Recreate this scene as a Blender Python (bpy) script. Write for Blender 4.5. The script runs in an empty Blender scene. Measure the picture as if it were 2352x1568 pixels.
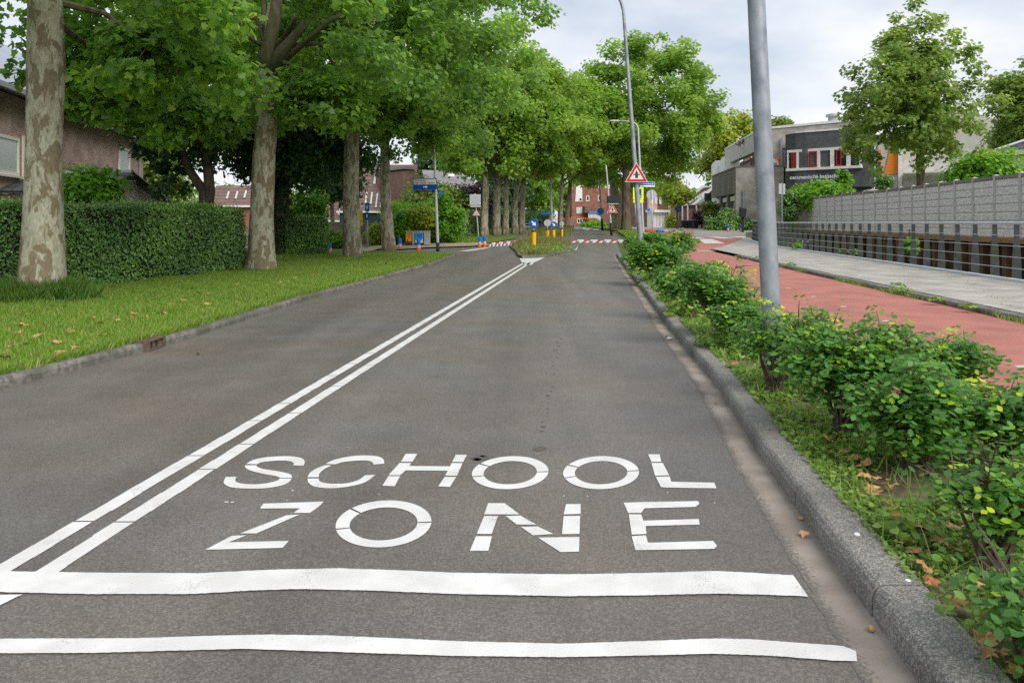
import bpy, math, random
import numpy as np
from mathutils import Vector, Matrix
rad = math.radians
scene = bpy.context.scene
COL = scene.collection

# ------------------------------------------------------------------ camera
F, CX, HY, H = 1700.0, 1176.0, 511.0, 1.4     # focal length / centre / horizon (in a 2352 px wide frame), eye height
cam_d = bpy.data.cameras.new('camera')
cam_d.sensor_width = 36.0
cam_d.lens = 36.0 * F / 2352.0
cam_d.shift_y = -(784.0 - HY) / 2352.0
cam_d.clip_start, cam_d.clip_end = 0.05, 3000
cam = bpy.data.objects.new('camera', cam_d)
cam.location = (0, 0, H)
cam.rotation_euler = (rad(90), 0, 0)
COL.objects.link(cam)
scene.camera = cam

# ------------------------------------------------------------------ light
SUN_EL, SUN_AZ = 42.0, 146.0                    # azimuth measured from +Y towards +X
world = bpy.data.worlds.new('World'); scene.world = world
world.use_nodes = True
wn, wl = world.node_tree.nodes, world.node_tree.links
wn.clear()
w_out = wn.new('ShaderNodeOutputWorld'); w_bg = wn.new('ShaderNodeBackground')
w_sky = wn.new('ShaderNodeTexSky'); w_sky.sky_type = 'NISHITA'; w_sky.sun_disc = False
w_sky.sun_elevation = rad(SUN_EL); w_sky.sun_rotation = rad(SUN_AZ)
w_sky.air_density = 1.0; w_sky.dust_density = 2.0
w_tc = wn.new('ShaderNodeTexCoord'); w_sep = wn.new('ShaderNodeSeparateXYZ')
w_add = wn.new('ShaderNodeMath'); w_add.operation = 'ADD'; w_add.inputs[1].default_value = 0.22
w_abs = wn.new('ShaderNodeMath'); w_abs.operation = 'ABSOLUTE'
w_dx = wn.new('ShaderNodeMath'); w_dx.operation = 'DIVIDE'
w_dy = wn.new('ShaderNodeMath'); w_dy.operation = 'DIVIDE'
w_com = wn.new('ShaderNodeCombineXYZ')
w_no = wn.new('ShaderNodeTexNoise'); w_no.inputs['Scale'].default_value = 1.15
w_no.inputs['Detail'].default_value = 5.0; w_no.inputs['Roughness'].default_value = 0.5
w_rp = wn.new('ShaderNodeValToRGB')
w_rp.color_ramp.elements[0].position = 0.40; w_rp.color_ramp.elements[0].color = (0.46, 0.46, 0.46, 1)
w_rp.color_ramp.elements[1].position = 0.60; w_rp.color_ramp.elements[1].color = (1, 1, 1, 1)
w_mx = wn.new('ShaderNodeMix'); w_mx.data_type = 'RGBA'
w_mx.inputs['B'].default_value = (7.0, 7.2, 7.6, 1)
wl.new(w_tc.outputs['Generated'], w_sep.inputs[0])
wl.new(w_sep.outputs['Z'], w_abs.inputs[0]); wl.new(w_abs.outputs[0], w_add.inputs[0])
wl.new(w_sep.outputs['X'], w_dx.inputs[0]); wl.new(w_add.outputs[0], w_dx.inputs[1])
wl.new(w_sep.outputs['Y'], w_dy.inputs[0]); wl.new(w_add.outputs[0], w_dy.inputs[1])
wl.new(w_dx.outputs[0], w_com.inputs[0]); wl.new(w_dy.outputs[0], w_com.inputs[1])
wl.new(w_com.outputs[0], w_no.inputs['Vector'])
wl.new(w_no.outputs['Fac'], w_rp.inputs[0])
wl.new(w_rp.outputs[0], w_mx.inputs['Factor'])
wl.new(w_sky.outputs[0], w_mx.inputs['A'])
wl.new(w_mx.outputs['Result'], w_bg.inputs['Color'])
w_bg.inputs['Strength'].default_value = 0.125
wl.new(w_bg.outputs[0], w_out.inputs[0])

sun_d = bpy.data.lights.new('sun', 'SUN'); sun_d.energy = 2.6; sun_d.angle = rad(34); sun_d.color = (1, 0.96, 0.9)
sun = bpy.data.objects.new('sun', sun_d); COL.objects.link(sun)
_sd = Vector((math.sin(rad(SUN_AZ)) * math.cos(rad(SUN_EL)), math.cos(rad(SUN_AZ)) * math.cos(rad(SUN_EL)), math.sin(rad(SUN_EL))))
sun.rotation_euler = _sd.to_track_quat('Z', 'Y').to_euler()
sun.location = (0, 0, 40)

scene.view_settings.view_transform = 'Standard'
scene.view_settings.look = 'None'
scene.view_settings.exposure = 0.16
scene.view_settings.gamma = 1.0
scene.render.engine = 'CYCLES'
cy = scene.cycles
cy.max_bounces = 7; cy.diffuse_bounces = 4; cy.glossy_bounces = 2; cy.transmission_bounces = 4; cy.transparent_max_bounces = 4
cy.use_denoising = False
cy.caustics_reflective = False; cy.caustics_refractive = False

# ------------------------------------------------------------------ pixel <-> place
def zg(Y):
    t = min(1.0, max(0.0, (Y - 40.0) / 22.0))
    return 0.7 * t * t * (3 - 2 * t)
def G(px, py, dz=0.0):
    """the point of the ground (raised by dz) seen at that place of the photograph"""
    lo, hi = 0.3, 600.0
    for _ in range(60):
        m = 0.5 * (lo + hi)
        if H - zg(m) - dz - (py - HY) * m / F > 0: lo = m
        else: hi = m
    return Vector(((px - CX) / F * lo, lo, zg(lo) + dz))
def P(px, py, Y):
    return Vector(((px - CX) * Y / F, Y, H - (py - HY) * Y / F))
def XP(px, Y): return (px - CX) * Y / F
def ZP(py, Y): return H - (py - HY) * Y / F
def lerp(pts, y):
    if y <= pts[0][0]:
        a, b = pts[0], pts[1]
    elif y >= pts[-1][0]:
        a, b = pts[-2], pts[-1]
    else:
        for a, b in zip(pts, pts[1:]):
            if a[0] <= y <= b[0]: break
    return a[1] + (b[1] - a[1]) * (y - a[0]) / (b[0] - a[0])

# ------------------------------------------------------------------ materials
def new_mat(name):
    m = bpy.data.materials.new(name); m.use_nodes = True
    nt = m.node_tree
    return m, nt, nt.nodes, nt.links, nt.nodes['Principled BSDF']
def mat(name, c, rough=0.6, c2=None, scale=8.0, lo=0.4, hi=0.6, spec=0.3, metal=0.0, bump=0.0, bscale=None, stretch=(1, 1, 1), detail=4.0, c3=None, s3=1.0):
    m, nt, N, L, b = new_mat(name)
    b.inputs['Roughness'].default_value = rough
    b.inputs['Metallic'].default_value = metal
    b.inputs['Specular IOR Level'].default_value = spec
    b.inputs['Base Color'].default_value = (*c, 1)
    if c2 is None and not bump: return m
    tc = N.new('ShaderNodeTexCoord'); mp = N.new('ShaderNodeMapping'); mp.inputs['Scale'].default_value = stretch
    L.new(tc.outputs['Object'], mp.inputs[0])
    if c2 is not None:
        no = N.new('ShaderNodeTexNoise'); no.inputs['Scale'].default_value = scale; no.inputs['Detail'].default_value = detail
        L.new(mp.outputs[0], no.inputs['Vector'])
        rp = N.new('ShaderNodeValToRGB')
        rp.color_ramp.elements[0].position = lo; rp.color_ramp.elements[0].color = (*c, 1)
        rp.color_ramp.elements[1].position = hi; rp.color_ramp.elements[1].color = (*c2, 1)
        L.new(no.outputs['Fac'], rp.inputs[0])
        out = rp.outputs[0]
        if c3 is not None:
            n3 = N.new('ShaderNodeTexNoise'); n3.inputs['Scale'].default_value = s3; n3.inputs['Detail'].default_value = 3
            L.new(mp.outputs[0], n3.inputs['Vector'])
            r3 = N.new('ShaderNodeValToRGB'); r3.color_ramp.elements[0].position = 0.42; r3.color_ramp.elements[1].position = 0.66
            L.new(n3.outputs['Fac'], r3.inputs[0])
            mx = N.new('ShaderNodeMix'); mx.data_type = 'RGBA'; mx.inputs['B'].default_value = (*c3, 1)
            L.new(r3.outputs[0], mx.inputs['Factor']); L.new(out, mx.inputs['A']); out = mx.outputs['Result']
        L.new(out, b.inputs['Base Color'])
    if bump:
        nb = N.new('ShaderNodeTexNoise'); nb.inputs['Scale'].default_value = bscale or scale; nb.inputs['Detail'].default_value = 5
        L.new(mp.outputs[0], nb.inputs['Vector'])
        bp = N.new('ShaderNodeBump'); bp.inputs['Strength'].default_value = bump; bp.inputs['Distance'].default_value = 0.02
        L.new(nb.outputs['Fac'], bp.inputs['Height']); L.new(bp.outputs[0], b.inputs['Normal'])
    return m

def brick_mat(name, c1, c2, mortar, bw=0.21, bh=0.065, msize=0.008, rough=0.85, rot=(0, 0, 0), vert=True, offset=0.5, noise=0.25, bump=0.25):
    """bricks / tiles: horizontal axis = distance along the wall (u attribute in UV), vertical = height"""
    m, nt, N, L, b = new_mat(name)
    b.inputs['Roughness'].default_value = rough; b.inputs['Specular IOR Level'].default_value = 0.2
    uv = N.new('ShaderNodeUVMap')
    br = N.new('ShaderNodeTexBrick')
    br.offset = offset
    br.inputs['Color1'].default_value = (*c1, 1); br.inputs['Color2'].default_value = (*c2, 1); br.inputs['Mortar'].default_value = (*mortar, 1)
    br.inputs['Scale'].default_value = 1.0; br.inputs['Mortar Size'].default_value = msize
    br.inputs['Brick Width'].default_value = bw; br.inputs['Row Height'].default_value = bh
    L.new(uv.outputs[0], br.inputs['Vector'])
    no = N.new('ShaderNodeTexNoise'); no.inputs['Scale'].default_value = 1.3; no.inputs['Detail'].default_value = 6
    L.new(uv.outputs[0], no.inputs['Vector'])
    mr = N.new('ShaderNodeMapRange'); mr.inputs['From Min'].default_value = 0.3; mr.inputs['From Max'].default_value = 0.7
    mr.inputs['To Min'].default_value = 1 - noise; mr.inputs['To Max'].default_value = 1 + noise
    L.new(no.outputs['Fac'], mr.inputs['Value'])
    mx = N.new('ShaderNodeMix'); mx.data_type = 'RGBA'; mx.blend_type = 'MULTIPLY'; mx.inputs['Factor'].default_value = 1
    L.new(br.outputs['Color'], mx.inputs['A']); L.new(mr.outputs[0], mx.inputs['B'])
    L.new(mx.outputs['Result'], b.inputs['Base Color'])
    if bump:
        bp = N.new('ShaderNodeBump'); bp.inputs['Strength'].default_value = bump; bp.inputs['Distance'].default_value = 0.01; bp.invert = True
        L.new(br.outputs['Fac'], bp.inputs['Height']); L.new(bp.outputs[0], b.inputs['Normal'])
    return m

def leaf_mat(name, cols, transl=0.35, rough=0.45, spec=0.35):
    m, nt, N, L, b = new_mat(name)
    at = N.new('ShaderNodeAttribute'); at.attribute_name = 'rnd'
    rp = N.new('ShaderNodeValToRGB')
    els = rp.color_ramp.elements
    while len(els) < len(cols): els.new(0.5)
    for e, (p, c) in zip(els, cols): e.position = p; e.color = (*c, 1)
    L.new(at.outputs['Fac'], rp.inputs[0])
    L.new(rp.outputs[0], b.inputs['Base Color'])
    b.inputs['Roughness'].default_value = rough; b.inputs['Specular IOR Level'].default_value = spec
    if transl:
        tr = N.new('ShaderNodeBsdfTranslucent'); mx = N.new('ShaderNodeMixShader'); mx.inputs[0].default_value = transl
        hs = N.new('ShaderNodeHueSaturation'); hs.inputs['Hue'].default_value = 0.482; hs.inputs['Value'].default_value = 1.7
        L.new(rp.outputs[0], hs.inputs['Color']); L.new(hs.outputs[0], tr.inputs['Color'])
        L.new(b.outputs[0], mx.inputs[1]); L.new(tr.outputs[0], mx.inputs[2])
        L.new(mx.outputs[0], N['Material Output'].inputs['Surface'])
    return m

# ------------------------------------------------------------------ object helpers
ORIG = {}
def tag(o, label=None, cat=None, group=None, kind=None):
    if label: o['label'] = label
    if cat: o['category'] = cat
    if group: o['group'] = group
    if kind: o['kind'] = kind
    return o
def thing(name, label, cat, loc=(0, 0, 0), group=None):
    o = bpy.data.objects.new(name, None); COL.objects.link(o)
    o.empty_display_size = 0.2
    o.location = loc
    ORIG[o] = Vector(loc)
    return tag(o, label, cat, group)
def link_mesh(name, me, parent=None, loc=None):
    o = bpy.data.objects.new(name, me); COL.objects.link(o)
    if parent is not None:
        o.parent = parent; ORIG[o] = ORIG[parent]
    else:
        o.location = loc or (0, 0, 0); ORIG[o] = Vector(loc or (0, 0, 0))
    return o
def copy_tree(o, parent=None):
    c = o.copy(); COL.objects.link(c); c.parent = parent
    ORIG[c] = ORIG[o]
    for ch in list(o.children): copy_tree(ch, c)
    return c

class MB:
    def __init__(s): s.v, s.f, s.uv, s.mi, s.cur = [], [], [], [], 0
    def mat(s, i): s.cur = i; return s
    def face(s, pts, uv=None):
        n = len(s.v); s.v += [Vector(p) for p in pts]
        s.f.append(list(range(n, n + len(pts)))); s.mi.append(s.cur)
        if uv is None:
            # planar uv in metres: u along the horizontal direction of the face, v up
            a = Vector(pts[0]); nrm = Vector((0, 0, 0))
            for i in range(1, len(pts) - 1): nrm += (Vector(pts[i]) - a).cross(Vector(pts[i + 1]) - a)
            if nrm.length < 1e-12: nrm = Vector((0, 0, 1))
            nrm.normalize()
            if abs(nrm.z) > 0.97: u, w = Vector((1, 0, 0)), Vector((0, 1, 0))
            else:
                u = Vector((0, 0, 1)).cross(nrm).normalized(); w = nrm.cross(u)
            uv = [(Vector(p).dot(u), Vector(p).dot(w)) for p in pts]
        s.uv.append(uv)
    def hexa(s, p):     # 8 points: bottom 4 (ccw from above) then top 4
        for q in ((3, 2, 1, 0), (4, 5, 6, 7), (0, 1, 5, 4), (1, 2, 6, 5), (2, 3, 7, 6), (3, 0, 4, 7)):
            s.face([p[i] for i in q])
    def box(s, x0, x1, y0, y1, z0, z1):
        s.hexa([(x0, y0, z0), (x1, y0, z0), (x1, y1, z0), (x0, y1, z0), (x0, y0, z1), (x1, y0, z1), (x1, y1, z1), (x0, y1, z1)])
    def prism(s, poly, z0, z1):
        n = len(poly)
        s.face([(p[0], p[1], z1) for p in poly]); s.face([(p[0], p[1], z0) for p in reversed(poly)])
        for i in range(n):
            a, b = poly[i], poly[(i + 1) % n]
            s.face([(a[0], a[1], z0), (b[0], b[1], z0), (b[0], b[1], z1), (a[0], a[1], z1)])
    def ring(s, c, r, n, u, w, wob=None):
        return [Vector(c) + u * (math.cos(2 * math.pi * i / n) * r * (wob[i] if wob else 1)) + w * (math.sin(2 * math.pi * i / n) * r * (wob[i] if wob else 1)) for i in range(n)]
    def tube(s, pts, rads, n=10, caps=True, wobble=0.0, rng=None):
        pts = [Vector(p) for p in pts]
        if not hasattr(rads, '__len__'): rads = [rads] * len(pts)
        t0 = (pts[1] - pts[0]).normalized()
        ref = Vector((1, 0, 0)) if abs(t0.x) < 0.9 else Vector((0, 1, 0))
        u = (ref - t0 * ref.dot(t0)).normalized()
        base = len(s.v); run = 0.0
        for k, p in enumerate(pts):
            t = (pts[min(k + 1, len(pts) - 1)] - pts[max(k - 1, 0)])
            if t.length < 1e-9: t = t0.copy()
            t.normalize(); u = (u - t * u.dot(t)).normalized(); w = t.cross(u)
            wob = [1 + rng.uniform(-wobble, wobble) for _ in range(n)] if wobble else None
            s.v += s.ring(p, rads[k], n, u, w, wob)
        lens = [0.0]
        for a, b in zip(pts, pts[1:]): lens.append(lens[-1] + (b - a).length)
        for k in range(len(pts) - 1):
            for i in range(n):
                j = (i + 1) % n
                s.f.append([base + k * n + i, base + k * n + j, base + (k + 1) * n + j, base + (k + 1) * n + i]); s.mi.append(s.cur)
                c = 2 * math.pi * max(rads)
                s.uv.append([(i / n * c, lens[k]), ((i + 1) / n * c, lens[k]), ((i + 1) / n * c, lens[k + 1]), (i / n * c, lens[k + 1])])
        if caps:
            for k, rev in ((0, True), (len(pts) - 1, False)):
                idx = [base + k * n + i for i in range(n)]
                if rev: idx.reverse()
                s.f.append(idx); s.mi.append(s.cur); s.uv.append([(0, 0)] * n)
    def lathe(s, c, prof, n=16):      # prof: (r, z) from bottom to top, round the vertical axis at c
        s.tube([Vector((c[0], c[1], c[2] + z)) for r, z in prof], [max(r, 1e-4) for r, z in prof], n)
    def build(s, name, mats, parent=None, loc=None, smooth=False, bevel=0.0):
        if not isinstance(mats, (list, tuple)): mats = [mats]
        o0 = ORIG[parent] if parent is not None else Vector(loc or (0, 0, 0))
        me = bpy.data.meshes.new(name)
        me.from_pydata([tuple(v - o0) for v in s.v], [], s.f)
        for m in mats: me.materials.append(m)
        me.polygons.foreach_set('material_index', s.mi)
        uvl = me.uv_layers.new(name='UVMap')
        flat = [c for f in s.uv for q in f for c in q]
        uvl.data.foreach_set('uv', flat)
        if smooth: me.polygons.foreach_set('use_smooth', [True] * len(s.f))
        me.update()
        o = link_mesh(name, me, parent, loc)
        if smooth:
            me.validate()
        if bevel:
            import bmesh
            bm = bmesh.new(); bm.from_mesh(me)
            bmesh.ops.remove_doubles(bm, verts=bm.verts, dist=1e-5)
            es = [e for e in bm.edges if len(e.link_faces) == 2 and e.calc_face_angle(0) > 0.6]
            bmesh.ops.bevel(bm, geom=es, offset=bevel, segments=2, affect='EDGES', profile=0.6)
            bm.to_mesh(me); bm.free()
        return o

class Wall:
    """a vertical plane from A to B (seen with A on the left, its face towards the viewer)"""
    def __init__(s, A, B):
        s.A = Vector((A[0], A[1], 0)); d = Vector((B[0] - A[0], B[1] - A[1], 0)); s.len = d.length
        s.u = d.normalized(); s.n = Vector((s.u.y, -s.u.x, 0))
    def p(s, a, z, d=0.0): return s.A + s.u * a + s.n * d + Vector((0, 0, z))
    def box(s, mb, a0, a1, z0, z1, d0, d1):
        mb.hexa([s.p(a0, z0, d1), s.p(a1, z0, d1), s.p(a1, z0, d0), s.p(a0, z0, d0), s.p(a0, z1, d1), s.p(a1, z1, d1), s.p(a1, z1, d0), s.p(a0, z1, d0)])
    def quad(s, mb, a0, a1, z0, z1, d): mb.face([s.p(a0, z0, d), s.p(a1, z0, d), s.p(a1, z1, d), s.p(a0, z1, d)])
    def slab(s, mb, poly, d0, d1):    # poly of (a, z), counter-clockwise seen from the front
        n = len(poly)
        mb.face([s.p(a, z, d1) for a, z in poly]); mb.face([s.p(a, z, d0) for a, z in reversed(poly)])
        for i in range(n):
            a, b = poly[i], poly[(i + 1) % n]
            mb.face([s.p(*a, d0), s.p(*b, d0), s.p(*b, d1), s.p(*a, d1)])
    def sa(s, px):                    # where along the wall the photograph's column px falls
        k = (px - CX) / F             # X = k Y
        return (k * s.A.y - s.A.x) / (s.u.x - k * s.u.y)
    def Y(s, a): return s.A.y + s.u.y * a
    def at(s, px, py):
        a = s.sa(px); return a, ZP(py, s.Y(a))

def window(parent, w, a0, a1, z0, z1, fmat, gmat, fw=0.07, bars=(), d=0.0, name='window', sill=None):
    m = MB(); D = d + 0.05
    w.box(m, a0, a0 + fw, z0, z1, d, D); w.box(m, a1 - fw, a1, z0, z1, d, D)
    w.box(m, a0 + fw, a1 - fw, z0, z0 + fw, d, D - .003); w.box(m, a0 + fw, a1 - fw, z1 - fw, z1, d, D - .003)
    for b in bars: w.box(m, b - fw / 2, b + fw / 2, z0 + fw, z1 - fw, d, D - .006)
    f = m.build(name, fmat, parent)
    g = MB(); w.quad(g, a0 + fw * .5, a1 - fw * .5, z0 + fw * .5, z1 - fw * .5, d + 0.012)
    g.build('pane', gmat, f)
    if sill: s = MB(); w.box(s, a0 - .05, a1 + .05, z0 - .07, z0, d, d + .12); s.build('sill', sill, f)
    return f

def text(name, s, w, a0, z0, width, height, d, m, parent, slope=0.0):
    cu = bpy.data.curves.new(name, 'FONT'); cu.body = s; cu.size = 1.0; cu.offset = 0.018
    to = bpy.data.objects.new(name, cu); COL.objects.link(to)
    bpy.context.view_layer.update()
    me = bpy.data.meshes.new_from_object(to)
    bpy.data.objects.remove(to); bpy.data.curves.remove(cu)
    me.name = name
    co = [v.co.copy() for v in me.vertices]
    x0, x1 = min(c.x for c in co), max(c.x for c in co); y0, y1 = min(c.y for c in co), max(c.y for c in co)
    o0 = ORIG[parent]
    for v, c in zip(me.vertices, co):
        a = a0 + (c.x - x0) / (x1 - x0) * width
        v.co = w.p(a, z0 + (c.y - y0) / (y1 - y0) * height + slope * (a - a0), d) - o0
    me.materials.clear(); me.materials.append(m)
    return link_mesh(name, me, parent)

# ------------------------------------------------------------------ leaves, blades
def poly_mesh(name, V, k, rnd, m):
    """V: (N,k,3) points; one k-gon each"""
    N = V.shape[0]
    me = bpy.data.meshes.new(name)
    me.vertices.add(N * k); me.vertices.foreach_set('co', V.astype(np.float32).ravel())
    me.loops.add(N * k); me.loops.foreach_set('vertex_index', np.arange(N * k, dtype=np.int32))
    me.polygons.add(N); me.polygons.foreach_set('loop_start', np.arange(0, N * k, k, dtype=np.int32))
    at = me.attributes.new('rnd', 'FLOAT', 'FACE'); at.data.foreach_set('value', rnd.astype(np.float32))
    me.materials.append(m)
    me.update(calc_edges=True)
    return me
LEAF_PLANE = np.array([(0, 0), (.22, -.05), (.5, .12), (.36, .3), (.52, .55), (.26, .56), (.02, 1.0), (-.24, .58), (-.52, .52), (-.36, .3), (-.48, .1), (-.2, -.05)]) - (0, .4)
LEAF_OVAL = np.array([(0, -.5), (.3, -.2), (.32, .15), (0, .55), (-.32, .15), (-.3, -.2)])
LEAF_QUAD = np.array([(0, -.5), (.38, 0), (0, .55), (-.38, 0)])
LEAF_SPRAY = np.array([(0, -.5), (.2, -.25), (.45, -.3), (.3, 0), (.48, .25), (.15, .25), (0, .55), (-.18, .2), (-.46, .25), (-.28, -.02), (-.42, -.3), (-.2, -.2)])
def unit(a): return a / np.maximum(np.linalg.norm(a, axis=1, keepdims=True), 1e-9)
def leaves(name, C, Nrm, size, tmpl, m, rs, rnd=None, fold=0.18):
    N = len(C); k = len(tmpl)
    n = unit(Nrm)
    r = unit(rs.normal(size=(N, 3))); u = unit(r - n * (r * n).sum(1, keepdims=True)); w = np.cross(n, u)
    sz = size * np.ones(N) if np.isscalar(size) else size
    x = tmpl[None, :, 0] * sz[:, None]; y = tmpl[None, :, 1] * sz[:, None]
    z = -fold * (tmpl[None, :, 0] ** 2 * 2 + np.maximum(tmpl[None, :, 1], 0) ** 2) * sz[:, None] * rs.uniform(.2, 1.6, (N, 1))
    V = C[:, None, :] + u[:, None, :] * x[..., None] + w[:, None, :] * y[..., None] + n[:, None, :] * z[..., None]
    return poly_mesh(name, V, k, rs.random(N) if rnd is None else rnd, m)

def crown_points(rs, center, R, n_cl, per, rcl, zmin=None, inner=0.5, flat=0.7, squash=0.0, topw=1.0, gaps=()):
    """clump centres in an uneven ellipsoid, then leaf places in the clumps"""
    d = unit(rs.normal(size=(n_cl * 3, 3)))
    ph = rs.uniform(0, 6.28, 4)
    lump = 1 + .13 * np.sin(3 * np.arctan2(d[:, 1], d[:, 0]) + ph[0]) + .11 * np.sin(5 * d[:, 2] + ph[1] + 2 * np.arctan2(d[:, 1], d[:, 0]))
    r = (inner + (1 - inner) * rs.random(len(d)) ** .6) * lump
    c = d * r[:, None]
    if topw != 1.0:
        c[:, :2] *= (1 + (topw - 1) * np.clip(c[:, 2:3], 0, 1))
    cc = np.array(center) + c * np.array(R)
    if zmin is not None: cc = cc[cc[:, 2] > zmin + rs.uniform(-.3, .5, len(cc))]
    for gp, gr in gaps: cc = cc[np.linalg.norm(cc - np.array(gp), axis=1) > gr]
    cc = cc[:n_cl]
    rc = rs.uniform(*rcl, len(cc))
    P_ = []; own = []
    for i in range(len(cc)):
        n = int(per * (rc[i] / np.mean(rcl)) ** 2)
        dd = unit(rs.normal(size=(n, 3))); rr = rs.random(n) ** .45
        q = dd * rr[:, None] * rc[i]; q[:, 2] *= flat
        q += rs.normal(size=(n, 3)) * .08 * rc[i]
        P_.append(cc[i] + q); own.append(np.full(n, i))
    return cc, rc, np.vstack(P_), np.concatenate(own)

def crown_mesh(name, rs, center, R, n_cl, per, rcl, size, tmpl, m, zmin=None, inner=0.5, flat=0.7, tint=0.35, topw=1.0, droop=0.0, gaps=()):
    cc, rc, pts, own = crown_points(rs, center, R, n_cl, per, rcl, zmin, inner, flat, 0, topw, gaps)
    out = unit(pts - np.array(center)); loc = unit(pts - cc[own])
    nrm = np.array((0, 0, .75)) + .35 * out + .35 * loc + .5 * rs.normal(size=pts.shape)
    tn = rs.random(len(cc))
    rnd = np.clip(tint * tn[own] + (1 - tint) * rs.random(len(pts)), 0, 1)
    return leaves(name, pts, nrm, size * rs.uniform(.7, 1.25, len(pts)), tmpl, m, rs, rnd), cc

def limbs(mb, rng, fork, cc, r0, n, tw=8):
    """branches from the fork to some clump centres, with a bend and a taper"""
    idx = list(range(len(cc))); rng.shuffle(idx)
    for i in idx[:n]:
        e = Vector(cc[i]); s0 = Vector(fork) + Vector((rng.uniform(-.1, .1), rng.uniform(-.1, .1), rng.uniform(-.5, .9)))
        L = (e - s0).length
        b = s0.lerp(e, .35) + Vector((rng.uniform(-.08, .08) * L, rng.uniform(-.08, .08) * L, .10 * L))
        b2 = s0.lerp(e, .7) + Vector((rng.uniform(-.08, .08) * L, rng.uniform(-.08, .08) * L, .07 * L))
        k = r0 * rng.uniform(.45, .9)
        mb.tube([s0, b, b2, e], [k, k * .7, k * .4, k * .12], tw, True)
# ------------------------------------------------------------------ the materials of the place
RNG = random.Random(7)
M = {}
def asphalt():
    m, nt, N, L, b = new_mat('asphalt')
    b.inputs['Roughness'].default_value = 0.52; b.inputs['Specular IOR Level'].default_value = 0.5
    tc = N.new('ShaderNodeTexCoord')
    fine = N.new('ShaderNodeTexVoronoi'); fine.inputs['Scale'].default_value = 150.0
    L.new(tc.outputs['Object'], fine.inputs['Vector'])
    n2 = N.new('ShaderNodeTexNoise'); n2.inputs['Scale'].default_value = 110; n2.inputs['Detail'].default_value = 5; n2.inputs['Roughness'].default_value = .75
    L.new(tc.outputs['Object'], n2.inputs['Vector'])
    rp = N.new('ShaderNodeValToRGB')
    e = rp.color_ramp.elements
    e[0].position = .0; e[0].color = (.070, .064, .057, 1); e[1].position = 1.0; e[1].color = (.30, .28, .255, 1)
    mid = e.new(.5); mid.color = (.148, .134, .119, 1)
    mixv = N.new('ShaderNodeMix'); mixv.data_type = 'RGBA'; mixv.inputs['Factor'].default_value = .55
    L.new(fine.outputs['Color'], mixv.inputs['A']); L.new(n2.outputs['Color'], mixv.inputs['B'])
    sp = N.new('ShaderNodeSeparateColor'); L.new(mixv.outputs['Result'], sp.inputs[0]); L.new(sp.outputs[0], rp.inputs[0])
    # wheel tracks and stains, drawn out along the road
    mp = N.new('ShaderNodeMapping'); mp.inputs['Rotation'].default_value = (0, 0, math.atan(.11)); mp.inputs['Scale'].default_value = (1.5, .05, 1)
    L.new(tc.outputs['Object'], mp.inputs[0])
    n3 = N.new('ShaderNodeTexNoise'); n3.inputs['Scale'].default_value = 1.3; n3.inputs['Detail'].default_value = 4; L.new(mp.outputs[0], n3.inputs['Vector'])
    n4 = N.new('ShaderNodeTexNoise'); n4.inputs['Scale'].default_value = 1.9; n4.inputs['Detail'].default_value = 7; L.new(tc.outputs['Object'], n4.inputs['Vector'])
    ad = N.new('ShaderNodeMath'); ad.operation = 'ADD'; L.new(n3.outputs['Fac'], ad.inputs[0]); L.new(n4.outputs['Fac'], ad.inputs[1])
    mr = N.new('ShaderNodeMapRange'); mr.inputs['From Min'].default_value = .7; mr.inputs['From Max'].default_value = 1.3
    mr.inputs['To Min'].default_value = .82; mr.inputs['To Max'].default_value = 1.18; L.new(ad.outputs[0], mr.inputs['Value'])
    mx = N.new('ShaderNodeMix'); mx.data_type = 'RGBA'; mx.blend_type = 'MULTIPLY'; mx.inputs['Factor'].default_value = 1
    L.new(rp.outputs[0], mx.inputs['A']); L.new(mr.outputs[0], mx.inputs['B'])
    # warm brown patches, as on old wearing courses
    n5 = N.new('ShaderNodeTexNoise'); n5.inputs['Scale'].default_value = .45; n5.inputs['Detail'].default_value = 6; L.new(tc.outputs['Object'], n5.inputs['Vector'])
    r5 = N.new('ShaderNodeValToRGB'); r5.color_ramp.elements[0].position = .4; r5.color_ramp.elements[1].position = .68
    r5.color_ramp.elements[0].color = (.97, 1, 1.04, 1); r5.color_ramp.elements[1].color = (1.07, .99, .92, 1); L.new(n5.outputs['Fac'], r5.inputs[0])
    m2 = N.new('ShaderNodeMix'); m2.data_type = 'RGBA'; m2.blend_type = 'MULTIPLY'; m2.inputs['Factor'].default_value = 1
    # two polished wheel tracks in each lane
    sx = N.new('ShaderNodeSeparateXYZ'); L.new(tc.outputs['Object'], sx.inputs[0])
    cr = N.new('ShaderNodeMath'); cr.operation = 'MULTIPLY_ADD'; cr.inputs[1].default_value = -.109; L.new(sx.outputs['Y'], cr.inputs[0]); L.new(sx.outputs['X'], cr.inputs[2])
    wv = N.new('ShaderNodeMath'); wv.operation = 'MULTIPLY_ADD'; wv.inputs[1].default_value = 4.05; wv.inputs[2].default_value = 2.2; L.new(cr.outputs[0], wv.inputs[0])
    sn = N.new('ShaderNodeMath'); sn.operation = 'SINE'; L.new(wv.outputs[0], sn.inputs[0])
    wt = N.new('ShaderNodeMapRange'); wt.inputs['From Min'].default_value = -1; wt.inputs['To Min'].default_value = .93; wt.inputs['To Max'].default_value = 1.07; L.new(sn.outputs[0], wt.inputs['Value'])
    m1 = N.new('ShaderNodeMix'); m1.data_type = 'RGBA'; m1.blend_type = 'MULTIPLY'; m1.inputs['Factor'].default_value = 1
    L.new(mx.outputs['Result'], m1.inputs['A']); L.new(wt.outputs[0], m1.inputs['B'])
    L.new(m1.outputs['Result'], m2.inputs['A']); L.new(r5.outputs[0], m2.inputs['B'])
    L.new(m2.outputs['Result'], b.inputs['Base Color'])
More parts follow.
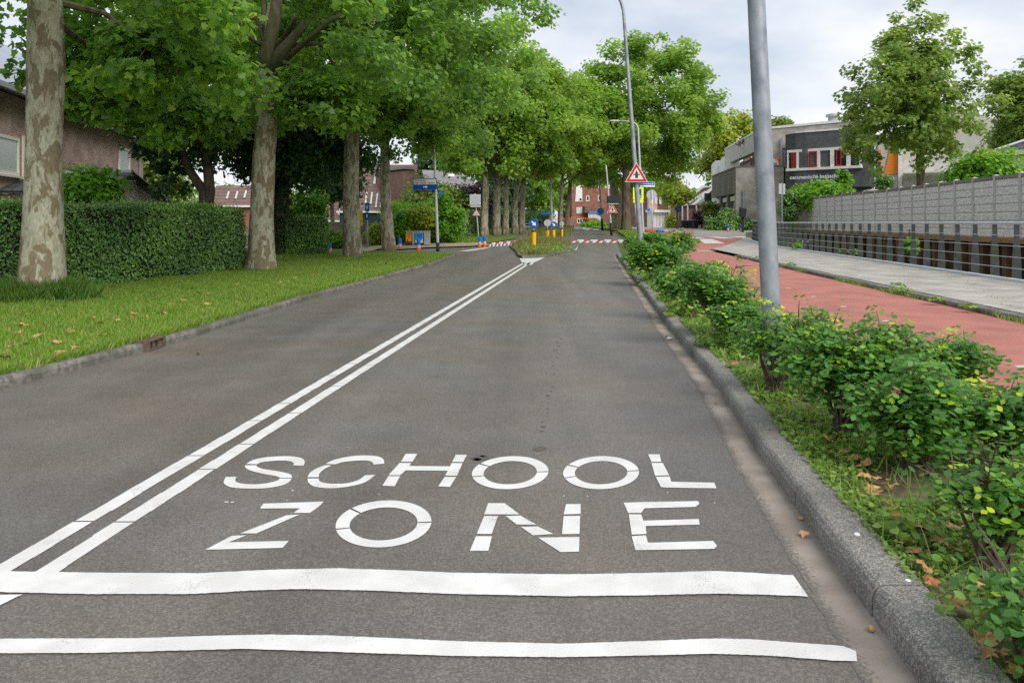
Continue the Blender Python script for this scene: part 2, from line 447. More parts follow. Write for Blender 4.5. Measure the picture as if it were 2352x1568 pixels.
    bp = N.new('ShaderNodeBump'); bp.inputs['Strength'].default_value = .55; bp.inputs['Distance'].default_value = .006
    L.new(sp.outputs[0], bp.inputs['Height']); L.new(bp.outputs[0], b.inputs['Normal'])
    return m
M['asphalt'] = asphalt()
def exposed():
    """washed concrete: pale and dark pebbles"""
    m, nt, N, L, b = new_mat('exposed_aggregate')
    b.inputs['Roughness'].default_value = .8
    tc = N.new('ShaderNodeTexCoord'); v = N.new('ShaderNodeTexVoronoi'); v.inputs['Scale'].default_value = 210
    L.new(tc.outputs['Object'], v.inputs['Vector'])
    s = N.new('ShaderNodeSeparateColor'); L.new(v.outputs['Color'], s.inputs[0])
    rp = N.new('ShaderNodeValToRGB'); e = rp.color_ramp.elements
    e[0].color = (.125, .12, .108, 1); e[1].color = (.45, .43, .39, 1); e.new(.6).color = (.235, .226, .203, 1)
    L.new(s.outputs[0], rp.inputs[0])
    n = N.new('ShaderNodeTexNoise'); n.inputs['Scale'].default_value = 2.5; n.inputs['Detail'].default_value = 6; L.new(tc.outputs['Object'], n.inputs['Vector'])
    mr = N.new('ShaderNodeMapRange'); mr.inputs['From Min'].default_value = .3; mr.inputs['From Max'].default_value = .7; mr.inputs['To Min'].default_value = .62; mr.inputs['To Max'].default_value = 1.15
    L.new(n.outputs['Fac'], mr.inputs['Value'])
    mx = N.new('ShaderNodeMix'); mx.data_type = 'RGBA'; mx.blend_type = 'MULTIPLY'; mx.inputs['Factor'].default_value = 1
    L.new(rp.outputs[0], mx.inputs['A']); L.new(mr.outputs[0], mx.inputs['B']); L.new(mx.outputs['Result'], b.inputs['Base Color'])
    bp = N.new('ShaderNodeBump'); bp.inputs['Strength'].default_value = .5; bp.inputs['Distance'].default_value = .008; L.new(s.outputs[0], bp.inputs['Height']); L.new(bp.outputs[0], b.inputs['Normal'])
    return m
M['kerb'] = exposed()
M['kerb_old'] = mat('weathered_kerb_concrete', (.13, .125, .11), .85, (.23, .22, .195), 14, bump=.4, bscale=60, c3=(.11, .115, .085), s3=2.0)
M['gutter'] = mat('gutter_concrete', (.30, .255, .215), .85, (.40, .35, .305), 5, bump=.25, bscale=70, c3=(.22, .19, .165), s3=1.6)
def paint():
    m = mat('road_paint', (.765, .765, .745), .55, (.67, .67, .645), 3.0, .35, .75, bump=.2, bscale=140, c3=(.66, .65, .62), s3=6.0)
    nt = m.node_tree; N, L = nt.nodes, nt.links; b = N['Principled BSDF']; src = b.inputs['Base Color'].links[0].from_socket
    tc = N.new('ShaderNodeTexCoord'); n1 = N.new('ShaderNodeTexNoise'); n1.inputs['Scale'].default_value = 130; n1.inputs['Detail'].default_value = 3; L.new(tc.outputs['Object'], n1.inputs['Vector'])
    n2 = N.new('ShaderNodeTexNoise'); n2.inputs['Scale'].default_value = 4.5; n2.inputs['Detail'].default_value = 6; L.new(tc.outputs['Object'], n2.inputs['Vector'])
    a = N.new('ShaderNodeMath'); a.operation = 'MULTIPLY_ADD'; a.inputs[1].default_value = .9; L.new(n2.outputs['Fac'], a.inputs[0]); L.new(n1.outputs['Fac'], a.inputs[2])
    r = N.new('ShaderNodeValToRGB'); r.color_ramp.elements[0].position = 0; r.color_ramp.elements[1].position = 1
    mr = N.new('ShaderNodeMapRange'); mr.inputs['From Min'].default_value = 1.12; mr.inputs['From Max'].default_value = 1.30; mr.inputs['To Max'].default_value = .75; L.new(a.outputs[0], mr.inputs['Value'])
    N.remove(r); mx = N.new('ShaderNodeMix'); mx.data_type = 'RGBA'; mx.inputs['B'].default_value = (.22, .20, .18, 1); L.new(mr.outputs[0], mx.inputs['Factor']); L.new(src, mx.inputs['A']); L.new(mx.outputs['Result'], b.inputs['Base Color'])
    return m
M['paint'] = paint()
M['red_paint'] = mat('red_road_paint', (.55, .06, .07), .6, (.42, .07, .07), 6)
M['red_path'] = mat('red_asphalt', (.42, .16, .128), .75, (.52, .215, .172), 60, .35, .7, bump=.4, bscale=140, c3=(.36, .145, .115), s3=1.4)
M['band'] = mat('grey_concrete_band', (.36, .33, .33), .8, (.44, .40, .39), 5)
M['tiles'] = brick_mat('pavement_tiles', (.42, .395, .36), (.385, .365, .33), (.27, .26, .215), .30, .15, .010, .85, noise=.28, bump=.3)
M['tan_tiles'] = brick_mat('tan_pavement', (.48, .40, .30), (.42, .34, .25), (.22, .18, .12), .30, .30, .012, .85, noise=.2)
M['soil'] = mat('planting_soil', (.085, .065, .045), .95, (.17, .135, .10), 9, bump=.8, bscale=30, c3=(.12, .16, .045), s3=2.2)
M['turf'] = mat('turf', (.09, .17, .018), .9, (.15, .23, .035), 5, .35, .7, bump=.7, bscale=60, c3=(.13, .15, .05), s3=.9)
M['field'] = mat('rough_ground', (.06, .10, .025), .95, (.11, .12, .05), 1.2)
M['pave_far'] = mat('grey_brick_paving', (.30, .27, .25), .85, (.36, .33, .31), 3)
M['water'] = mat('canal_water', (.015, .018, .012), .08, spec=.5)
M['galv'] = mat('galvanised_steel', (.20, .23, .255), .5, (.31, .345, .38), 7, .38, .62, metal=.3, spec=.4, bump=.05, bscale=20, stretch=(1, 1, .6), c3=(.35, .385, .42), s3=11)
M['galv_d'] = mat('dull_galvanised_steel', (.46, .48, .50), .55, (.55, .57, .60), 9, metal=.2)
M['black'] = mat('black_paint', (.018, .018, .02), .5)
M['dark_post'] = mat('weathered_dark_steel', (.045, .055, .056), .7, (.08, .093, .092), 6, bump=.2, c3=(.06, .072, .052), s3=3)
M['rust'] = mat('rusted_sheet_pile', (.14, .065, .04), .85, (.25, .125, .065), 5, .35, .7, bump=.3, bscale=30, c3=(.035, .025, .02), s3=1.3, stretch=(1, 1, .35))
M['rust_cap'] = mat('rusted_cap_beam', (.27, .15, .07), .8, (.36, .23, .12), 7)
M['white'] = mat('white_paint', (.78, .78, .75), .5, (.68, .68, .66), 4)
M['cream'] = mat('cream_paint', (.80, .76, .64), .5)
M['red'] = mat('red_window_paint', (.42, .02, .03), .4)
M['glass'] = mat('window_glass', (.02, .025, .03), .06, spec=.7)
M['glass_l'] = mat('blinds_behind_glass', (.50, .57, .54), .18, spec=.6)
M['orange'] = mat('orange_panel', (.85, .26, .03), .5)
M['sign_blue'] = mat('sign_blue', (.005, .075, .38), .4)
M['sign_lblue'] = mat('sign_light_blue', (.02, .2, .62), .4)
M['sign_white'] = mat('sign_white', (.80, .81, .82), .45)
M['sign_pale'] = mat('sign_pale_face', (.70, .70, .65), .5)
M['sign_red'] = mat('sign_red', (.55, .012, .02), .4)
M['sign_back'] = mat('sign_back_grey', (.42, .44, .46), .5, (.48, .50, .52), 5)
M['yellow'] = mat('sign_yellow', (.85, .48, .005), .45)
M['fluo'] = mat('fluorescent_yellow', (.83, .93, .01), .45)
M['text'] = mat('sign_lettering', (.03, .04, .05), .5)
M['bol_blue'] = mat('bollard_blue', (.012, .16, .60), .45)
M['bol_pink'] = mat('bollard_pink', (.70, .42, .38), .5)
M['bol_orange'] = mat('bollard_orange', (.70, .16, .03), .5)
M['lilac'] = mat('lilac_paint', (.42, .32, .68), .5)
M['bright_red'] = mat('bright_red_paint', (.78, .03, .03), .45)
M['brick_l'] = brick_mat('brown_brick', (.40, .25, .205), (.50, .32, .265), (.46, .40, .35))
M['brick_r'] = brick_mat('red_brick', (.30, .10, .07), (.24, .075, .055), (.26, .20, .16))
M['brick_b'] = brick_mat('dull_brown_brick', (.20, .10, .08), (.25, .13, .10), (.22, .18, .15))
M['brick_g'] = brick_mat('grey_brick', (.40, .365, .33), (.47, .43, .39), (.42, .40, .37), bw=.4, bh=.2, msize=.02)
M['brick_d'] = brick_mat('anthracite_brick', (.085, .085, .095), (.12, .118, .128), (.10, .10, .108))
M['concrete_p'] = mat('pale_concrete', (.52, .50, .46), .85, (.60, .58, .54), 2)
M['concrete_d'] = mat('dark_concrete_band', (.20, .19, .165), .9, (.28, .265, .235), 1.6, stretch=(1.5, 1.5, .3), c3=(.16, .155, .14), s3=.7)
def rockface():
    m, nt, N, L, b = new_mat('rockface_concrete')
    b.inputs['Roughness'].default_value = .9
    uv = N.new('ShaderNodeUVMap'); mp = N.new('ShaderNodeMapping'); mp.inputs['Scale'].default_value = (2.4, 6.5, 1); L.new(uv.outputs[0], mp.inputs[0])
    n = N.new('ShaderNodeTexNoise'); n.inputs['Scale'].default_value = 1.6; n.inputs['Detail'].default_value = 7; n.inputs['Roughness'].default_value = .62; L.new(mp.outputs[0], n.inputs['Vector'])
    rp = N.new('ShaderNodeValToRGB'); e = rp.color_ramp.elements; e[0].position = .34; e[0].color = (.54, .53, .53, 1); e[1].position = .64; e[1].color = (.84, .82, .79, 1)
    L.new(n.outputs['Fac'], rp.inputs[0]); L.new(rp.outputs[0], b.inputs['Base Color'])
    bp = N.new('ShaderNodeBump'); bp.inputs['Strength'].default_value = .6; bp.inputs['Distance'].default_value = .02; L.new(n.outputs['Fac'], bp.inputs['Height']); L.new(bp.outputs[0], b.inputs['Normal'])
    return m
M['rockface'] = rockface()
M['fence_post'] = mat('concrete_post', (.48, .47, .44), .85, (.56, .55, .52), 5)
M['fence_cap'] = mat('mossy_coping', (.20, .185, .14), .9, (.28, .26, .21), 6)
M['roof_dark'] = brick_mat('anthracite_tiles', (.075, .078, .085), (.11, .112, .12), (.03, .03, .032), .30, .33, .03, .5, noise=.25, bump=.6)
M['roof_brown'] = brick_mat('brown_tiles', (.17, .115, .10), (.20, .135, .118), (.085, .06, .052), 1.6, .36, .03, .6, noise=.15, bump=.6)
M['roof_grey'] = brick_mat('grey_tiles', (.23, .22, .23), (.27, .26, .27), (.15, .145, .15), .30, .34, .03, .5, noise=.15, bump=.4)
M['roof_shiny'] = brick_mat('glazed_tiles_with_panels', (.20, .22, .25), (.23, .25, .28), (.10, .11, .13), 1.0, 1.7, .03, .12, noise=.1, bump=.1)
M['shed_wall'] = mat('bleached_boards', (.58, .50, .44), .85, (.66, .60, .54), 4, stretch=(1, 1, 6))
M['board'] = mat('weathered_fence_boards', (.17, .13, .10), .85, (.25, .20, .16), 5, stretch=(1, 1, 8))
M['green_board'] = mat('dark_green_boards', (.02, .05, .045), .6)
M['pipe'] = mat('zinc_pipe', (.34, .36, .39), .5, metal=.3)
M['bin'] = mat('dark_bin_plastic', (.016, .02, .022), .5)
M['bin_g'] = mat('grey_bin_plastic', (.13, .16, .16), .5)
M['poster_o'] = mat('orange_poster', (.85, .36, .02), .5); M['poster_b'] = mat('blue_poster', (.03, .36, .80), .5)
M['cabinet'] = mat('cabinet_grey', (.36, .37, .36), .55, (.42, .43, .42), 3)
M['car_w'] = mat('white_car_paint', (.7, .7, .7), .25, spec=.5); M['car_d'] = mat('dark_car_paint', (.025, .03, .04), .25, spec=.5)
M['tyre'] = mat('tyre_rubber', (.015, .015, .015), .8)
M['pane_blue'] = mat('blue_grey_panel', (.10, .17, .32), .25)
M['skin'] = mat('drain_iron', (.10, .07, .05), .8, (.16, .11, .085), 20)
def bark(name, a, b2, c, sc=1.0):
    m, nt, N, L, b = new_mat(name)
    b.inputs['Roughness'].default_value = .85; b.inputs['Specular IOR Level'].default_value = .2
    tc = N.new('ShaderNodeTexCoord'); mp = N.new('ShaderNodeMapping'); mp.inputs['Scale'].default_value = (1, 1, .42); L.new(tc.outputs['Object'], mp.inputs[0])
    n1 = N.new('ShaderNodeTexNoise'); n1.inputs['Scale'].default_value = 6.5 * sc; n1.inputs['Detail'].default_value = 6; n1.inputs['Roughness'].default_value = .6; n1.inputs['Distortion'].default_value = .6
    n2 = N.new('ShaderNodeTexNoise'); n2.inputs['Scale'].default_value = 9 * sc; n2.inputs['Detail'].default_value = 4; n2.inputs['Distortion'].default_value = .4
    n4 = N.new('ShaderNodeTexNoise'); n4.inputs['Scale'].default_value = .55 * sc; n4.inputs['Detail'].default_value = 2
    for n in (n1, n2, n4): L.new(mp.outputs[0], n.inputs['Vector'])
    ad = N.new('ShaderNodeMath'); ad.operation = 'MULTIPLY_ADD'; ad.inputs[1].default_value = .55; L.new(n4.outputs['Fac'], ad.inputs[0]); L.new(n1.outputs['Fac'], ad.inputs[2])
    r1 = N.new('ShaderNodeValToRGB'); r1.color_ramp.elements[0].position = .76; r1.color_ramp.elements[1].position = .80
    L.new(ad.outputs[0], r1.inputs[0])
    r2 = N.new('ShaderNodeValToRGB'); r2.color_ramp.elements[0].position = .50; r2.color_ramp.elements[1].position = .54; L.new(n2.outputs['Fac'], r2.inputs[0])
    m1 = N.new('ShaderNodeMix'); m1.data_type = 'RGBA'; m1.inputs['A'].default_value = (*a, 1); m1.inputs['B'].default_value = (*b2, 1); L.new(r2.outputs[0], m1.inputs['Factor'])
    m2 = N.new('ShaderNodeMix'); m2.data_type = 'RGBA'; m2.inputs['B'].default_value = (*c, 1); L.new(m1.outputs['Result'], m2.inputs['A']); L.new(r1.outputs[0], m2.inputs['Factor'])
    n3 = N.new('ShaderNodeTexNoise'); n3.inputs['Scale'].default_value = 30; n3.inputs['Detail'].default_value = 6; L.new(mp.outputs[0], n3.inputs['Vector'])
    mr = N.new('ShaderNodeMapRange'); mr.inputs['To Min'].default_value = .72; mr.inputs['To Max'].default_value = 1.28; mr.inputs['From Min'].default_value = .25; mr.inputs['From Max'].default_value = .75; L.new(n3.outputs['Fac'], mr.inputs['Value'])
    mx = N.new('ShaderNodeMix'); mx.data_type = 'RGBA'; mx.blend_type = 'MULTIPLY'; mx.inputs['Factor'].default_value = 1
    L.new(m2.outputs['Result'], mx.inputs['A']); L.new(mr.outputs[0], mx.inputs['B']); L.new(mx.outputs['Result'], b.inputs['Base Color'])
    bp = N.new('ShaderNodeBump'); bp.inputs['Strength'].default_value = .5; bp.inputs['Distance'].default_value = .015
    L.new(ad.outputs[0], bp.inputs['Height']); L.new(bp.outputs[0], b.inputs['Normal'])
    return m
M['bark'] = bark('plane_bark', (.385, .37, .285), (.32, .30, .215), (.20, .165, .105))
M['bark_d'] = mat('brown_bark', (.075, .06, .042), .9, (.16, .135, .10), 8, bump=.7, bscale=14, stretch=(1, 1, .3), c3=(.12, .12, .06), s3=1.5)
M['twig'] = mat('rose_twigs', (.085, .06, .045), .85, (.16, .12, .09), 12)
M['lf_plane'] = leaf_mat('plane_leaves', [(0, (0.101, 0.207, 0.048)), (.45, (0.175, 0.334, 0.064)), (.8, (0.276, 0.477, 0.080)), (1, (0.477, 0.700, 0.090))], .56, .4, .45)
M['lf_far'] = leaf_mat('far_plane_leaves', [(0, (0.143, 0.257, 0.042)), (.5, (0.217, 0.372, 0.057)), (1, (0.360, 0.533, 0.078))], 0.55)
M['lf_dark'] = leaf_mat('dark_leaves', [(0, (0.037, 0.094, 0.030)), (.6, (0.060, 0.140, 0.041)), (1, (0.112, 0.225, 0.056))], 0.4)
M['lf_light'] = leaf_mat('pale_green_leaves', [(0, (0.094, 0.163, 0.031)), (.5, (0.163, 0.250, 0.044)), (1, (0.312, 0.388, 0.075))], .42)
M['lf_yellow'] = leaf_mat('yellow_green_leaves', [(0, (0.144, 0.230, 0.029)), (.5, (0.259, 0.360, 0.043)), (1, (0.504, 0.518, 0.058))], .4)
M['lf_bright'] = leaf_mat('bright_green_leaves', [(0, (0.076, 0.198, 0.021)), (.5, (0.141, 0.342, 0.031)), (1, (0.284, 0.522, 0.034))], 0.45)
M['lf_maple'] = leaf_mat('olive_green_leaves', [(0, (0.128, 0.208, 0.045)), (.5, (0.201, 0.319, 0.064)), (1, (0.362, 0.461, 0.091))], 0.52)
M['lf_copper'] = leaf_mat('copper_leaves', [(0, (0.040, 0.018, 0.026)), (.6, (0.082, 0.033, 0.044)), (1, (0.155, 0.064, 0.064))], .25)
M['lf_hedge'] = leaf_mat('hedge_leaves', [(0, (0.080, 0.161, 0.054)), (.55, (0.165, 0.307, 0.089)), (.88, (0.268, 0.473, 0.116)), (1, (0.432, 0.736, 0.135))], 0.25, .36, .45)
M['lf_rose'] = leaf_mat('rose_leaves', [(0, (0.065, 0.172, 0.041)), (.5, (0.111, 0.278, 0.051)), (.80, (0.211, 0.421, 0.060)), (.88, (0.493, 0.730, 0.060)), (1, (0.750, 0.750, 0.060))], 0.4, .4, .4)
M['lf_weed'] = leaf_mat('ground_cover_leaves', [(0, (0.111, 0.208, 0.039)), (.5, (0.195, 0.338, 0.065)), (1, (0.338, 0.468, 0.104))], 0.4)
M['grass'] = leaf_mat('grass_blades', [(0, (0.129, 0.263, 0.031)), (.6, (0.230, 0.375, 0.050)), (.88, (0.336, 0.431, 0.095)), (1, (0.538, 0.482, 0.235))], .45, .5, .3)
M['grass_long'] = leaf_mat('uncut_grass_blades', [(0, (0.072, 0.168, 0.032)), (.6, (0.120, 0.256, 0.045)), (1, (0.256, 0.352, 0.080))], .4, .5, .3)
M['tall_grass'] = leaf_mat('dry_tall_grass', [(0, (.13, .18, .04)), (.5, (.23, .26, .07)), (1, (.46, .38, .17))], .35, .6, .2)
M['flower'] = mat('pink_petals', (.72, .06, .28), .5)
M['dead_leaf'] = mat('dry_leaf', (.42, .22, .09), .75, (.55, .34, .16), 15)
M['dead_red'] = mat('dry_red_leaf', (.32, .11, .05), .75, (.45, .20, .09), 15)

# ------------------------------------------------------------------ the lines of the street
KR = [(2.25, 1.231), (4.48, 1.481), (6.30, 1.738), (9.71, 2.05), (14.6, 2.60), (21.4, 3.31), (27.05, 3.93), (31.5, 4.42)]   # foot of the right kerb
KL = [(-8, -5.6), (6.2, -4.29), (8.2, -3.95), (9.67, -3.85), (13.18, -3.70), (16.76, -3.31), (23.2, -2.66), (28.7, -2.42), (31.2, -2.28)]
def kr(Y): return lerp(KR, Y)
def kl(Y): return lerp(KL, Y)
def path_l(Y): return kr(Y) + 1.70
def path_r(Y): return 7.13 + .099 * (Y - 10.3)
def pave_r(Y): return 11.36 + .129 * (Y - 16.42)
def bank(Y): return 13.34 + .129 * Y
CH0, CH1 = -12.0, 50.0          # the channel
def ys(a, b, step): 
    n = max(1, int(math.ceil((b - a) / step))); return [a + (b - a) * i / n for i in range(n + 1)]
def strip(mb, Y0, Y1, xl, xr, dz, step=2.0):
    """a sheet between two lines, following the ground, uv in metres"""
    yy = ys(Y0, Y1, step)
    for a, b in zip(yy, yy[1:]):
        q = [(xl(a), a, zg(a) + dz), (xr(a), a, zg(a) + dz), (xr(b), b, zg(b) + dz), (xl(b), b, zg(b) + dz)]
        mb.face(q, [(p[0], p[1]) for p in q])
def struct(name, mb, m, **k):
    return tag(mb.build(name, m, None, **k), kind='structure')
def poly_ground(mb, pix, dz):
    pts = [G(x, y, dz) for x, y in pix]
    mb.face(pts, [(p.x, p.y) for p in pts])

# one sheet of ground out to the horizon, open where the canal runs
g = MB()
for a, b in zip([-30, CH0, 0, 10, 20, 30, 40, 45, CH1], [CH0, 0, 10, 20, 30, 40, 45, CH1, CH1]):
    if a == b: continue
    if a < CH0: g.face([(-600, a, -.03), (600, a, -.03), (600, b, -.03), (-600, b, -.03)]); continue
    g.face([(-600, a, zg(a) - .03), (pave_r(a) + .14, a, zg(a) - .03), (pave_r(b) + .14, b, zg(b) - .03), (-600, b, zg(b) - .03)])
    g.face([(bank(a) + .1, a, .84), (600, a, .84), (600, b, .84), (bank(b) + .1, b, .84)])
for a, b in zip([CH1, 54, 58, 62, 120], [54, 58, 62, 120, 1500]):
    g.face([(-900, a, zg(a) - .03), (900, a, zg(a) - .03), (900, b, zg(b) - .03), (-900, b, zg(b) - .03)])
struct('ground', g, M['field'])
# canal
c = MB(); c.face([(pave_r(CH0), CH0, -1.15), (bank(CH0) + .2, CH0, -1.15), (bank(CH1) + .2, CH1, -1.15), (pave_r(CH1), CH1, -1.15)])
struct('canal_water', c, M['water'])
c = MB(); wq = MB()
for a, b in zip(ys(CH0, CH1, 4), ys(CH0, CH1, 4)[1:]):
    wq.face([(pave_r(a) + .14, a, zg(a) + .09), (pave_r(b) + .14, b, zg(b) + .09), (pave_r(b) + .14, b, -1.4), (pave_r(a) + .14, a, -1.4)])
wq.face([(pave_r(CH1) + .1, CH1, .75), (bank(CH1) + .2, CH1, .95), (bank(CH1) + .2, CH1, -1.4), (pave_r(CH1) + .1, CH1, -1.4)])
struct('quay_wall', wq, M['concrete_d'])

# roads
r = MB(); strip(r, -10, 31, lambda y: kl(y) - .02, lambda y: kr(y) + .02, 0, 2)
strip(r, 31, 46.5, lambda y: -40 if 31.4 < y < 45 else -8, lambda y: kr(y) + .3 + max(0, (y - 34)) * .02, 0, 1)
strip(r, 46.5, 190, lambda y: -4.0 + .045 * (y - 46), lambda y: 7.2 + .062 * (y - 46.5), 0, 4)
struct('road', r, M['asphalt'])
# gutter on the right, with a ragged edge against the asphalt
gt = MB(); rr = random.Random(3)
yy = ys(0.6, 31, .035); edge = []
ph = 0.0
for y in yy:
    ph = .70 * ph + rr.uniform(-.0085, .0085) * (2.2 if rr.random() < .10 else 1)
    edge.append(kr(y) - .165 - ph)
for i in range(len(yy) - 1):
    a, b = yy[i], yy[i + 1]
    gt.face([(edge[i], a, .0015), (kr(a) + .02, a, .0015), (kr(b) + .02, b, .0015), (edge[i + 1], b, .0015)], [(0, a), (kr(a) + .02 - edge[i], a), (kr(b) + .02 - edge[i + 1], b), (0, b)])
def gutter_mat():
    m = M['gutter']; nt = m.node_tree; N, L = nt.nodes, nt.links; b = N['Principled BSDF']; src = b.inputs['Base Color'].links[0].from_socket
    uv = N.new('ShaderNodeUVMap'); sx = N.new('ShaderNodeSeparateXYZ'); L.new(uv.outputs[0], sx.inputs[0])
    tc = N.new('ShaderNodeTexCoord'); n1 = N.new('ShaderNodeTexNoise'); n1.inputs['Scale'].default_value = 75; n1.inputs['Detail'].default_value = 5; L.new(tc.outputs['Object'], n1.inputs['Vector'])
    a = N.new('ShaderNodeMath'); a.operation = 'MULTIPLY_ADD'; a.inputs[1].default_value = -5.5; L.new(sx.outputs['X'], a.inputs[0]); L.new(n1.outputs['Fac'], a.inputs[2])
    mr = N.new('ShaderNodeMapRange'); mr.inputs['From Min'].default_value = .22; mr.inputs['From Max'].default_value = .42; L.new(a.outputs[0], mr.inputs['Value'])
    mx = N.new('ShaderNodeMix'); mx.data_type = 'RGBA'; mx.inputs['B'].default_value = (.15, .138, .124, 1); L.new(mr.outputs[0], mx.inputs['Factor']); L.new(src, mx.inputs['A']); L.new(mx.outputs['Result'], b.inputs['Base Color'])
gutter_mat(); struct('gutter', gt, M['gutter'])

def kerb(name, line, Y0, Y1, w0, w1, h, m, side, blk=1.0, base=None, slope=.012):
    """blocks of kerb stone with open joints; side +1: the back is towards +X"""
    mb = MB(); y = Y0; rr = random.Random(5)
    while y < Y1:
        e = min(Y1, y + blk * rr.uniform(.97, 1.03))
        a, b = y + .006, e - .006
        dz = rr.uniform(-.006, .006); hh = h + dz
        for s_ in range(2):
            p, q = a + (b - a) * s_ / 2, a + (b - a) * (s_ + 1) / 2
            za, zb = zg(p), zg(q)
            ch = min(.025, h * .4)
            A = [(w0, -.1), (w0 + slope * .6, hh - ch * 1.5), (w0 + slope + ch * .35, hh - ch * .55), (w0 + slope + ch * .9, hh - ch * .12), (w0 + slope + ch * 1.7, hh), (w1, hh), (w1, -.1)]
            pr = [[(line(t) + side * d, t, z + zz) for d, zz in A] for t, z in ((p, za), (q, zb))]
            for k in range(6):
                f = [pr[0][k], pr[0][k + 1], pr[1][k + 1], pr[1][k]]
                mb.face(f if side < 0 else f[::-1])
            for pp, fl in ((pr[0], side > 0), (pr[1], side < 0)):
                mb.face(pp if fl else pp[::-1])
        y = e
    return struct(name, mb, m)
kerb('kerb_right', kr, 0.6, 31.2, 0, .19, .11, M['kerb'], 1)
kerb('kerb_left', kl, 3.5, 31, 0, .16, .095, M['kerb_old'], -1, 1.0)
kerb('kerb_path', path_r, 5.0, 30, -.02, .24, .085, M['kerb_old'], 1)
# joints between the kerb stones are filled: a core that stands a little lower
for nm, ln, a, b, o0, o1, zt in (('kerb_right_bed', kr, .6, 31, .03, .17, .095), ('kerb_left_bed', lambda y: kl(y) - .15, 3.5, 31, .02, .12, .08), ('kerb_path_bed', path_r, 5, 30, .02, .22, .07)):
    mb = MB()
    for p, q in zip(ys(a, b, 1.5), ys(a, b, 1.5)[1:]):
        mb.hexa([(ln(p) + o0, p, -.1), (ln(p) + o1, p, -.1), (ln(q) + o1, q, -.1), (ln(q) + o0, q, -.1), (ln(p) + o0, p, zt), (ln(p) + o1, p, zt), (ln(q) + o1, q, zt), (ln(q) + o0, q, zt)])
    struct('kerb_bed', mb, M['soil'])

# planting strip, cycle path, pavement
s = MB(); strip(s, .5, 31, lambda y: kr(y) + .16, lambda y: path_l(y) + .02, .085, 1); struct('planting_bed', s, M['soil'])
s = MB(); strip(s, -5, 31, lambda y: path_l(y) - .12, path_l, .05, 2)
for a, b in zip(ys(-5, 31, 3), ys(-5, 31, 3)[1:]): s.face([(path_l(a), a, .05), (path_l(a), a, -.02), (path_l(b), b, -.02), (path_l(b), b, .05)])
struct('kerb_strip', s, M['kerb_old'])
s = MB(); strip(s, -8, 35.6, path_l, lambda y: path_r(y) + .01, 0, 2)
strip(s, 36.9, 60, lambda y: 4.6 + .11 * (y - 31) + (2.2 if y < 44 else 2.2 - .12 * (y - 44)), lambda y: path_r(y) + max(0, (y - 37)) * .34, .004, 2)
strip(s, 60, 90, lambda y: 9.0 + .06 * (y - 60), lambda y: 19.0 - .25 * (y - 60), .004, 3)
struct('cycle_path', s, M['red_path'])
s = MB(); strip(s, 35.6, 36.9, lambda y: path_l(y) - .3, lambda y: path_r(y) + .2, .006, 1); struct('paving_band', s, M['band'])
s = MB(); strip(s, 3, 31, lambda y: path_r(y) + .22, lambda y: pave_r(y) + .14, .09, 2)
strip(s, 31, 50, lambda y: path_r(y) + .2 + max(0, y - 37) * .34, lambda y: max(pave_r(y) + .14, path_r(y) + .6 + max(0, y - 37) * .34), .09, 2)
struct('pavement', s, M['tiles'])
s = MB(); strip(s, 51, 66, lambda y: 12.5 + .25 * (y - 51), lambda y: 30, .012, 3); strip(s, 66, 120, lambda y: 9 + .06 * (y - 60), lambda y: 19.95 + .11 * (y - 66), .012, 4)
struct('square_paving', s, M['pave_far'])

# left: verge, side street pavement, lawns further on
HEDGE = lambda y: -7.4 + .192 * (y - 20.1)
s = MB(); strip(s, 3, 31, lambda y: -14, lambda y: kl(y) - .12, .09, 1.0)
pts = [(-2.42, 31), (-2.40, 31.6), (-3.0, 32.3), (-4.2, 33.0), (-6, 34.2), (-8, 36), (-14, 37), (-14, 31)]
s.face([(x, y, .09) for x, y in pts]); struct('grass_verge', s, M['turf'])
s = MB(); poly_ground(s, [(918, 572), (985, 567.5), (1112, 563.6), (1124, 560), (1100, 556), (1040, 558), (930, 560), (840, 566)], .07)
poly_ground(s, [(820, 578), (850, 577), (880, 568), (860, 566), (835, 571)], .115)
struct('side_pavement', s, M['tan_tiles'])
kb = MB(); q0 = [G(905, 573, .0), G(985, 568.6, .0), G(1112, 564.8, 0)]
for a, b in zip(q0, q0[1:]):
    n = Vector((0, -.1, 0))
    kb.hexa([a + n, b + n, b, a, a + n + Vector((0, 0, .09)), b + n + Vector((0, 0, .09)), b + Vector((0, 0, .09)), a + Vector((0, 0, .09))])
struct('side_kerb', kb, M['kerb_old'])
s = MB(); strip(s, 45.5, 130, lambda y: -16, lambda y: min(.1, -1.4 + .35 * (y - 45.5)) + .05 * (y - 46), .05, 1.5); struct('lawn_left', s, M['turf'])
s = MB(); strip(s, 47.5, 125, lambda y: 7.55 + .062 * (y - 46.5), lambda y: 9.0 + .05 * (y - 47.5) + (1.2 if y > 52 else .0), .06, 3); struct('lawn_right', s, M['turf'])
s = MB(); poly_ground(s, [(1490, 556), (1520, 561.5), (1548, 563), (1590, 559), (1610, 555), (1606, 548.5), (1580, 545), (1540, 543), (1500, 546)], .05); struct('grass_islet', s, M['turf'])

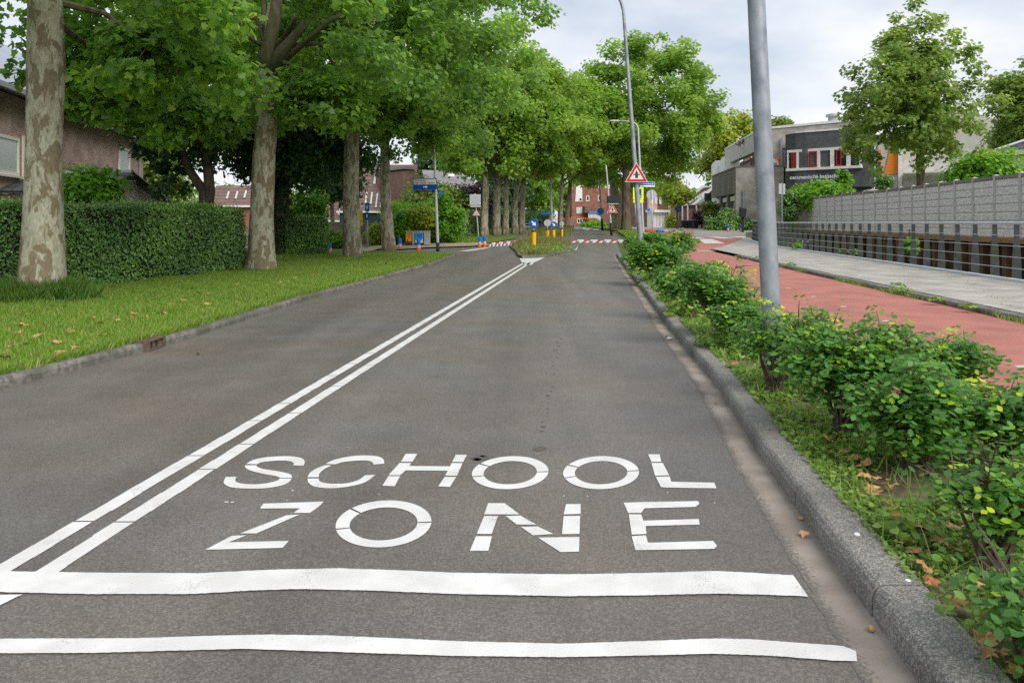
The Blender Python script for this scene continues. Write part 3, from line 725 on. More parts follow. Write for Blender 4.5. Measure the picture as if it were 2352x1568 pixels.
# white lines
MK = .003
def flat(mb, pix, dz=MK):
    pts = [G(x, y, dz) for x, y in pix]
    a = sum((pts[i].x * pts[(i + 1) % len(pts)].y - pts[(i + 1) % len(pts)].x * pts[i].y) for i in range(len(pts)))
    if a < 0: pts.reverse()
    mb.face(pts, [(p.x, p.y) for p in pts])
ln = MB(); rr = random.Random(11)
def cl(Y): return -1.908 + .1092 * (Y - 3.449)
for off in (-.0975, .0975):
    y = 2.86 if off > 0 else 2.72
    while y < 25.8:
        e = min(25.8, y + (rr.uniform(.45, 1.1) if y < 12 else 6))
        g_ = .012 if y < 12 else 0
        n = max(1, int((e - y) / .12)) if y < 10 else 1
        for i in range(n):
            a, b = y + g_ / 2 + (e - y - g_) * i / n, y + g_ / 2 + (e - y - g_) * (i + 1) / n
            j = [rr.uniform(-.003, .003) if y < 10 else 0 for _ in range(2)]
            ln.face([(cl(a) + off - .046 + j[0], a, MK), (cl(a) + off + .046 + j[1], a, MK), (cl(b) + off + .046 + j[1], b, MK), (cl(b) + off - .046 + j[0], b, MK)])
        y = e
flat(ln, [(1193, 592.8), (1251, 591.8), (1226, 603), (1222, 608), (1202, 608)])
struct('centre_line', ln, M['paint'])
def ragged(top, bot, step=7, amp=.9):
    """outline of a hand-laid stripe: its edges wander a little"""
    rr = random.Random(len(top) * 7 + int(top[0][1])); out_t, out_b = [], []
    x0, x1 = top[0][0], top[-1][0]
    n = int((x1 - x0) / step)
    for i in range(n + 1):
        x = x0 + (x1 - x0) * i / n
        out_t.append((x, lerp(top, x) + rr.uniform(-amp, amp) * .5))
    x0, x1 = bot[0][0], bot[-1][0]; n = int((x1 - x0) / step)
    for i in range(n + 1):
        x = x0 + (x1 - x0) * i / n
        out_b.append((x, lerp(bot, x) + rr.uniform(-amp, amp) * .5))
    return out_t, out_b
def stripe(mb, top, bot):
    t, b = ragged(top, bot); n = max(len(t), len(b))
    for i in range(n - 1):
        def at(a, k): 
            f = k / (n - 1) * (len(a) - 1); j = min(int(f), len(a) - 2); u = f - j
            return (a[j][0] + (a[j + 1][0] - a[j][0]) * u, a[j][1] + (a[j + 1][1] - a[j][1]) * u)
        flat(mb, [at(t, i), at(t, i + 1), at(b, i + 1), at(b, i)], MK * 2)
sp = MB()
stripe(sp, [(-1000, 1306), (0, 1310.6), (221, 1314), (469, 1315.5), (480, 1314), (620, 1307.5), (775, 1304), (900, 1308), (1041, 1314), (1300, 1318), (1480, 1315), (1640, 1310), (1720, 1314), (1822, 1320)],
       [(-1000, 1353), (0, 1358.5), (199, 1363), (443, 1363), (576, 1355), (686, 1351.5), (850, 1355), (1041, 1363), (1300, 1368), (1480, 1366), (1640, 1362), (1740, 1364), (1856, 1368.5)])
stripe(sp, [(-1400, 1462), (0, 1465.5), (310, 1464.5), (487, 1459), (620, 1456), (752, 1458), (900, 1464), (1041, 1471), (1290, 1477), (1480, 1471), (1640, 1465), (1720, 1466.5), (1850, 1476), (1935, 1482), (1966, 1494)],
       [(-1400, 1495), (0, 1499), (221, 1498), (398, 1493), (553, 1489), (664, 1492), (860, 1499), (1041, 1505), (1290, 1508), (1480, 1504), (1640, 1500), (1760, 1504), (1920, 1516), (1969, 1517.5)])
flat(sp, [(-60, 1366), (52, 1364), (40, 1369), (0, 1389), (-60, 1420)], MK * 2)
struct('stop_stripes', sp, M['paint'])
# the lettering, from stencils
lt = MB()
def Z(p): return ((700 + p[0] / 1.1473) * .6125, (1650 + p[1] / 1.1473) * .6125)
def zp(*pts): flat(lt, [Z(p) for p in pts])
def band(outer, inner):
    n = max(len(outer), len(inner)) * 3
    def at(a, k):
        f = k / n * (len(a) - 1); j = min(int(f), len(a) - 2); u = f - j
        return (a[j][0] + (a[j + 1][0] - a[j][0]) * u, a[j][1] + (a[j + 1][1] - a[j][1]) * u)
    for i in range(n): flat(lt, [Z(at(outer, i)), Z(at(outer, i + 1)), Z(at(inner, i + 1)), Z(at(inner, i))])
def spl(pts, n=6):
    out = []
    for i in range(len(pts) - 1):
        p0, p1, p2, p3 = pts[max(i - 1, 0)], pts[i], pts[i + 1], pts[min(i + 2, len(pts) - 1)]
        for k in range(n):
            t = k / n
            out.append(tuple(.5 * (2 * p1[d] + (p2[d] - p0[d]) * t + (2 * p0[d] - 5 * p1[d] + 4 * p2[d] - p3[d]) * t * t + (3 * p1[d] - p0[d] - 3 * p2[d] + p3[d]) * t ** 3) for d in (0, 1)))
    return out + [pts[-1]]
# S
band(spl([(256, 101), (290, 83), (350, 72), (430, 68), (490, 75), (508, 91), (502, 109)]), spl([(303, 103), (320, 95), (365, 89), (415, 87), (447, 91), (461, 99), (458, 108)]))
band(spl([(252, 107), (253, 117), (275, 130), (325, 143), (382, 153), (402, 161)]), spl([(300, 107), (306, 115), (335, 124), (400, 134), (445, 146), (454, 161)]))
band(spl([(452, 164), (437, 182), (400, 196), (335, 206), (255, 207), (190, 201), (160, 184), (168, 157)]), spl([(400, 164), (392, 172), (360, 181), (310, 188), (260, 188), (222, 182), (209, 172), (215, 157)]))
# C
band(spl([(597, 101), (640, 82), (720, 67), (800, 66), (843, 78), (850, 100)]), spl([(640, 103), (670, 94), (720, 88), (768, 87), (797, 93), (805, 104)]))
band(spl([(595, 107), (556, 122), (530, 140), (520, 158)]), spl([(624, 107), (592, 124), (572, 142), (568, 158)]))
band(spl([(520, 164), (525, 183), (552, 199), (622, 206), (700, 198), (768, 180), (812, 148)]), spl([(568, 164), (573, 176), (598, 184), (640, 187), (690, 184), (738, 171), (768, 150)]))
# H
zp((942, 58), (992, 58), (972, 92), (922, 92)); zp((916, 97), (966, 97), (958, 110), (942, 129), (918, 150), (868, 150)); zp((958, 110), (1133, 112), (1122, 131), (942, 129))
zp((1140, 98), (1187, 98), (1163, 152), (1112, 152)); zp((868, 154), (918, 154), (895, 197), (842, 195)); zp((1110, 157), (1160, 157), (1132, 200), (1082, 198)); zp((1158, 62), (1206, 62), (1189, 93), (1142, 93))
def ringo(cx, cyy, rx, ry, tx, ty, shear, cuts):
    for a0, a1 in cuts:
        n = 26
        o, i_ = [], []
        for k in range(n + 1):
            t = math.radians(a0 + (a1 - a0) * k / n); c_, s_ = math.cos(t), math.sin(t)
            y = -s_ * ry; yi = -s_ * (ry - ty)
            o.append((cx + c_ * rx + shear * y, cyy + y)); i_.append((cx + c_ * (rx - tx) + shear * yi, cyy + yi))
        band(o, i_)
ringo(1392, 139, 164, 71, 50, 21, -.22, [(5, 146), (149.5, 193), (196, 362)])
ringo(1783, 139, 163, 71, 50, 21, -.09, [(9, 151), (154.5, 197), (200, 366)])
# L
zp((1985, 60), (2035, 60), (2042, 92), (2000, 93)); zp((2000, 97), (2048, 97), (2076, 150), (2015, 152)); zp((2018, 157), (2078, 155), (2085, 178), (2055, 203), (2040, 200)); zp((2085, 178), (2270, 182), (2280, 206), (2055, 203))
# Z
zp((330, 272), (590, 263), (573, 281), (487, 292), (315, 293)); zp((573, 281), (530, 312), (460, 312), (487, 292)); zp((430, 322), (487, 318), (300, 400), (230, 400)); zp((195, 410), (258, 408), (180, 438), (80, 470)); zp((180, 438), (440, 432), (412, 462), (80, 470))
ringo(847, 359, 205, 101, 60, 30, -.24, [(6, 138), (141.5, 192), (195, 363)])
# N
zp((1297, 270), (1368, 270), (1432, 318), (1280, 318)); zp((1280, 325), (1340, 325), (1312, 402), (1248, 402)); zp((1245, 412), (1313, 412), (1298, 475), (1218, 475))
zp((1372, 325), (1435, 323), (1505, 362), (1420, 362)); zp((1438, 372), (1510, 370), (1578, 402), (1490, 408)); zp((1632, 274), (1695, 274), (1695, 316), (1622, 318)); zp((1622, 325), (1693, 325), (1690, 402), (1615, 403)); zp((1512, 418), (1690, 415), (1688, 478), (1608, 480))
# E
zp((1880, 268), (1962, 265), (1970, 292), (1955, 312), (1900, 312)); zp((1962, 265), (2200, 261), (2206, 273), (2188, 286), (1970, 292)); zp((1902, 318), (1955, 318), (1965, 345), (1975, 368), (1978, 402), (1915, 405)); zp((1965, 345), (2203, 338), (2207, 362), (1975, 368)); zp((1915, 412), (1975, 408), (1985, 440), (1990, 471), (1930, 472)); zp((1985, 440), (2265, 432), (2282, 453), (2270, 466), (1990, 471))
for x, y, w_ in ((163, 263, 18), (190, 264, 14), (452, 214, 8), (430, 256, 4), (1622, 238, 5), (1722, 239, 5), (2068, 222, 5), (825, 230, 4), (2270, 267, 5)):
    zp((x, y), (x + w_, y - 1), (x + w_ - 2, y + 3.5), (x - 1, y + 4))
struct('school_zone_lettering', lt, M['paint'])
# dark drips and marks on the right lane
st = MB(); rr = random.Random(8)
for k in range(34):
    f = k / 33; x = 1302 - 55 * f + rr.uniform(-6, 6); y = 700 + 290 * f ** 1.2; c = G(x, y); r_ = rr.uniform(.010, .021)
    if rr.random() < .25: continue
    q = [(c.x + r_ * rr.uniform(.6, 1.2) * math.cos(a * .785), c.y + 1.8 * r_ * rr.uniform(.6, 1.2) * math.sin(a * .785), .0016) for a in range(8)]; st.face(q, [(p[0], p[1]) for p in q])
for x, y, r_ in ((1102, 1052, .055), (1095, 1055, .03), (1240, 1030, .05), (1112, 1047, .025)):
    c = G(x, y); q = [(c.x + r_ * rr.uniform(.6, 1.2) * math.cos(a * .63), c.y + r_ * rr.uniform(.6, 1.2) * math.sin(a * .63), .0016) for a in range(10)]; st.face(q, [(p[0], p[1]) for p in q])
struct('road_stains', st, mat('oil_stain', (.105, .098, .09), .6))
# speed table markings: red band with white teeth
tr, tw_ = MB(), MB()
for x0, x1, ytop, ybot, n, dy in ((1312, 1436, 550.5, 557.5, 4, 0), (1122, 1190, 557.5, 567, 4, -5)):
    def hy(x, f): return ytop + (ybot - ytop) * f + dy * (x - x0) / (x1 - x0)
    flat(tr, [(x0, hy(x0, 0)), (x1, hy(x1, 0)), (x1, hy(x1, .45)), (x0, hy(x0, .45))], .006)
    w_ = (x1 - x0) / n
    for i in range(n):
        a = x0 + w_ * (i + .45); b = a + w_ * .5
        flat(tw_, [(a, hy(a, 0)), (b, hy(b, 0)), (b, hy(b, .45)), (a, hy(a, .45))], .011)
        for k in range(2):
            u = x0 + w_ * (i + .1 + .5 * k); flat(tw_, [(u + w_ * .08, hy(u, .42)), (u + w_ * .3, hy(u, .42)), (u + w_ * .16, hy(u, 1)), (u - w_ * .08, hy(u, 1))], .011)
struct('speed_table_red', tr, M['red_paint']); struct('speed_table_teeth', tw_, M['paint'])
mk = MB()
for q in ([(1604, 549.5), (1634, 548.5), (1665, 558.8), (1618, 559)], [(1560, 544.2), (1590, 544), (1623, 547.8), (1600, 548)], [(1622, 544), (1650, 543.8), (1690, 547.5), (1664, 548)], [(1672, 543), (1705, 543), (1755, 546.6), (1720, 547)],
          [(1724, 551.5), (1733, 551.5), (1775, 559), (1765, 559.5)], [(1810, 551), (1850, 552), (1870, 556), (1845, 557)], [(1318, 574), (1324, 574), (1330, 561), (1326, 561)], [(1052, 577), (1075, 577), (1128, 569), (1114, 569)],
          [(1340, 529), (1352, 529), (1356, 526), (1346, 526)], [(1362, 529), (1374, 529), (1377, 526), (1367, 526)], [(1322, 533), (1330, 533), (1345, 524), (1340, 524)]): flat(mk, q, .012)
struct('crossing_marks', mk, M['paint'])
wd = MB()
for x, y, w_, h_ in ((1810, 662, 13, 1.8), (1867, 681, 15, 2.2), (1936, 704, 18, 2.8), (2033, 737, 22, 3.4), (2169, 781, 27, 4.5), (2346, 841, 36, 7), (1768, 647, 10, 1.5), (1735, 637, 9, 1.3)):
    flat(wd, [(x - w_ * .5, y - h_ * .3), (x + w_ * .3, y - h_ * .5), (x + w_ * .55, y + h_ * .3), (x - w_ * .2, y + h_ * .5)], .003)
struct('worn_path_marks', wd, mat('worn_paint', (.50, .34, .29), .7, (.62, .50, .45), 30))

# traffic island: kerb, soil; the long grass on it is stuff
isl = [G(x, y) for x, y in ((1184, 579), (1190, 590), (1200, 594), (1252, 592), (1296, 582), (1322, 573), (1330, 563))]
isl += [Vector((3.7, 45, 0)), Vector((.3, 45, 0)), Vector((-.15, 42, 0))]
mb = MB(); mb.prism([(p.x, p.y) for p in isl], -.05, .10); struct('traffic_island', mb, M['kerb_old'])
# ================================================================== buildings
# --- brown brick house on the left, its long eaves running away from us
def house_left():
    A, B = (-14.0, 15.3), (-18.81, 37.75)
    w = Wall(A, B)
    t = thing('brick_house', 'brown brick house behind the hedge and the nearest plane tree', 'house', (A[0] - 4, 26, 0))
    mb = MB(); w.slab(mb, [(0, -.1), (w.len, -.1), (w.len, 5.5), (0, 5.5)], -7, 0); mb.build('wall', M['brick_l'], t)
    rf = MB(); e0 = [w.p(-.2, 5.45, .45), w.p(w.len + .15, 5.45, .45), w.p(w.len + .15, 8.9, -3.9), w.p(-.2, 8.9, -3.9)]
    rf.face(e0); rf.face([w.p(-.2, 8.9, -3.9), w.p(w.len + .15, 8.9, -3.9), w.p(w.len + .15, 5.45, -7.5), w.p(-.2, 5.45, -7.5)])
    rf.face([w.p(w.len + .15, 5.45, .45), w.p(w.len + .15, 5.45, -7.5), w.p(w.len + .15, 8.9, -3.9)])
    rf.face([w.p(-.2, 5.4, .43), w.p(-.2, 5.4, -7.4), w.p(w.len + .15, 5.4, -7.4), w.p(w.len + .15, 5.4, .43)])
    r = rf.build('roof', M['roof_shiny'], t)
    gb = MB(); w.box(gb, -.2, w.len + .15, 5.34, 5.5, .44, .58); gb.build('gutter', M['pipe'], r)
    cb = MB()
    w.box(cb, 0, w.len, 5.18, 5.36, .0, .1); w.box(cb, 0, w.len, 5.08, 5.177, .0, .05)
    cb.build('eaves_corbels', M['brick_l'], t)
    a0, z1 = w.at(-6, 306); a1, _ = w.at(42, 312); _, z0 = w.at(42, 405)
    window(t, w, a0 - .2, a1, z0, z1, M['cream'], M['glass_l'], .1, sill=M['cream'])
    a0, z1 = w.at(272, 336); a1, _ = w.at(297, 345); _, z0 = w.at(296, 428)
    window(t, w, a0, a1, z0, z1, M['cream'], M['glass_l'], .12)
    a, zt = w.at(316, 345); _, zb = w.at(322, 440)
    p = MB(); p.tube([w.p(a, 5.36, .5), w.p(a, 5.1, .1), w.p(a, .1, .1)], .05, 8); p.build('downpipe', M['pipe'], t)
    a0, z1 = w.at(210, 330)
    window(t, w, a0 - 6.5, a0 - 5.2, 2.8, 4.2, M['cream'], M['glass_l'], .1)
house_left()
def shed():
    t = thing('garden_shed', 'low shed with dark tiled gable roof and pale boarded end above the hedge', 'shed', (-16, 25, 0))
    apx, f0, f1 = Vector((-13.05, 25, 2.93)), Vector((-12.3, 21.9, 2.25)), Vector((-13.4, 28.1, 2.2))
    d = Vector((-7.5, .9, 0))
    mb = MB()
    mb.face([f0 * 1, f1 * 1, apx]); 
    for a, b in ((f0, f1),): mb.face([Vector((a.x, a.y, 0)), Vector((b.x, b.y, 0)), b, a])
    mb.face([Vector((f0.x, f0.y, 0)) + d, Vector((f0.x, f0.y, 0)), f0, f0 + d])
    mb.build('wall', M['shed_wall'], t)
    o = Vector((.25, -.03, .0)); th = Vector((0, 0, .09)); up = Vector((0, 0, .06))
    rf = MB()
    for e, s in ((f0 + Vector((.05, -.3, -.06)), 1), (f1 + Vector((0, .3, -.08)), -1)):
        q = [e + o + up, apx + o + up, apx + d + up, e + d + up]
        if s < 0: q.reverse()
        rf.face([v + th for v in q]); rf.face(list(reversed(q)))
        for i in range(4): rf.face([q[i], q[(i + 1) % 4], q[(i + 1) % 4] + th, q[i] + th])
    r = rf.build('roof', M['roof_dark'], t)
    rb = MB(); rb.tube([apx + o + up + th, apx + d + up + th], .1, 8); rb.build('ridge', M['pipe'], r)
    vb = MB(); vb.tube([f1 + o + Vector((.02, .3, .0)), apx + o + Vector((.03, 0, .1)), f0 + o + Vector((.05, -.3, .0))], .075, 6); vb.build('verge_board', M['black'], t)
    c = MB(); c.tube([f1 + Vector((.1, .45, -2.2)), f1 + Vector((.1, .45, .06))], .1, 10); c.build('downpipe', M['pipe'], t)
shed()
# --- terraces with steep tiled roofs behind the second and third tree
def terrace(name, label, px0, px1, py_top, py_eave, py_base, Y, roofm, wallm, lights, dormers, lean=.35, gable=None):
    w = Wall((XP(px0, Y), Y), (XP(px1, Y), Y))
    zt, ze = ZP(py_top, Y), ZP(py_eave, Y); back = (zt - ze) * .62
    t = thing(name, label, 'house', (XP((px0 + px1) / 2, Y), Y + back, 0))
    mb = MB(); w.slab(mb, [(0, -.1), (w.len, -.1), (w.len, ze), (0, ze)], -back * 2, 0); 
    mb.face([w.p(w.len, ze, 0), w.p(w.len, ze, -2 * back), w.p(w.len, zt - .05, -back)]); mb.face([w.p(0, ze, -2 * back), w.p(0, ze, 0), w.p(0, zt - .05, -back)])
    mb.build('wall', wallm, t)
    rf = MB(); rf.face([w.p(-.1, ze - .05, .25), w.p(w.len + .1, ze - .05, .25), w.p(w.len + .1, zt, -back), w.p(-.1, zt, -back)])
    rf.face([w.p(w.len + .1, ze, -2 * back), w.p(-.1, ze, -2 * back), w.p(-.1, zt, -back), w.p(w.len + .1, zt, -back)])
    r = rf.build('roof', roofm, t)
    eb = MB(); w.box(eb, -.1, w.len + .1, ze - .22, ze - .06, .02, .3); eb.build('eaves_board', M['white'], t)
    def on(px, py):      # the roof slope where the photograph shows (px, py)
        lo, hi = 0.0, 1.0
        for _ in range(40):
            m_ = (lo + hi) / 2; z = ze + (zt - ze) * m_; y = Y - .25 + (back + .25) * m_
            if ZP(py, y) > z: lo = m_
            else: hi = m_
        a = XP(px, Y - .25 + (back + .25) * lo) - w.A.x
        return a, lo
    for (x0, y0, x1, y1) in lights:
        a0, f0 = on(x0, y0); a1, f1 = on(x1, y1)
        if f1 < f0: f0, f1 = f1, f0
        nrm = Vector((0, -(zt - ze), back + .25)).normalized()
        def q(a, f, h): return w.p(a, ze + (zt - ze) * f, .25 - (back + .25) * f) + nrm * h
        m = MB(); m.hexa([q(a0, f0, .02), q(a1, f0, .02), q(a1, f1, .02), q(a0, f1, .02), q(a0, f0, .14), q(a1, f0, .14), q(a1, f1, .14), q(a0, f1, .14)])
        s = m.build('roof_window', M['white'], t)
        i = .09
        g_ = MB(); d = (a1 - a0) * .16; e = (f1 - f0) * .1
        g_.face([q(a0 + d, f0 + e, .15), q(a1 - d, f0 + e, .15), q(a1 - d, f1 - e, .15), q(a0 + d, f1 - e, .15)]); g_.build('pane', M['glass_l'], s)
    if gable:
        pass
    return t
terrace('terraced_house', 'low house with reddish tiled roof seen between the two stemmed tree and second plane', 488, 640, 425, 470, 486, 62, M['roof_brown'], M['brick_r'], [(520, 458, 528, 442), (540, 458, 548, 442), (560, 456, 568, 440), (586, 456, 594, 440)], [])
terrace('terraced_house', 'low house with steep brown roof behind the young pale trunk', 700, 806, 428, 504, 560, 64, M['roof_brown'], M['brick_b'], [(730, 492, 737, 462), (748, 492, 755, 462), (778, 496, 785, 462)], [])
terrace('terraced_house', 'tall brown tiled roof with rows of white skylights beside the fourth plane tree', 806, 946, 372, 504, 560, 60, M['roof_brown'], M['brick_b'], [(858, 424, 865, 404), (868, 424, 875, 404), (890, 428, 897, 408), (838, 468, 845, 444), (850, 470, 857, 444), (862, 478, 869, 446), (873, 478, 880, 446), (901, 466, 908, 448), (930, 486, 936, 456), (941, 488, 945, 458)], [])
def brown_gable():
    Y = 58; w = Wall((XP(926, Y), Y), (XP(966, Y), Y + 1))
    t = thing('end_house', 'blank brown brick gable rising behind the blue direction sign', 'house', w.p(w.len / 2, 0))
    mb = MB(); w.slab(mb, [(0, -.1), (w.len, -.1), (w.len, ZP(404, Y)), (w.len * .55, ZP(389, Y)), (0, ZP(392, Y))], -5, 0); mb.build('wall', M['brick_b'], t)
    r = MB(); w.box(r, -.1, w.len * .62, ZP(391, Y) + .08, ZP(388.5, Y) + .15, -5, .12); r.build('roof', M['roof_grey'], t)
brown_gable()
def grey_roof_house():
    Y = 85; w = Wall((XP(985, Y), Y), (XP(1094, Y), Y + 1.5))
    t = thing('grey_roofed_house', 'red brick house with broad grey tiled roof behind the copper tree', 'house', w.p(w.len / 2, 0))
    ze, zt = ZP(428, Y), ZP(386, Y)
    mb = MB(); w.slab(mb, [(0, -.1), (w.len, -.1), (w.len, ze), (0, ze)], -9, 0); mb.build('wall', M['brick_r'], t)
    rf = MB(); rf.face([w.p(-.3, ze - .1, .5), w.p(w.len + .3, ze - .1, .5), w.p(w.len - 1.4, zt, -3.5), w.p(-.3, zt, -3.5)])
    rf.face([w.p(w.len + .3, ze - .1, .5), w.p(w.len + .3, ze - .1, -8), w.p(w.len - 1.4, zt, -3.5)]); r = rf.build('roof', M['roof_grey'], t)
    nrm = Vector((0, -.6, .8))
    s = MB(); c = w.p(w.len * .53, ze + (zt - ze) * .62, -2.0) + nrm * .1
    s.hexa([c + Vector(q) for q in ((-.35, 0, -.2), (.35, 0, -.2), (.35, .35, .1), (-.35, .35, .1), (-.35, -.1, -.1), (.35, -.1, -.1), (.35, .25, .22), (-.35, .25, .22))]); s.build('roof_window', M['white'], r)
    for a in (.18, .36): v = MB(); v.tube([w.p(w.len * a, ze + 1.2, -1.6), w.p(w.len * a, ze + 2.1, -1.6)], .07, 6); v.build('vent_pipe', M['black'], r)
    fb = MB(); w.box(fb, -.3, w.len + .3, ze - .5, ze - .12, .02, .52); fb.build('fascia', M['white'], t)
    a = w.len * .47; window(t, w, a, a + 1.0, ZP(458, Y), ZP(435, Y), M['white'], M['glass_l'], .12)
    window(t, w, a + 2.4, a + 3.4, ZP(458, Y), ZP(435, Y), M['white'], M['glass_l'], .12)
grey_roof_house()
# --- far red brick house at the end of the street
def far_house():
    Y = 128; w = Wall((XP(1313, Y), Y), (XP(1420, Y), Y + 2)); S = Y / F
    t = thing('corner_house', 'far red brick house with blue railed steps at the end of the road', 'house', w.p(w.len / 2, 0))
    def W(x, y): return w.at(x, y)
    z = lambda y: ZP(y, Y)
    mb = MB(); w.slab(mb, [(0, .2), (w.len, .2), (w.len, z(432)), (w.sa(1340), z(428)), (w.sa(1336), z(421)), (w.sa(1322), z(431)), (0, z(440))], -8, 0); mb.build('wall', M['brick_r'], t)
    p = MB(); w.slab(p, [(w.sa(1321), z(463)), (w.sa(1337), z(463)), (w.sa(1337), z(423)), (w.sa(1323), z(430))], .01, .08); bay = p.build('white_bay', M['white'], t)
    for x0, x1, y0, y1, bars in ((1329, 1337, 463, 454, ()), (1346, 1353.5, 462, 449, ()), (1373, 1380, 461, 448, ()), (1324, 1337, 490, 476, (1330.5,)), (1325, 1338, 513, 502, (1331.5,)), (1375, 1381, 500, 477, ())):
        window(t, w, w.sa(x0), w.sa(x1), z(y0), z(y1), M['white'], M['glass_l'] if y1 > 470 and y1 < 480 else M['glass'], .13, [w.sa(b) for b in bars], .09 if x0 == 1329 else 0)
    c = MB(); w.slab(c, [(w.sa(1338), z(489)), (w.sa(1359), z(489)), (w.sa(1354), z(474)), (w.sa(1339), z(474))], .02, 1.2); c.build('porch_roof', M['roof_brown'], t)
    s = MB(); w.slab(s, [(w.sa(1345), z(525)), (w.sa(1377), z(525)), (w.sa(1377), z(511)), (w.sa(1359), z(501)), (w.sa(1345), z(501))], .05, 1.6); st = s.build('front_steps', M['brick_b'], t)
    rl = MB(); rl.tube([w.p(w.sa(1345), z(489), 1.7), w.p(w.sa(1361), z(489), 1.7), w.p(w.sa(1377), z(497), 1.7)], .16, 6); rl.build('handrail', M['sign_lblue'], st)
    b = MB()
    for x in range(1345, 1377, 3):
        f = max(0, (x - 1361) / 16.0); b.tube([w.p(w.sa(x), z(501 + 10 * f), 1.62), w.p(w.sa(x), z(490 + 8 * f), 1.62)], .1, 5)
    b.build('balusters', M['white'], st)
    wl_ = MB(); w.box(wl_, w.sa(1290), w.sa(1316), .4, z(502), -.3, 1.5); wl_.build('garden_wall', M['brick_b'], t)
far_house()
def bunting():
    Y = 122; mb = MB(); rr = random.Random(4); x = 1262
    pts = []
    while x < 1360:
        y = 500 + 2.2 * math.sin((x - 1262) / 13.0) ; pts.append(P(x, y, Y)); x += 4.6
    mb.tube(pts, .012, 4)
    for p in pts:
        mb.hexa([p + Vector((dx, dy, dz)) for dz in (-.24, 0) for dx, dy in ((-.08, -.02), (.08, -.02), (.08, .02), (-.08, .02))])
    tag(mb.build('bunting', M['bol_orange'], None, pts[0]), 'string of orange flags across the front of the far brick house', 'bunting')
bunting()
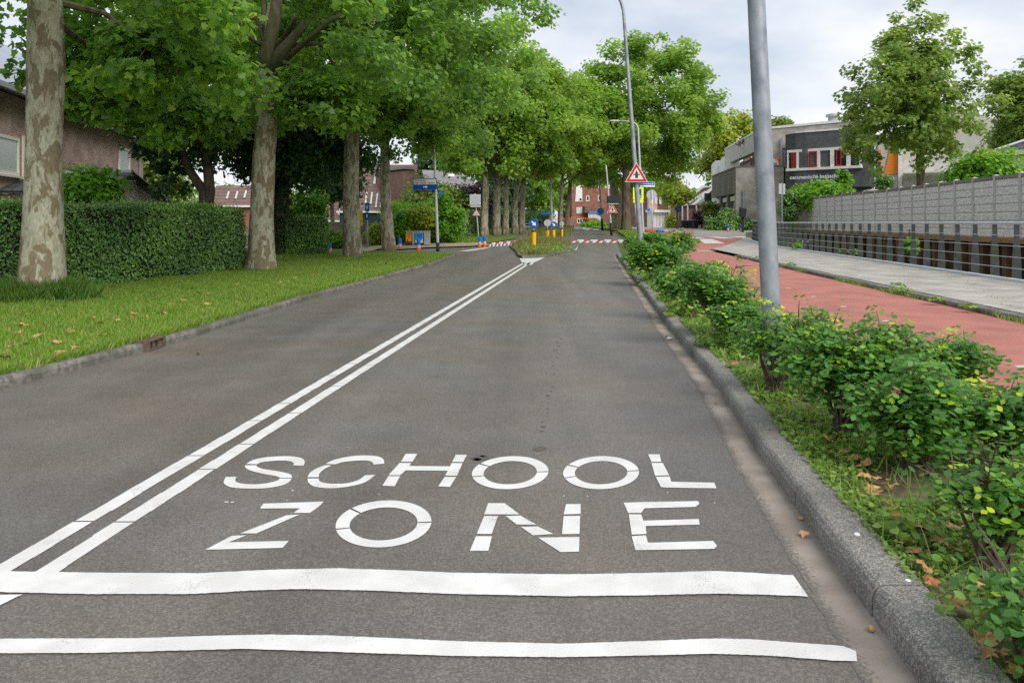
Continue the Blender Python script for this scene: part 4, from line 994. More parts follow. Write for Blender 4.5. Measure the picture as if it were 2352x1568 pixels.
# --- the school on the right
def school():
    t = thing('school_building', 'grey and anthracite brick school with white window band and orange panels', 'school', (24, 70, .7))
    ug = .70; dz = lambda py, Y: ZP(py, Y)
    C0 = Vector((XP(1690, 66), 66, 0)); dirY = Vector((.113, 1, 0)).normalized()
    C1 = C0 + dirY * 13.6
    side = Wall((C1.x, C1.y), (C0.x, C0.y)); front = Wall((C0.x, C0.y), (XP(1800, 64.3), 64.3))
    zp_ = dz(384.6, 66)
    # low block: front, side with its recessed ground floor
    m = MB(); front.slab(m, [(0, ug - .5), (front.len, ug - .5), (front.len, zp_), (0, zp_)], -4, 0); m.build('front_wall', M['brick_g'], t)
    zr = 4.02
    m = MB(); side.slab(m, [(0, zr), (side.len - .02, zr), (side.len - .02, zp_ - .01), (0, zp_ - .01)], -2, .0); m.build('concrete_band', M['concrete_d'], t)
    m = MB(); side.slab(m, [(0, ug - .4), (side.len - .5, ug - .4), (side.len - .5, zr), (0, zr)], -2.0, -.55); m.build('recessed_wall', M['concrete_p'], t)
    m = MB(); side.box(m, -.1, side.len + .06, zp_, zp_ + .1, -.35, .06); front.box(m, .02, front.len, zp_ + .003, zp_ + .09, -.3, .05); m.build('parapet_cap', M['concrete_d'], t)
    for a in (.33, .64): 
        m = MB(); side.box(m, side.len * a, side.len * a + .8, ug - .3, zr, -.55, -.04); m.build('pillar', M['concrete_d'], t)
    m = MB(); side.box(m, side.len - .6, side.len - .02, ug - .3, zr, -2, -.03); m.build('corner_pillar', M['brick_g'], t)
    for a0, a1, fm in ((.03, .27, M['red']), (.41, .60, M['white']), (.72, .93, M['white'])):
        f = window(t, side, side.len * a0, side.len * a1, ug + .55, zr - .75, fm, M['glass_l'], .22, (side.len * (a0 + a1) / 2,), -.54)
        m = MB(); side.box(m, side.len * a0, side.len * a1, zr - .62, zr - .2, -.54, -.2); m.build('awning_box', M['white'], t)
    # tall block
    Yt = 66.6; T0 = Vector((XP(1747, Yt), Yt, 0)); tall = Wall((T0.x, T0.y), (XP(2015, 60.0) , 62.5))
    ztop = dz(296.6, 66)
    m = MB(); tall.slab(m, [(0, ug - .5), (tall.len, ug - .5), (tall.len, ztop + .3), (0, ztop)], -14, 0); m.build('upper_wall', M['brick_g'], t)
    m = MB(); tall.slab(m, [(-.1, ztop), (tall.len + .1, ztop + .3), (tall.len + .1, ztop + .5), (-.1, ztop + .2)], -14, .08); m.build('roof_edge', M['white'], t)
    # pale slab that runs back over the terrace
    S1 = T0 + dirY * 18
    sl = Wall((S1.x - .05, S1.y), (T0.x - .05, T0.y))
    zb = dz(343, Yt) 
    m = MB(); sl.slab(m, [(0, zb), (sl.len, zb), (sl.len, ztop - .05), (0, ztop - .05)], -.6, .02); fz = m.build('pale_fascia', M['concrete_p'], t)
    m = MB(); sl.box(m, -.1, sl.len, ztop - .05, ztop + .12, -.6, .08); m.build('fascia_edge', M['white'], fz)
    for px in (1701, 1709): 
        a = sl.sa(px); m = MB(); c = sl.p(a, dz(329 - (px - 1701) * .6, sl.Y(a)), .0)
        m.tube([c + sl.n * .02 + Vector((0, 0, .35)), c + sl.n * .35 + Vector((0, 0, -.15))], [.06, .3], 8); m.build('wall_lamp', M['concrete_d'], t)
    m = MB(); sl.slab(m, [(0, zp_ - 1), (sl.len, zp_ - 1), (sl.len, zb), (0, zb)], -1.4, -1.0); m.build('terrace_wall', M['concrete_d'], t)
    for px0, px1, y0, y1 in ((1717, 1731, 381, 347), (1686, 1702, 384, 358)):
        a0, a1 = sl.sa(px0), sl.sa(px1); Ym = sl.Y((a0 + a1) / 2)
        window(t, sl, a0, a1, dz(y0, Ym), dz(y1, Ym), M['red'], M['glass'], .28, (), -.99, 'terrace_door')
    # white glazed bays behind the terrace
    for k, (px0, px1, yt, yb, Y) in enumerate(((1668, 1690, 362, 396, 82), (1652, 1668, 366, 402, 90), (1634, 1652, 374, 410, 98))):
        wb = Wall((XP(px0, Y), Y), (XP(px1, Y), Y - 1.5)); z0, z1 = dz(yb, Y) - 2, dz(yt, Y)
        m = MB(); wb.slab(m, [(0, z0), (wb.len, z0), (wb.len, z1), (wb.len * .35, z1 + .25), (0, z1 - .3)], -3, 0); b_ = m.build('white_bay', M['white'], t)
        m = MB(); wb.quad(m, wb.len * .55, wb.len * .85, z0 + 1.8, z1 - .5, .02); m.build('pane', M['glass_l'], b_)
    # anthracite wing, its left end curving away
    pl = [(1804, 61.2), (1812, 60.5), (1826, 59.9), (1850, 59.3), (1890, 58.5), (1935, 57.6), (1978, 56.8), (2009, 56.3)]
    pts = [Vector((XP(x, Y), Y, 0)) for x, Y in pl]
    z0, z1 = dz(434, 61), dz(310, 61.0)
    m = MB(); u = 0.0
    back = [p + Vector((2.4, 5.5, 0)) for p in pts]
    for i in range(len(pts) - 1):
        a, b = pts[i], pts[i + 1]; L_ = (b - a).length
        q = [Vector((a.x, a.y, z0)), Vector((b.x, b.y, z0)), Vector((b.x, b.y, z1)), Vector((a.x, a.y, z1))]
        m.face(q, [(u, z0), (u + L_, z0), (u + L_, z1), (u, z1)]); u += L_
        m.face([Vector((a.x, a.y, z0)), Vector((back[i].x, back[i].y, z0)), Vector((back[i + 1].x, back[i + 1].y, z0)), Vector((b.x, b.y, z0))])
        m.face([Vector((a.x, a.y, z1)), Vector((b.x, b.y, z1)), Vector((back[i + 1].x, back[i + 1].y, z1)), Vector((back[i].x, back[i].y, z1))])
    for k in (0, -1):
        a, b = pts[k], back[k]; q = [Vector((b.x, b.y, z0)), Vector((a.x, a.y, z0)), Vector((a.x, a.y, z1)), Vector((b.x, b.y, z1))]
        m.face(q if k == 0 else q[::-1])
    wing = m.build('dark_wing', M['brick_d'], t)
    m = MB()
    for a, b in zip(pts, pts[1:]):
        n = Wall((a.x, a.y), (b.x, b.y)); n.box(m, -.0, n.len, z1, z1 + .14, -.25, .06)
    m.build('wing_edge', M['white'], wing)
    ww = Wall((pts[1].x, pts[1].y), (pts[6].x, pts[6].y)); d0 = .30
    zb0, zb1 = dz(391, 60.5), dz(346, 60.5)
    a0, a1 = ww.sa(1811), ww.sa(1979)
    m = MB(); ww.box(m, a0, a1, zb1 - .2, zb1, .0, d0); ww.box(m, a0 - .06, a1 + .08, zb0 - .1, zb0 + .1, .0, d0 + .12)
    cuts = [1811, 1831, 1858.5, 1882, 1888, 1910, 1918, 1934, 1948, 1957, 1979]
    for x, wd in ((1812.5, .1), (1835, .2), (1858, .14), (1882, .3), (1914, .3), (1951, .28), (1978, .12)):
        a = ww.sa(x); ww.box(m, a - wd / 2, a + wd / 2, zb0 + .1, zb1 - .2, .0, d0 - .003)
    bw = m.build('window_band', M['white'], wing)
    m = MB(); ww.quad(m, a0, a1, zb0 + .1, zb1 - .2, d0 - .12); m.build('pane', M['glass'], bw)
    for x0, x1 in ((1822, 1828), (1863, 1880), (1924, 1936)):
        b0, b1 = ww.sa(x0), ww.sa(x1); m = MB(); k = .075
        for q in ((b0, b0 + k, zb0 + .15, zb1 - .25), (b1 - k, b1, zb0 + .15, zb1 - .25), (b0, b1, zb0 + .12, zb0 + .12 + 1.6 * k), (b0, b1, zb1 - .3, zb1 - .3 + k)):
            ww.box(m, q[0], q[1], q[2], q[3], d0 + .01, d0 + .07 + (.004 if q[1] - q[0] > .2 else 0))
        m.build('open_sash', M['red'], bw)
    a, z = ww.at(1826, 412.5); a_, _ = ww.at(1940, 400)
    text('lettering', 'oecumenische basisschool', ww, a - .3, z, a_ - a + .3, .32, d0 + .02, M['sign_white'], wing)
    a, z = ww.at(1868, 422); a_, _ = ww.at(1930, 400)
    text('lettering', 'Dom Helder Camara', ww, a - .1, z - .02, a_ - a + .3, .32, d0 + .02, M['sign_white'], wing)
    # orange sign with a white disc, pipes
    a0, z1 = tall.at(1755, 378); a1, z0 = tall.at(1791, 399.5); z1 = dz(362, 65.5)
    m = MB(); tall.box(m, a0, a1, z0, z1, .01, .08); sg = m.build('sign_panel', M['orange'], t)
    m = MB(); c = tall.p((a0 + a1) / 2, (z0 + z1) / 2, .09); R_ = (z1 - z0) * .46
    m.tube([c, c + tall.n * .02], R_, 28); m.build('disc', M['sign_white'], sg)
    m = MB(); 
    for i in range(3): tall.box(m, (a0 + a1) / 2 + .15, (a0 + a1) / 2 + .45, (z0 + z1) / 2 - .25 + .2 * i, (z0 + z1) / 2 - .17 + .2 * i, .112, .118)
    m.build('emblem', M['red'], sg)
    m = MB(); a = tall.sa(1796); tall.box(m, a - .09, a + .09, ug, dz(315, 65), .02, .2); a2 = tall.sa(1806)
    tall.box(m, a + .09, a2 + .3, dz(340, 65), dz(337, 65), .03, .17); m.build('downpipe', M['pipe'], t)
    m = MB(); a = front.sa(1708); front.tube = None; m.tube([front.p(a, ug, .1), front.p(a, dz(437, 65.8), .1)], .11, 8); m.build('downpipe', M['pipe'], t)
    # right part with orange artwork panels
    E = Wall((XP(2011, 58.5), 58.5), (XP(2330, 54), 54)); ze = dz(252, 56)
    m = MB(); E.slab(m, [(0, ug - .4), (E.len, ug - .4), (E.len, ze - 1.2), (E.len * .55, ze), (E.len * .3, ze), (E.len * .3, ze - 1.6), (0, ze - 1.6)], -8, 0); ew = m.build('pale_wall', M['concrete_p'], t)
    m = MB(); a = E.sa(2014); E.box(m, a - .1, a + .1, ug, ze - 1.7, .02, .2); m.build('downpipe', M['pipe'], t)
    m = MB()
    for poly in ([(2031, 401), (2062, 400), (2064, 318), (2042, 318), (2043, 345), (2039, 365)], [(2018, 387), (2024, 387), (2024, 343), (2018, 345)]):
        E.slab(m, [E.at(x, y) for x, y in poly], .01, .08)
    m.build('orange_panel', M['orange'], ew)
    m = MB(); a = E.sa(2068); E.box(m, a - .13, a + .13, ug, dz(318, 57), .1, .36); m.build('white_column', M['white'], t)
    a0, z1 = E.at(2112, 340); a1, z0 = E.at(2138, 362)
    window(t, E, a0, a1 + .4, z0, z1, M['white'], M['glass'], .18, (a1 - .2,))
    m = MB(); E.box(m, E.sa(2076), E.sa(2180), dz(398, 55), dz(395, 55), .05, 2.5); m.build('canopy', M['white'], t)
    for px, py, h in ((1912, 284, 1.1),):
        c = P(px, 290, 72); m = MB(); m.lathe((c.x, c.y, ztop), [(.75, 0), (.75, 1.0), (.4, 1.05), (.4, 1.9), (.62, 1.95), (.62, 2.15), (.1, 2.3)], 14); m.build('roof_vent', M['pipe'], t)
school()
def right_house():
    Y = 40; w = Wall((XP(2284, Y), Y), (XP(2460, Y), Y - 5))
    t = thing('pavilion_house', 'house with hipped dark tiled roof and white eaves behind the concrete fence', 'house', w.p(w.len / 2, .8))
    ze, zt = ZP(353, Y), ZP(296, Y)
    m = MB(); w.slab(m, [(.3, .7), (w.len, .7), (w.len, ze), (.3, ze)], -4, -.4); m.build('wall', M['cream'], t)
    m = MB(); r0, r1, tp, tp2 = w.p(0, ze + .12, 0), w.p(w.len, ze + .12, 0), w.p(2.4, zt, -2.4), w.p(w.len, zt, -2.4)
    m.face([r0, r1, tp2, tp]); m.face([w.p(0, ze + .12, -4.8), r0, tp]); rf = m.build('roof', M['roof_dark'], t)
    m = MB(); m.tube([r0 + Vector((0, 0, .05)), tp], .09, 6); m.build('hip_ridge', M['pipe'], rf)
    m = MB(); w.box(m, -.05, w.len, ze - .12, ze + .11, -.3, .06); m.build('fascia', M['white'], t)
right_house()
def lean_to_house():
    t = thing('brown_house', 'brown brick house with white glazed lean to roof beside the school', 'house', (14.5, 92, .7))
    Y = 92; w = Wall((XP(1540, Y), Y), (XP(1640, Y), Y - 2)); ze = ZP(472, Y)
    m = MB(); w.slab(m, [(0, .4), (w.len, .4), (w.len, ze), (0, ze)], -6, 0); m.build('wall', M['brick_b'], t)
    m = MB(); w.box(m, w.sa(1568), w.len, ze, ze + .2, -1, .25); m.build('eaves_board', M['concrete_d'], t)
    gl = MB(); w.slab(gl, [(w.sa(1585), ze + .2), (w.len, ze + .2), (w.len, ZP(436, Y)), ], -2, -.5); gl.build('conservatory_glass', M['glass_l'], t)
    for k, (x0, y0, x1, y1) in enumerate(((1553, 474, 1612, 428), (1566, 473, 1620, 440), (1588, 471, 1636, 430))):
        a0, a1 = w.sa(x0), w.sa(x1); m = MB(); d = .1 + .1 * k
        w.slab(m, [(a0, ZP(y0, Y)), (a0 + .5, ZP(y0, Y)), (a1 + .5, ZP(y1, Y)), (a1, ZP(y1, Y))], d, d + .08)
        m.build('rafter', M['white'], t)
    m = MB(); w.slab(m, [(w.sa(1560), ZP(466, Y)), (w.len, ZP(466, Y)), (w.len, ZP(425, Y)), (w.sa(1606), ZP(432, Y))], -5, -2.2); m.build('roof', M['roof_brown'], t)
    for x in (1568, 1580, 1600): 
        m = MB(); a = w.sa(x); w.box(m, a - .08, a + .08, .6, ze, .12, .28); m.build('post', M['fence_post'], t)
lean_to_house()
def pink_house():
    t = thing('pink_house', 'pinkish house with white panelled front bay and porch roof', 'house', (17, 108, .7))
    Y = 108; w = Wall((XP(1487, Y), Y), (XP(1545, Y), Y + 3)); z = lambda y: ZP(y, Y)
    m = MB(); w.slab(m, [(0, .5), (w.len, .5), (w.len, z(430)), (0, z(440))], -7, 0); m.build('wall', M['brick_b'], t)
    m = MB(); w.slab(m, [(-.1, z(484)), (w.sa(1506), z(484)), (w.sa(1506), z(446)), (-.1, z(452))], .01, .3); m.build('pink_cladding', mat('pink_render', (.55, .36, .33), .8), t)
    for i in range(3): 
        m = MB(); a = .3 + i * .95; w.box(m, a, a + .5, z(468), z(456 - i * 2), .31, .4); m.build('shutter', M['white'], t)
    m = MB(); w.box(m, -.1, w.sa(1516), .6, z(488), .02, .9); bay = m.build('front_bay', M['white'], t)
    m = MB()
    for i in range(5): a = .1 + i * .72; w.box(m, a, a + .3, .9, z(491), .91, .96)
    m.build('panel', M['concrete_p'], bay)
    m = MB(); w.box(m, -.2, w.sa(1522), z(488), z(482), -.2, 1.5); m.build('porch_roof', M['white'], t)
    m = MB(); w.box(m, w.sa(1513), w.sa(1520), .7, z(492), .03, .12); m.build('door', M['black'], t)
pink_house()

# ================================================================== fences, railing, quay
def sheet_pile():
    mb = MB(); y = CH0; k = 0; pts = []
    while y < CH1:
        for dy, dx in ((0, 0), (.28, 0), (.38, .3), (.66, .3)):
            pts.append((bank(y + dy) + dx - .15, y + dy))
        y += .76
    u = 0
    for a, b in zip(pts, pts[1:]):
        l = math.hypot(b[0] - a[0], b[1] - a[1])
        mb.face([(b[0], b[1], -1.6), (a[0], a[1], -1.6), (a[0], a[1], .72), (b[0], b[1], .72)])
    t = thing('sheet_pile_wall', 'rust brown sheet pile wall along the far bank of the canal', 'quay wall', (bank(24), 24, 0))
    mb.build('piles', M['rust'], t)
    c = MB()
    for a, b in zip(ys(CH0, CH1, 6), ys(CH0, CH1, 6)[1:]):
        c.hexa([(bank(a) - .25, a, .72), (bank(a) + .3, a, .72), (bank(b) + .3, b, .72), (bank(b) - .25, b, .72), (bank(a) - .25, a, .88), (bank(a) + .3, a, .88), (bank(b) + .3, b, .88), (bank(b) - .25, b, .88)])
    c.build('cap_beam', M['rust_cap'], t)
sheet_pile()
def concrete_fence():
    t = thing('concrete_fence', 'tall grey concrete panel fence with rockface boards above the canal', 'fence', (bank(30) + .5, 30, .85))
    Ys = [15 + 1.55 * i for i in range(24)]
    def fx(y): return bank(y) + .42 + .18 * math.sin((y - 31) / 3.1) * (1 if y < 44 else .4)
    def top(y): return 3.02 + .003 * (y - 24)
    P_ = [Vector((fx(y), y, 0)) for y in Ys]
    for i, p in enumerate(P_):
        m = MB(); q = P_[min(i + 1, len(P_) - 1)] - P_[max(i - 1, 0)]; q.normalize(); n = Vector((-q.y, q.x, 0)); z1 = top(p.y) + .01
        def pt(a, b, z): v = p + q * a + n * b; return (v.x, v.y, z)
        m.hexa([pt(.07, .08, .8), pt(-.07, .08, .8), pt(-.07, -.08, .8), pt(.07, -.08, .8), pt(.07, .08, z1), pt(-.07, .08, z1), pt(-.07, -.08, z1), pt(.07, -.08, z1)][::1])
        apx = (p.x, p.y, z1 + .04)
        b_ = [pt(.085, .095, z1), pt(-.085, .095, z1), pt(-.085, -.095, z1), pt(.085, -.095, z1)]
        for k in range(4): m.face([b_[k], b_[(k + 1) % 4], apx])
        m.build('post', M['fence_post'], t)
    for a, b in zip(P_, P_[1:]):
        m = MB(); d = b - a; L_ = d.length; q = d.normalized(); n = Vector((-q.y, q.x, 0)); nb = 7; h = (top(a.y) - .12 - .88) / nb
        for k in range(nb):
            z0 = .88 + k * h
            pr = [(.030, z0 + .004), (.030 + .022, z0 + .03), (.052, z0 + h - .03), (.030, z0 + h - .004)]
            # grooved boards, thicker in the middle than at the joints
            for s in range(3):
                (o0, a0), (o1, a1) = pr[s], pr[s + 1]
                A0, B0 = a + q * .07, b - q * .07
                m.face([(B0 + n * o0) + Vector((0, 0, a0)), (A0 + n * o0) + Vector((0, 0, a0)), (A0 + n * o1) + Vector((0, 0, a1)), (B0 + n * o1) + Vector((0, 0, a1))], [(L_ + a.y * 3, a0), (a.y * 3, a0), (a.y * 3, a1), (L_ + a.y * 3, a1)])
        A0, B0 = a + q * .07, b - q * .07; zt = top(a.y) - .12
        m.face([A0 + Vector((0, 0, .85)) - n * .0, A0 + Vector((0, 0, zt)), B0 + Vector((0, 0, zt)), B0 + Vector((0, 0, .85))][::-1])
        pan = m.build('panel', M['rockface'], t)
        c = MB(); c.hexa([A0 - n * .05 + Vector((0, 0, zt)), B0 - n * .05 + Vector((0, 0, zt)), B0 + n * .08 + Vector((0, 0, zt)), A0 + n * .08 + Vector((0, 0, zt))] + [A0 - n * .05 + Vector((0, 0, zt + .11)), B0 - n * .05 + Vector((0, 0, zt + .11)), B0 + n * .08 + Vector((0, 0, zt + .11)), A0 + n * .08 + Vector((0, 0, zt + .11))])
        c.build('coping', M['fence_cap'], pan)
concrete_fence()
def railing():
    t = thing('canal_railing', 'dark steel bladed railing with pale top rail between the pavement and the canal', 'railing', (pave_r(24), 24, .09))
    Y0, n, st = 13.9, 36, .94
    rz = lambda y: 1.385 + max(0, y - 40) * .02
    for i in range(n):
        y = Y0 + st * i; x = pave_r(y); b = .09 + zg(y); tp = rz(y) + .04
        m = MB(); q = Vector((.86, -.5, 0)).normalized(); e = Vector((.5, .86, 0)).normalized()
        def pt(s, o, z): v = Vector((x, y, 0)) + q * s + e * o; return (v.x, v.y, z)
        f = [(.095, b), (.085, b + .45), (.05, tp - .28), (.05, tp)]
        for (w0, z0), (w1, z1) in zip(f, f[1:]):
            m.hexa([pt(-w0, -.03, z0), pt(w0, -.03, z0), pt(w0, .03, z0), pt(-w0, .03, z0), pt(-w1, -.03, z1), pt(w1, -.03, z1), pt(w1, .03, z1), pt(-w1, .03, z1)])
        m.build('post', M['dark_post'], t)
    ye = Y0 + st * (n - 1)
    def line(y0, y1, off, zf): return [Vector((pave_r(y) + off, y, zf(y))) for y in ys(y0, y1, 3)]
    m = MB(); m.tube(line(Y0 - .5, ye + .3, -.10, rz), .033, 8); m.build('top_rail', M['galv_d'], t, smooth=True)
    for h in (.28, .53, .78, 1.02):
        m = MB(); m.tube(line(Y0 - .5, ye + .3, -.115, lambda y: .09 + zg(y) + h), .009, 6); m.build('wire', M['galv_d'], t)
    m = MB()
    for a, b in zip(ys(Y0 - 1, ye, 3), ys(Y0 - 1, ye, 3)[1:]):
        z = lambda y: .09 + zg(y)
        m.hexa([(pave_r(a) - .26, a, z(a) - .05), (pave_r(a) - .12, a, z(a) - .05), (pave_r(b) - .12, b, z(b) - .05), (pave_r(b) - .26, b, z(b) - .05), (pave_r(a) - .26, a, z(a) + .06), (pave_r(a) - .12, a, z(a) + .06), (pave_r(b) - .12, b, z(b) + .06), (pave_r(b) - .26, b, z(b) + .06)])
    m.build('base_rail', mat('pale_base_rail', (.62, .66, .72), .5), t)
railing()
def board_fence():
    Y = 45; w = Wall((XP(744, Y), Y), (XP(884, Y), Y))
    t = thing('board_fence', 'weathered wooden fence of horizontal boards behind the third plane tree', 'fence', w.p(w.len / 2, 0))
    m = MB()
    for i in range(8): w.box(m, 0, w.len, .1 + i * .165, .235 + i * .165, .0 + (.025 if i % 2 else 0), .03 + (.025 if i % 2 else 0))
    m.build('boards', M['board'], t)
    for k in range(4):
        m = MB(); a = .1 + k * (w.len - .3) / 3; w.box(m, a, a + .1, -.05, 1.42, -.1, -.005); m.build('post', M['board'], t)
board_fence()
def green_shed():
    Y = 52; w = Wall((XP(780, Y), Y), (XP(916, Y), Y))
    t = thing('green_garden_building', 'dark green garden building with white flat roof edge behind the board fence', 'shed', w.p(w.len / 2, 0))
    m = MB(); w.box(m, 0, w.len, 0, ZP(489, Y), -3, 0); m.build('wall', M['green_board'], t)
    m = MB(); w.box(m, -.2, w.len + .2, ZP(489, Y), ZP(484.5, Y), -3.2, .15); m.build('roof_edge', M['white'], t)
green_shed()

# ================================================================== street furniture
def lamp_post(name, label, base, lean, h, r0, r1, arm, m, blackbase=0, group=None, armlen=1.6, bend=.55):
    t = thing(name, label, 'lamp post', base, group)
    B = Vector(base); top = B + Vector((lean[0] * h, lean[1] * h, h))
    mb = MB()
    n = 12
    pts = [B.lerp(top, i / n) - Vector((0, 0, .25 if i == 0 else 0)) for i in range(n + 1)]
    rads = [r0 + (r1 - r0) * i / n for i in range(n + 1)]
    if arm:
        d = Vector((arm[0], arm[1], 0)).normalized()
        for k in range(1, 9):
            a = k / 8 * math.pi / 2 * .96; pts.append(top + Vector((0, 0, bend * math.sin(a))) + d * bend * (1 - math.cos(a))); rads.append(r1 * (1 - .04 * k))
        e = pts[-1]; pts.append(e + d * armlen + Vector((0, 0, .06))); rads.append(r1 * .7)
    mb.tube(pts, rads, 16); mb.build('pole', m, t, smooth=True)
    if arm:
        l = MB(); e = pts[-1]; s = Vector((d.y, -d.x, 0))
        for k, (w0, z0, z1) in enumerate(((.06, -.03, .05), )): pass
        prof = [(0, .035, .03), (.12, .10, .05), (.45, .12, .055), (.66, .06, .03)]
        for (a, w0, h0), (b, w1, h1) in zip(prof, prof[1:]):
            l.hexa([e + d * a - s * w0 - Vector((0, 0, h0)), e + d * b - s * w1 - Vector((0, 0, h1)), e + d * b + s * w1 - Vector((0, 0, h1)), e + d * a + s * w0 - Vector((0, 0, h0)),
                    e + d * a - s * w0 + Vector((0, 0, h0)), e + d * b - s * w1 + Vector((0, 0, h1)), e + d * b + s * w1 + Vector((0, 0, h1)), e + d * a + s * w0 + Vector((0, 0, h0))])
        l.build('lamp_head', M['galv_d'], t)
    if blackbase:
        k = MB(); k.tube([B - Vector((0, 0, .2)), B + Vector((lean[0] * blackbase, lean[1] * blackbase, blackbase))], r0 + .006, 16); k.build('base_sleeve', M['black'], t, smooth=True)
    return t
# the big pole on the right: two points of its axis
b1 = Vector((XP(1779, 6.0), 6.0, .085)); top_ = P(1737, 0, 6.0); l1 = ((top_.x - b1.x) / (top_.z - b1.z), 0)
lp1 = lamp_post('lamp_post', 'tall galvanised lamp post close by among the rose bushes, its top out of the picture', b1, l1, 7.4, .075, .062, (-1, .1), M['galv'], group='lamp posts along the road')
k = MB(); k.tube([b1 + Vector((0, 0, -.1)), b1 + Vector((.0, 0, .2))], .078, 16); k.build('base_sleeve', M['black'], lp1, smooth=True)
b2 = Vector((XP(1476, 21.4), 21.4, .085)); q2 = P(1433.5, 45, 21.4); l2 = ((q2.x - b2.x) / (q2.z - b2.z), 0)
lp2 = lamp_post('lamp_post', 'grey lamp post carrying the warning triangle, its top bent over the road', b2, l2, q2.z - b2.z + .02, .082, .046, (-1, .05), M['galv'], group='lamp posts along the road', armlen=1.0, bend=1.35)
b3 = G(1478, 549); q3 = P(1465, 283, b3.y); l3 = ((q3.x - b3.x) / (q3.z - b3.z), 0)
lamp_post('lamp_post', 'lamp post with short arm and pale lamp head behind the triangle post', b3, l3, q3.z - b3.z - .45, .09, .06, (-1, 0), M['galv_d'], group='lamp posts along the road', armlen=.75)
b4 = G(1006, 577.4); q4 = P(996.5, 320, b4.y); l4 = ((q4.x - b4.x) / (q4.z - b4.z), 0)
lp4 = lamp_post('lamp_post', 'grey lamp post with black foot carrying the blue direction sign at the side street', b4, l4, 7.2, .078, .05, (1, -.2), M['galv_d'], .42, group='lamp posts along the road')
b5 = G(1405, 541); q5 = P(1392, 380, b5.y); l5 = ((q5.x - b5.x) / (q5.z - b5.z), 0)
lp5 = lamp_post('lamp_post', 'slim lamp post with black foot carrying a dark message board in the median grass', b5, l5, q5.z - b5.z, .085, .05, None, M['galv_d'], .9, group='lamp posts along the road')
b6 = G(1384, 529.5); q6 = P(1375, 400, b6.y)
lp6 = lamp_post('lamp_post', 'farthest slim lamp post with a small blue sign before the corner house', b6, ((q6.x - b6.x) / (q6.z - b6.z), 0), 6.5, .09, .05, None, M['galv_d'], 1.0, group='lamp posts along the road')
b7 = G(1268, 533); q7 = P(1265, 420, b7.y)
lamp_post('lamp_post', 'pale distant lamp post beyond the traffic island with a light blue street name plate', b7, ((q7.x - b7.x) / (q7.z - b7.z), 0), 9, .1, .05, (1, 0), M['galv_d'], group='lamp posts along the road')

def disc(mb, c, r, n, t, k=28):       # a plate facing n
    mb.tube([Vector(c), Vector(c) + Vector(n) * t], r, k)
def plate_wall(c, ang=0.0):           # Wall frame centred at c; ang turns it
    d = Vector((math.cos(ang), math.sin(ang), 0))
    return Wall((c[0] - d.x, c[1] - d.y), (c[0] + d.x, c[1] + d.y))      # a = 1 at the centre
def tri_sign(name, label, parent_loc, c, size, post=None, symbol=True, thing_=True, ang=0):
    t = thing(name, label, 'road sign', c)
    w = plate_wall(c, ang); s = size; z = c[2]
    def T(k): 
        h = s * .866 * k; return [(1 - s * k / 2, z - h / 3), (1 + s * k / 2, z - h / 3), (1, z + 2 * h / 3)]
    m = MB(); w.slab(m, T(1), 0, .02); m.build('plate', M['sign_white'], t)
    m = MB(); w.slab(m, T(.93), .021, .024); m.build('red_border', M['sign_red'], t)
    m = MB(); w.slab(m, T(.60), .025, .028); m.build('face', M['sign_pale'], t)
    if symbol:
        m = MB(); q = s * .062
        w.slab(m, [(1 - q, z - s * .13), (1, z - s * .105), (1 + q, z - s * .13), (1 + q * .9, z + s * .12), (1, z + s * .22), (1 - q * .9, z + s * .12)], .029, .031)
        w.box(m, 1 - s * .14, 1 + s * .14, z + s * .015, z + s * .062, .029, .032); m.build('symbol', M['text'], t)
    return t
tc = P(1462, 403, 21.25)
tri_sign('warning_sign', 'red bordered triangle with black priority cross on the grey lamp post', None, (tc.x, 21.27, tc.z), .66)
c = P(1406.5, 482, b5.y - .15); tri_sign('warning_sign', 'small red triangle low on the post under the dark message board', None, (c.x, c.y, c.z), .8)
# street name plate on that post
c = P(1486, 424, 21.45); w = plate_wall((c.x, 21.40), 0)
t = thing('street_name_sign', 'blue and white street name plate on the triangle lamp post', 'street sign', (c.x, 21.4, c.z))
m = MB(); w.box(m, 1 - .215, 1 + .215, c.z - .07, c.z + .075, 0, .02); m.build('plate', M['sign_white'], t)
m = MB(); w.box(m, 1 - .205, 1 + .205, c.z - .02, c.z + .066, .021, .024); f = m.build('blue_field', M['sign_blue'], t)
text('lettering', 'Groenewoudstraat 68', w, 1 - .19, c.z, .36, .045, .026, M['sign_white'], t)
# direction sign at the side street
Yd = b4.y - .12; c0, c1 = P(949, 435.5, Yd), P(1004, 409.5, Yd)
w = Wall((c0.x, Yd + .12), (c1.x, Yd - .05)); a1 = w.len; zb, zt = c0.z, c1.z; zm = zb + (zt - zb) * .45
t = thing('direction_sign', 'blue and white direction sign with a white arrow pointing right', 'road sign', (c0.x, Yd, c0.z))
m = MB(); w.box(m, 0, a1, zb, zt, 0, .05); m.build('blue_board', M['sign_blue'], t)
m = MB(); w.box(m, .03, a1 - .03, zm, zt - .04, .051, .055); m.build('white_field', M['sign_pale'], t)
text('lettering', 'Noordwand', w, .07, zm + .155, .56, .085, .057, M['text'], t); text('lettering', 'Dom Helder Camara', w, .07, zm + .035, a1 - .16, .085, .057, M['text'], t)
m = MB(); k = a1 * .53; z = zb + (zm - zb) * .5
w.slab(m, [(k - .12, z - .025), (k, z - .025), (k, z - .07), (k + .11, z), (k, z + .07), (k, z + .025), (k - .12, z + .025)], .051, .056); m.build('arrow', M['sign_white'], t)
t = thing('street_name_sign', 'dark street name plate hung right under the blue direction sign', 'street sign', (c0.x, Yd, zb))
m = MB(); w.box(m, .12, a1 - .1, zb - .125, zb - .02, .0, .03); m.build('plate', M['text'], t)
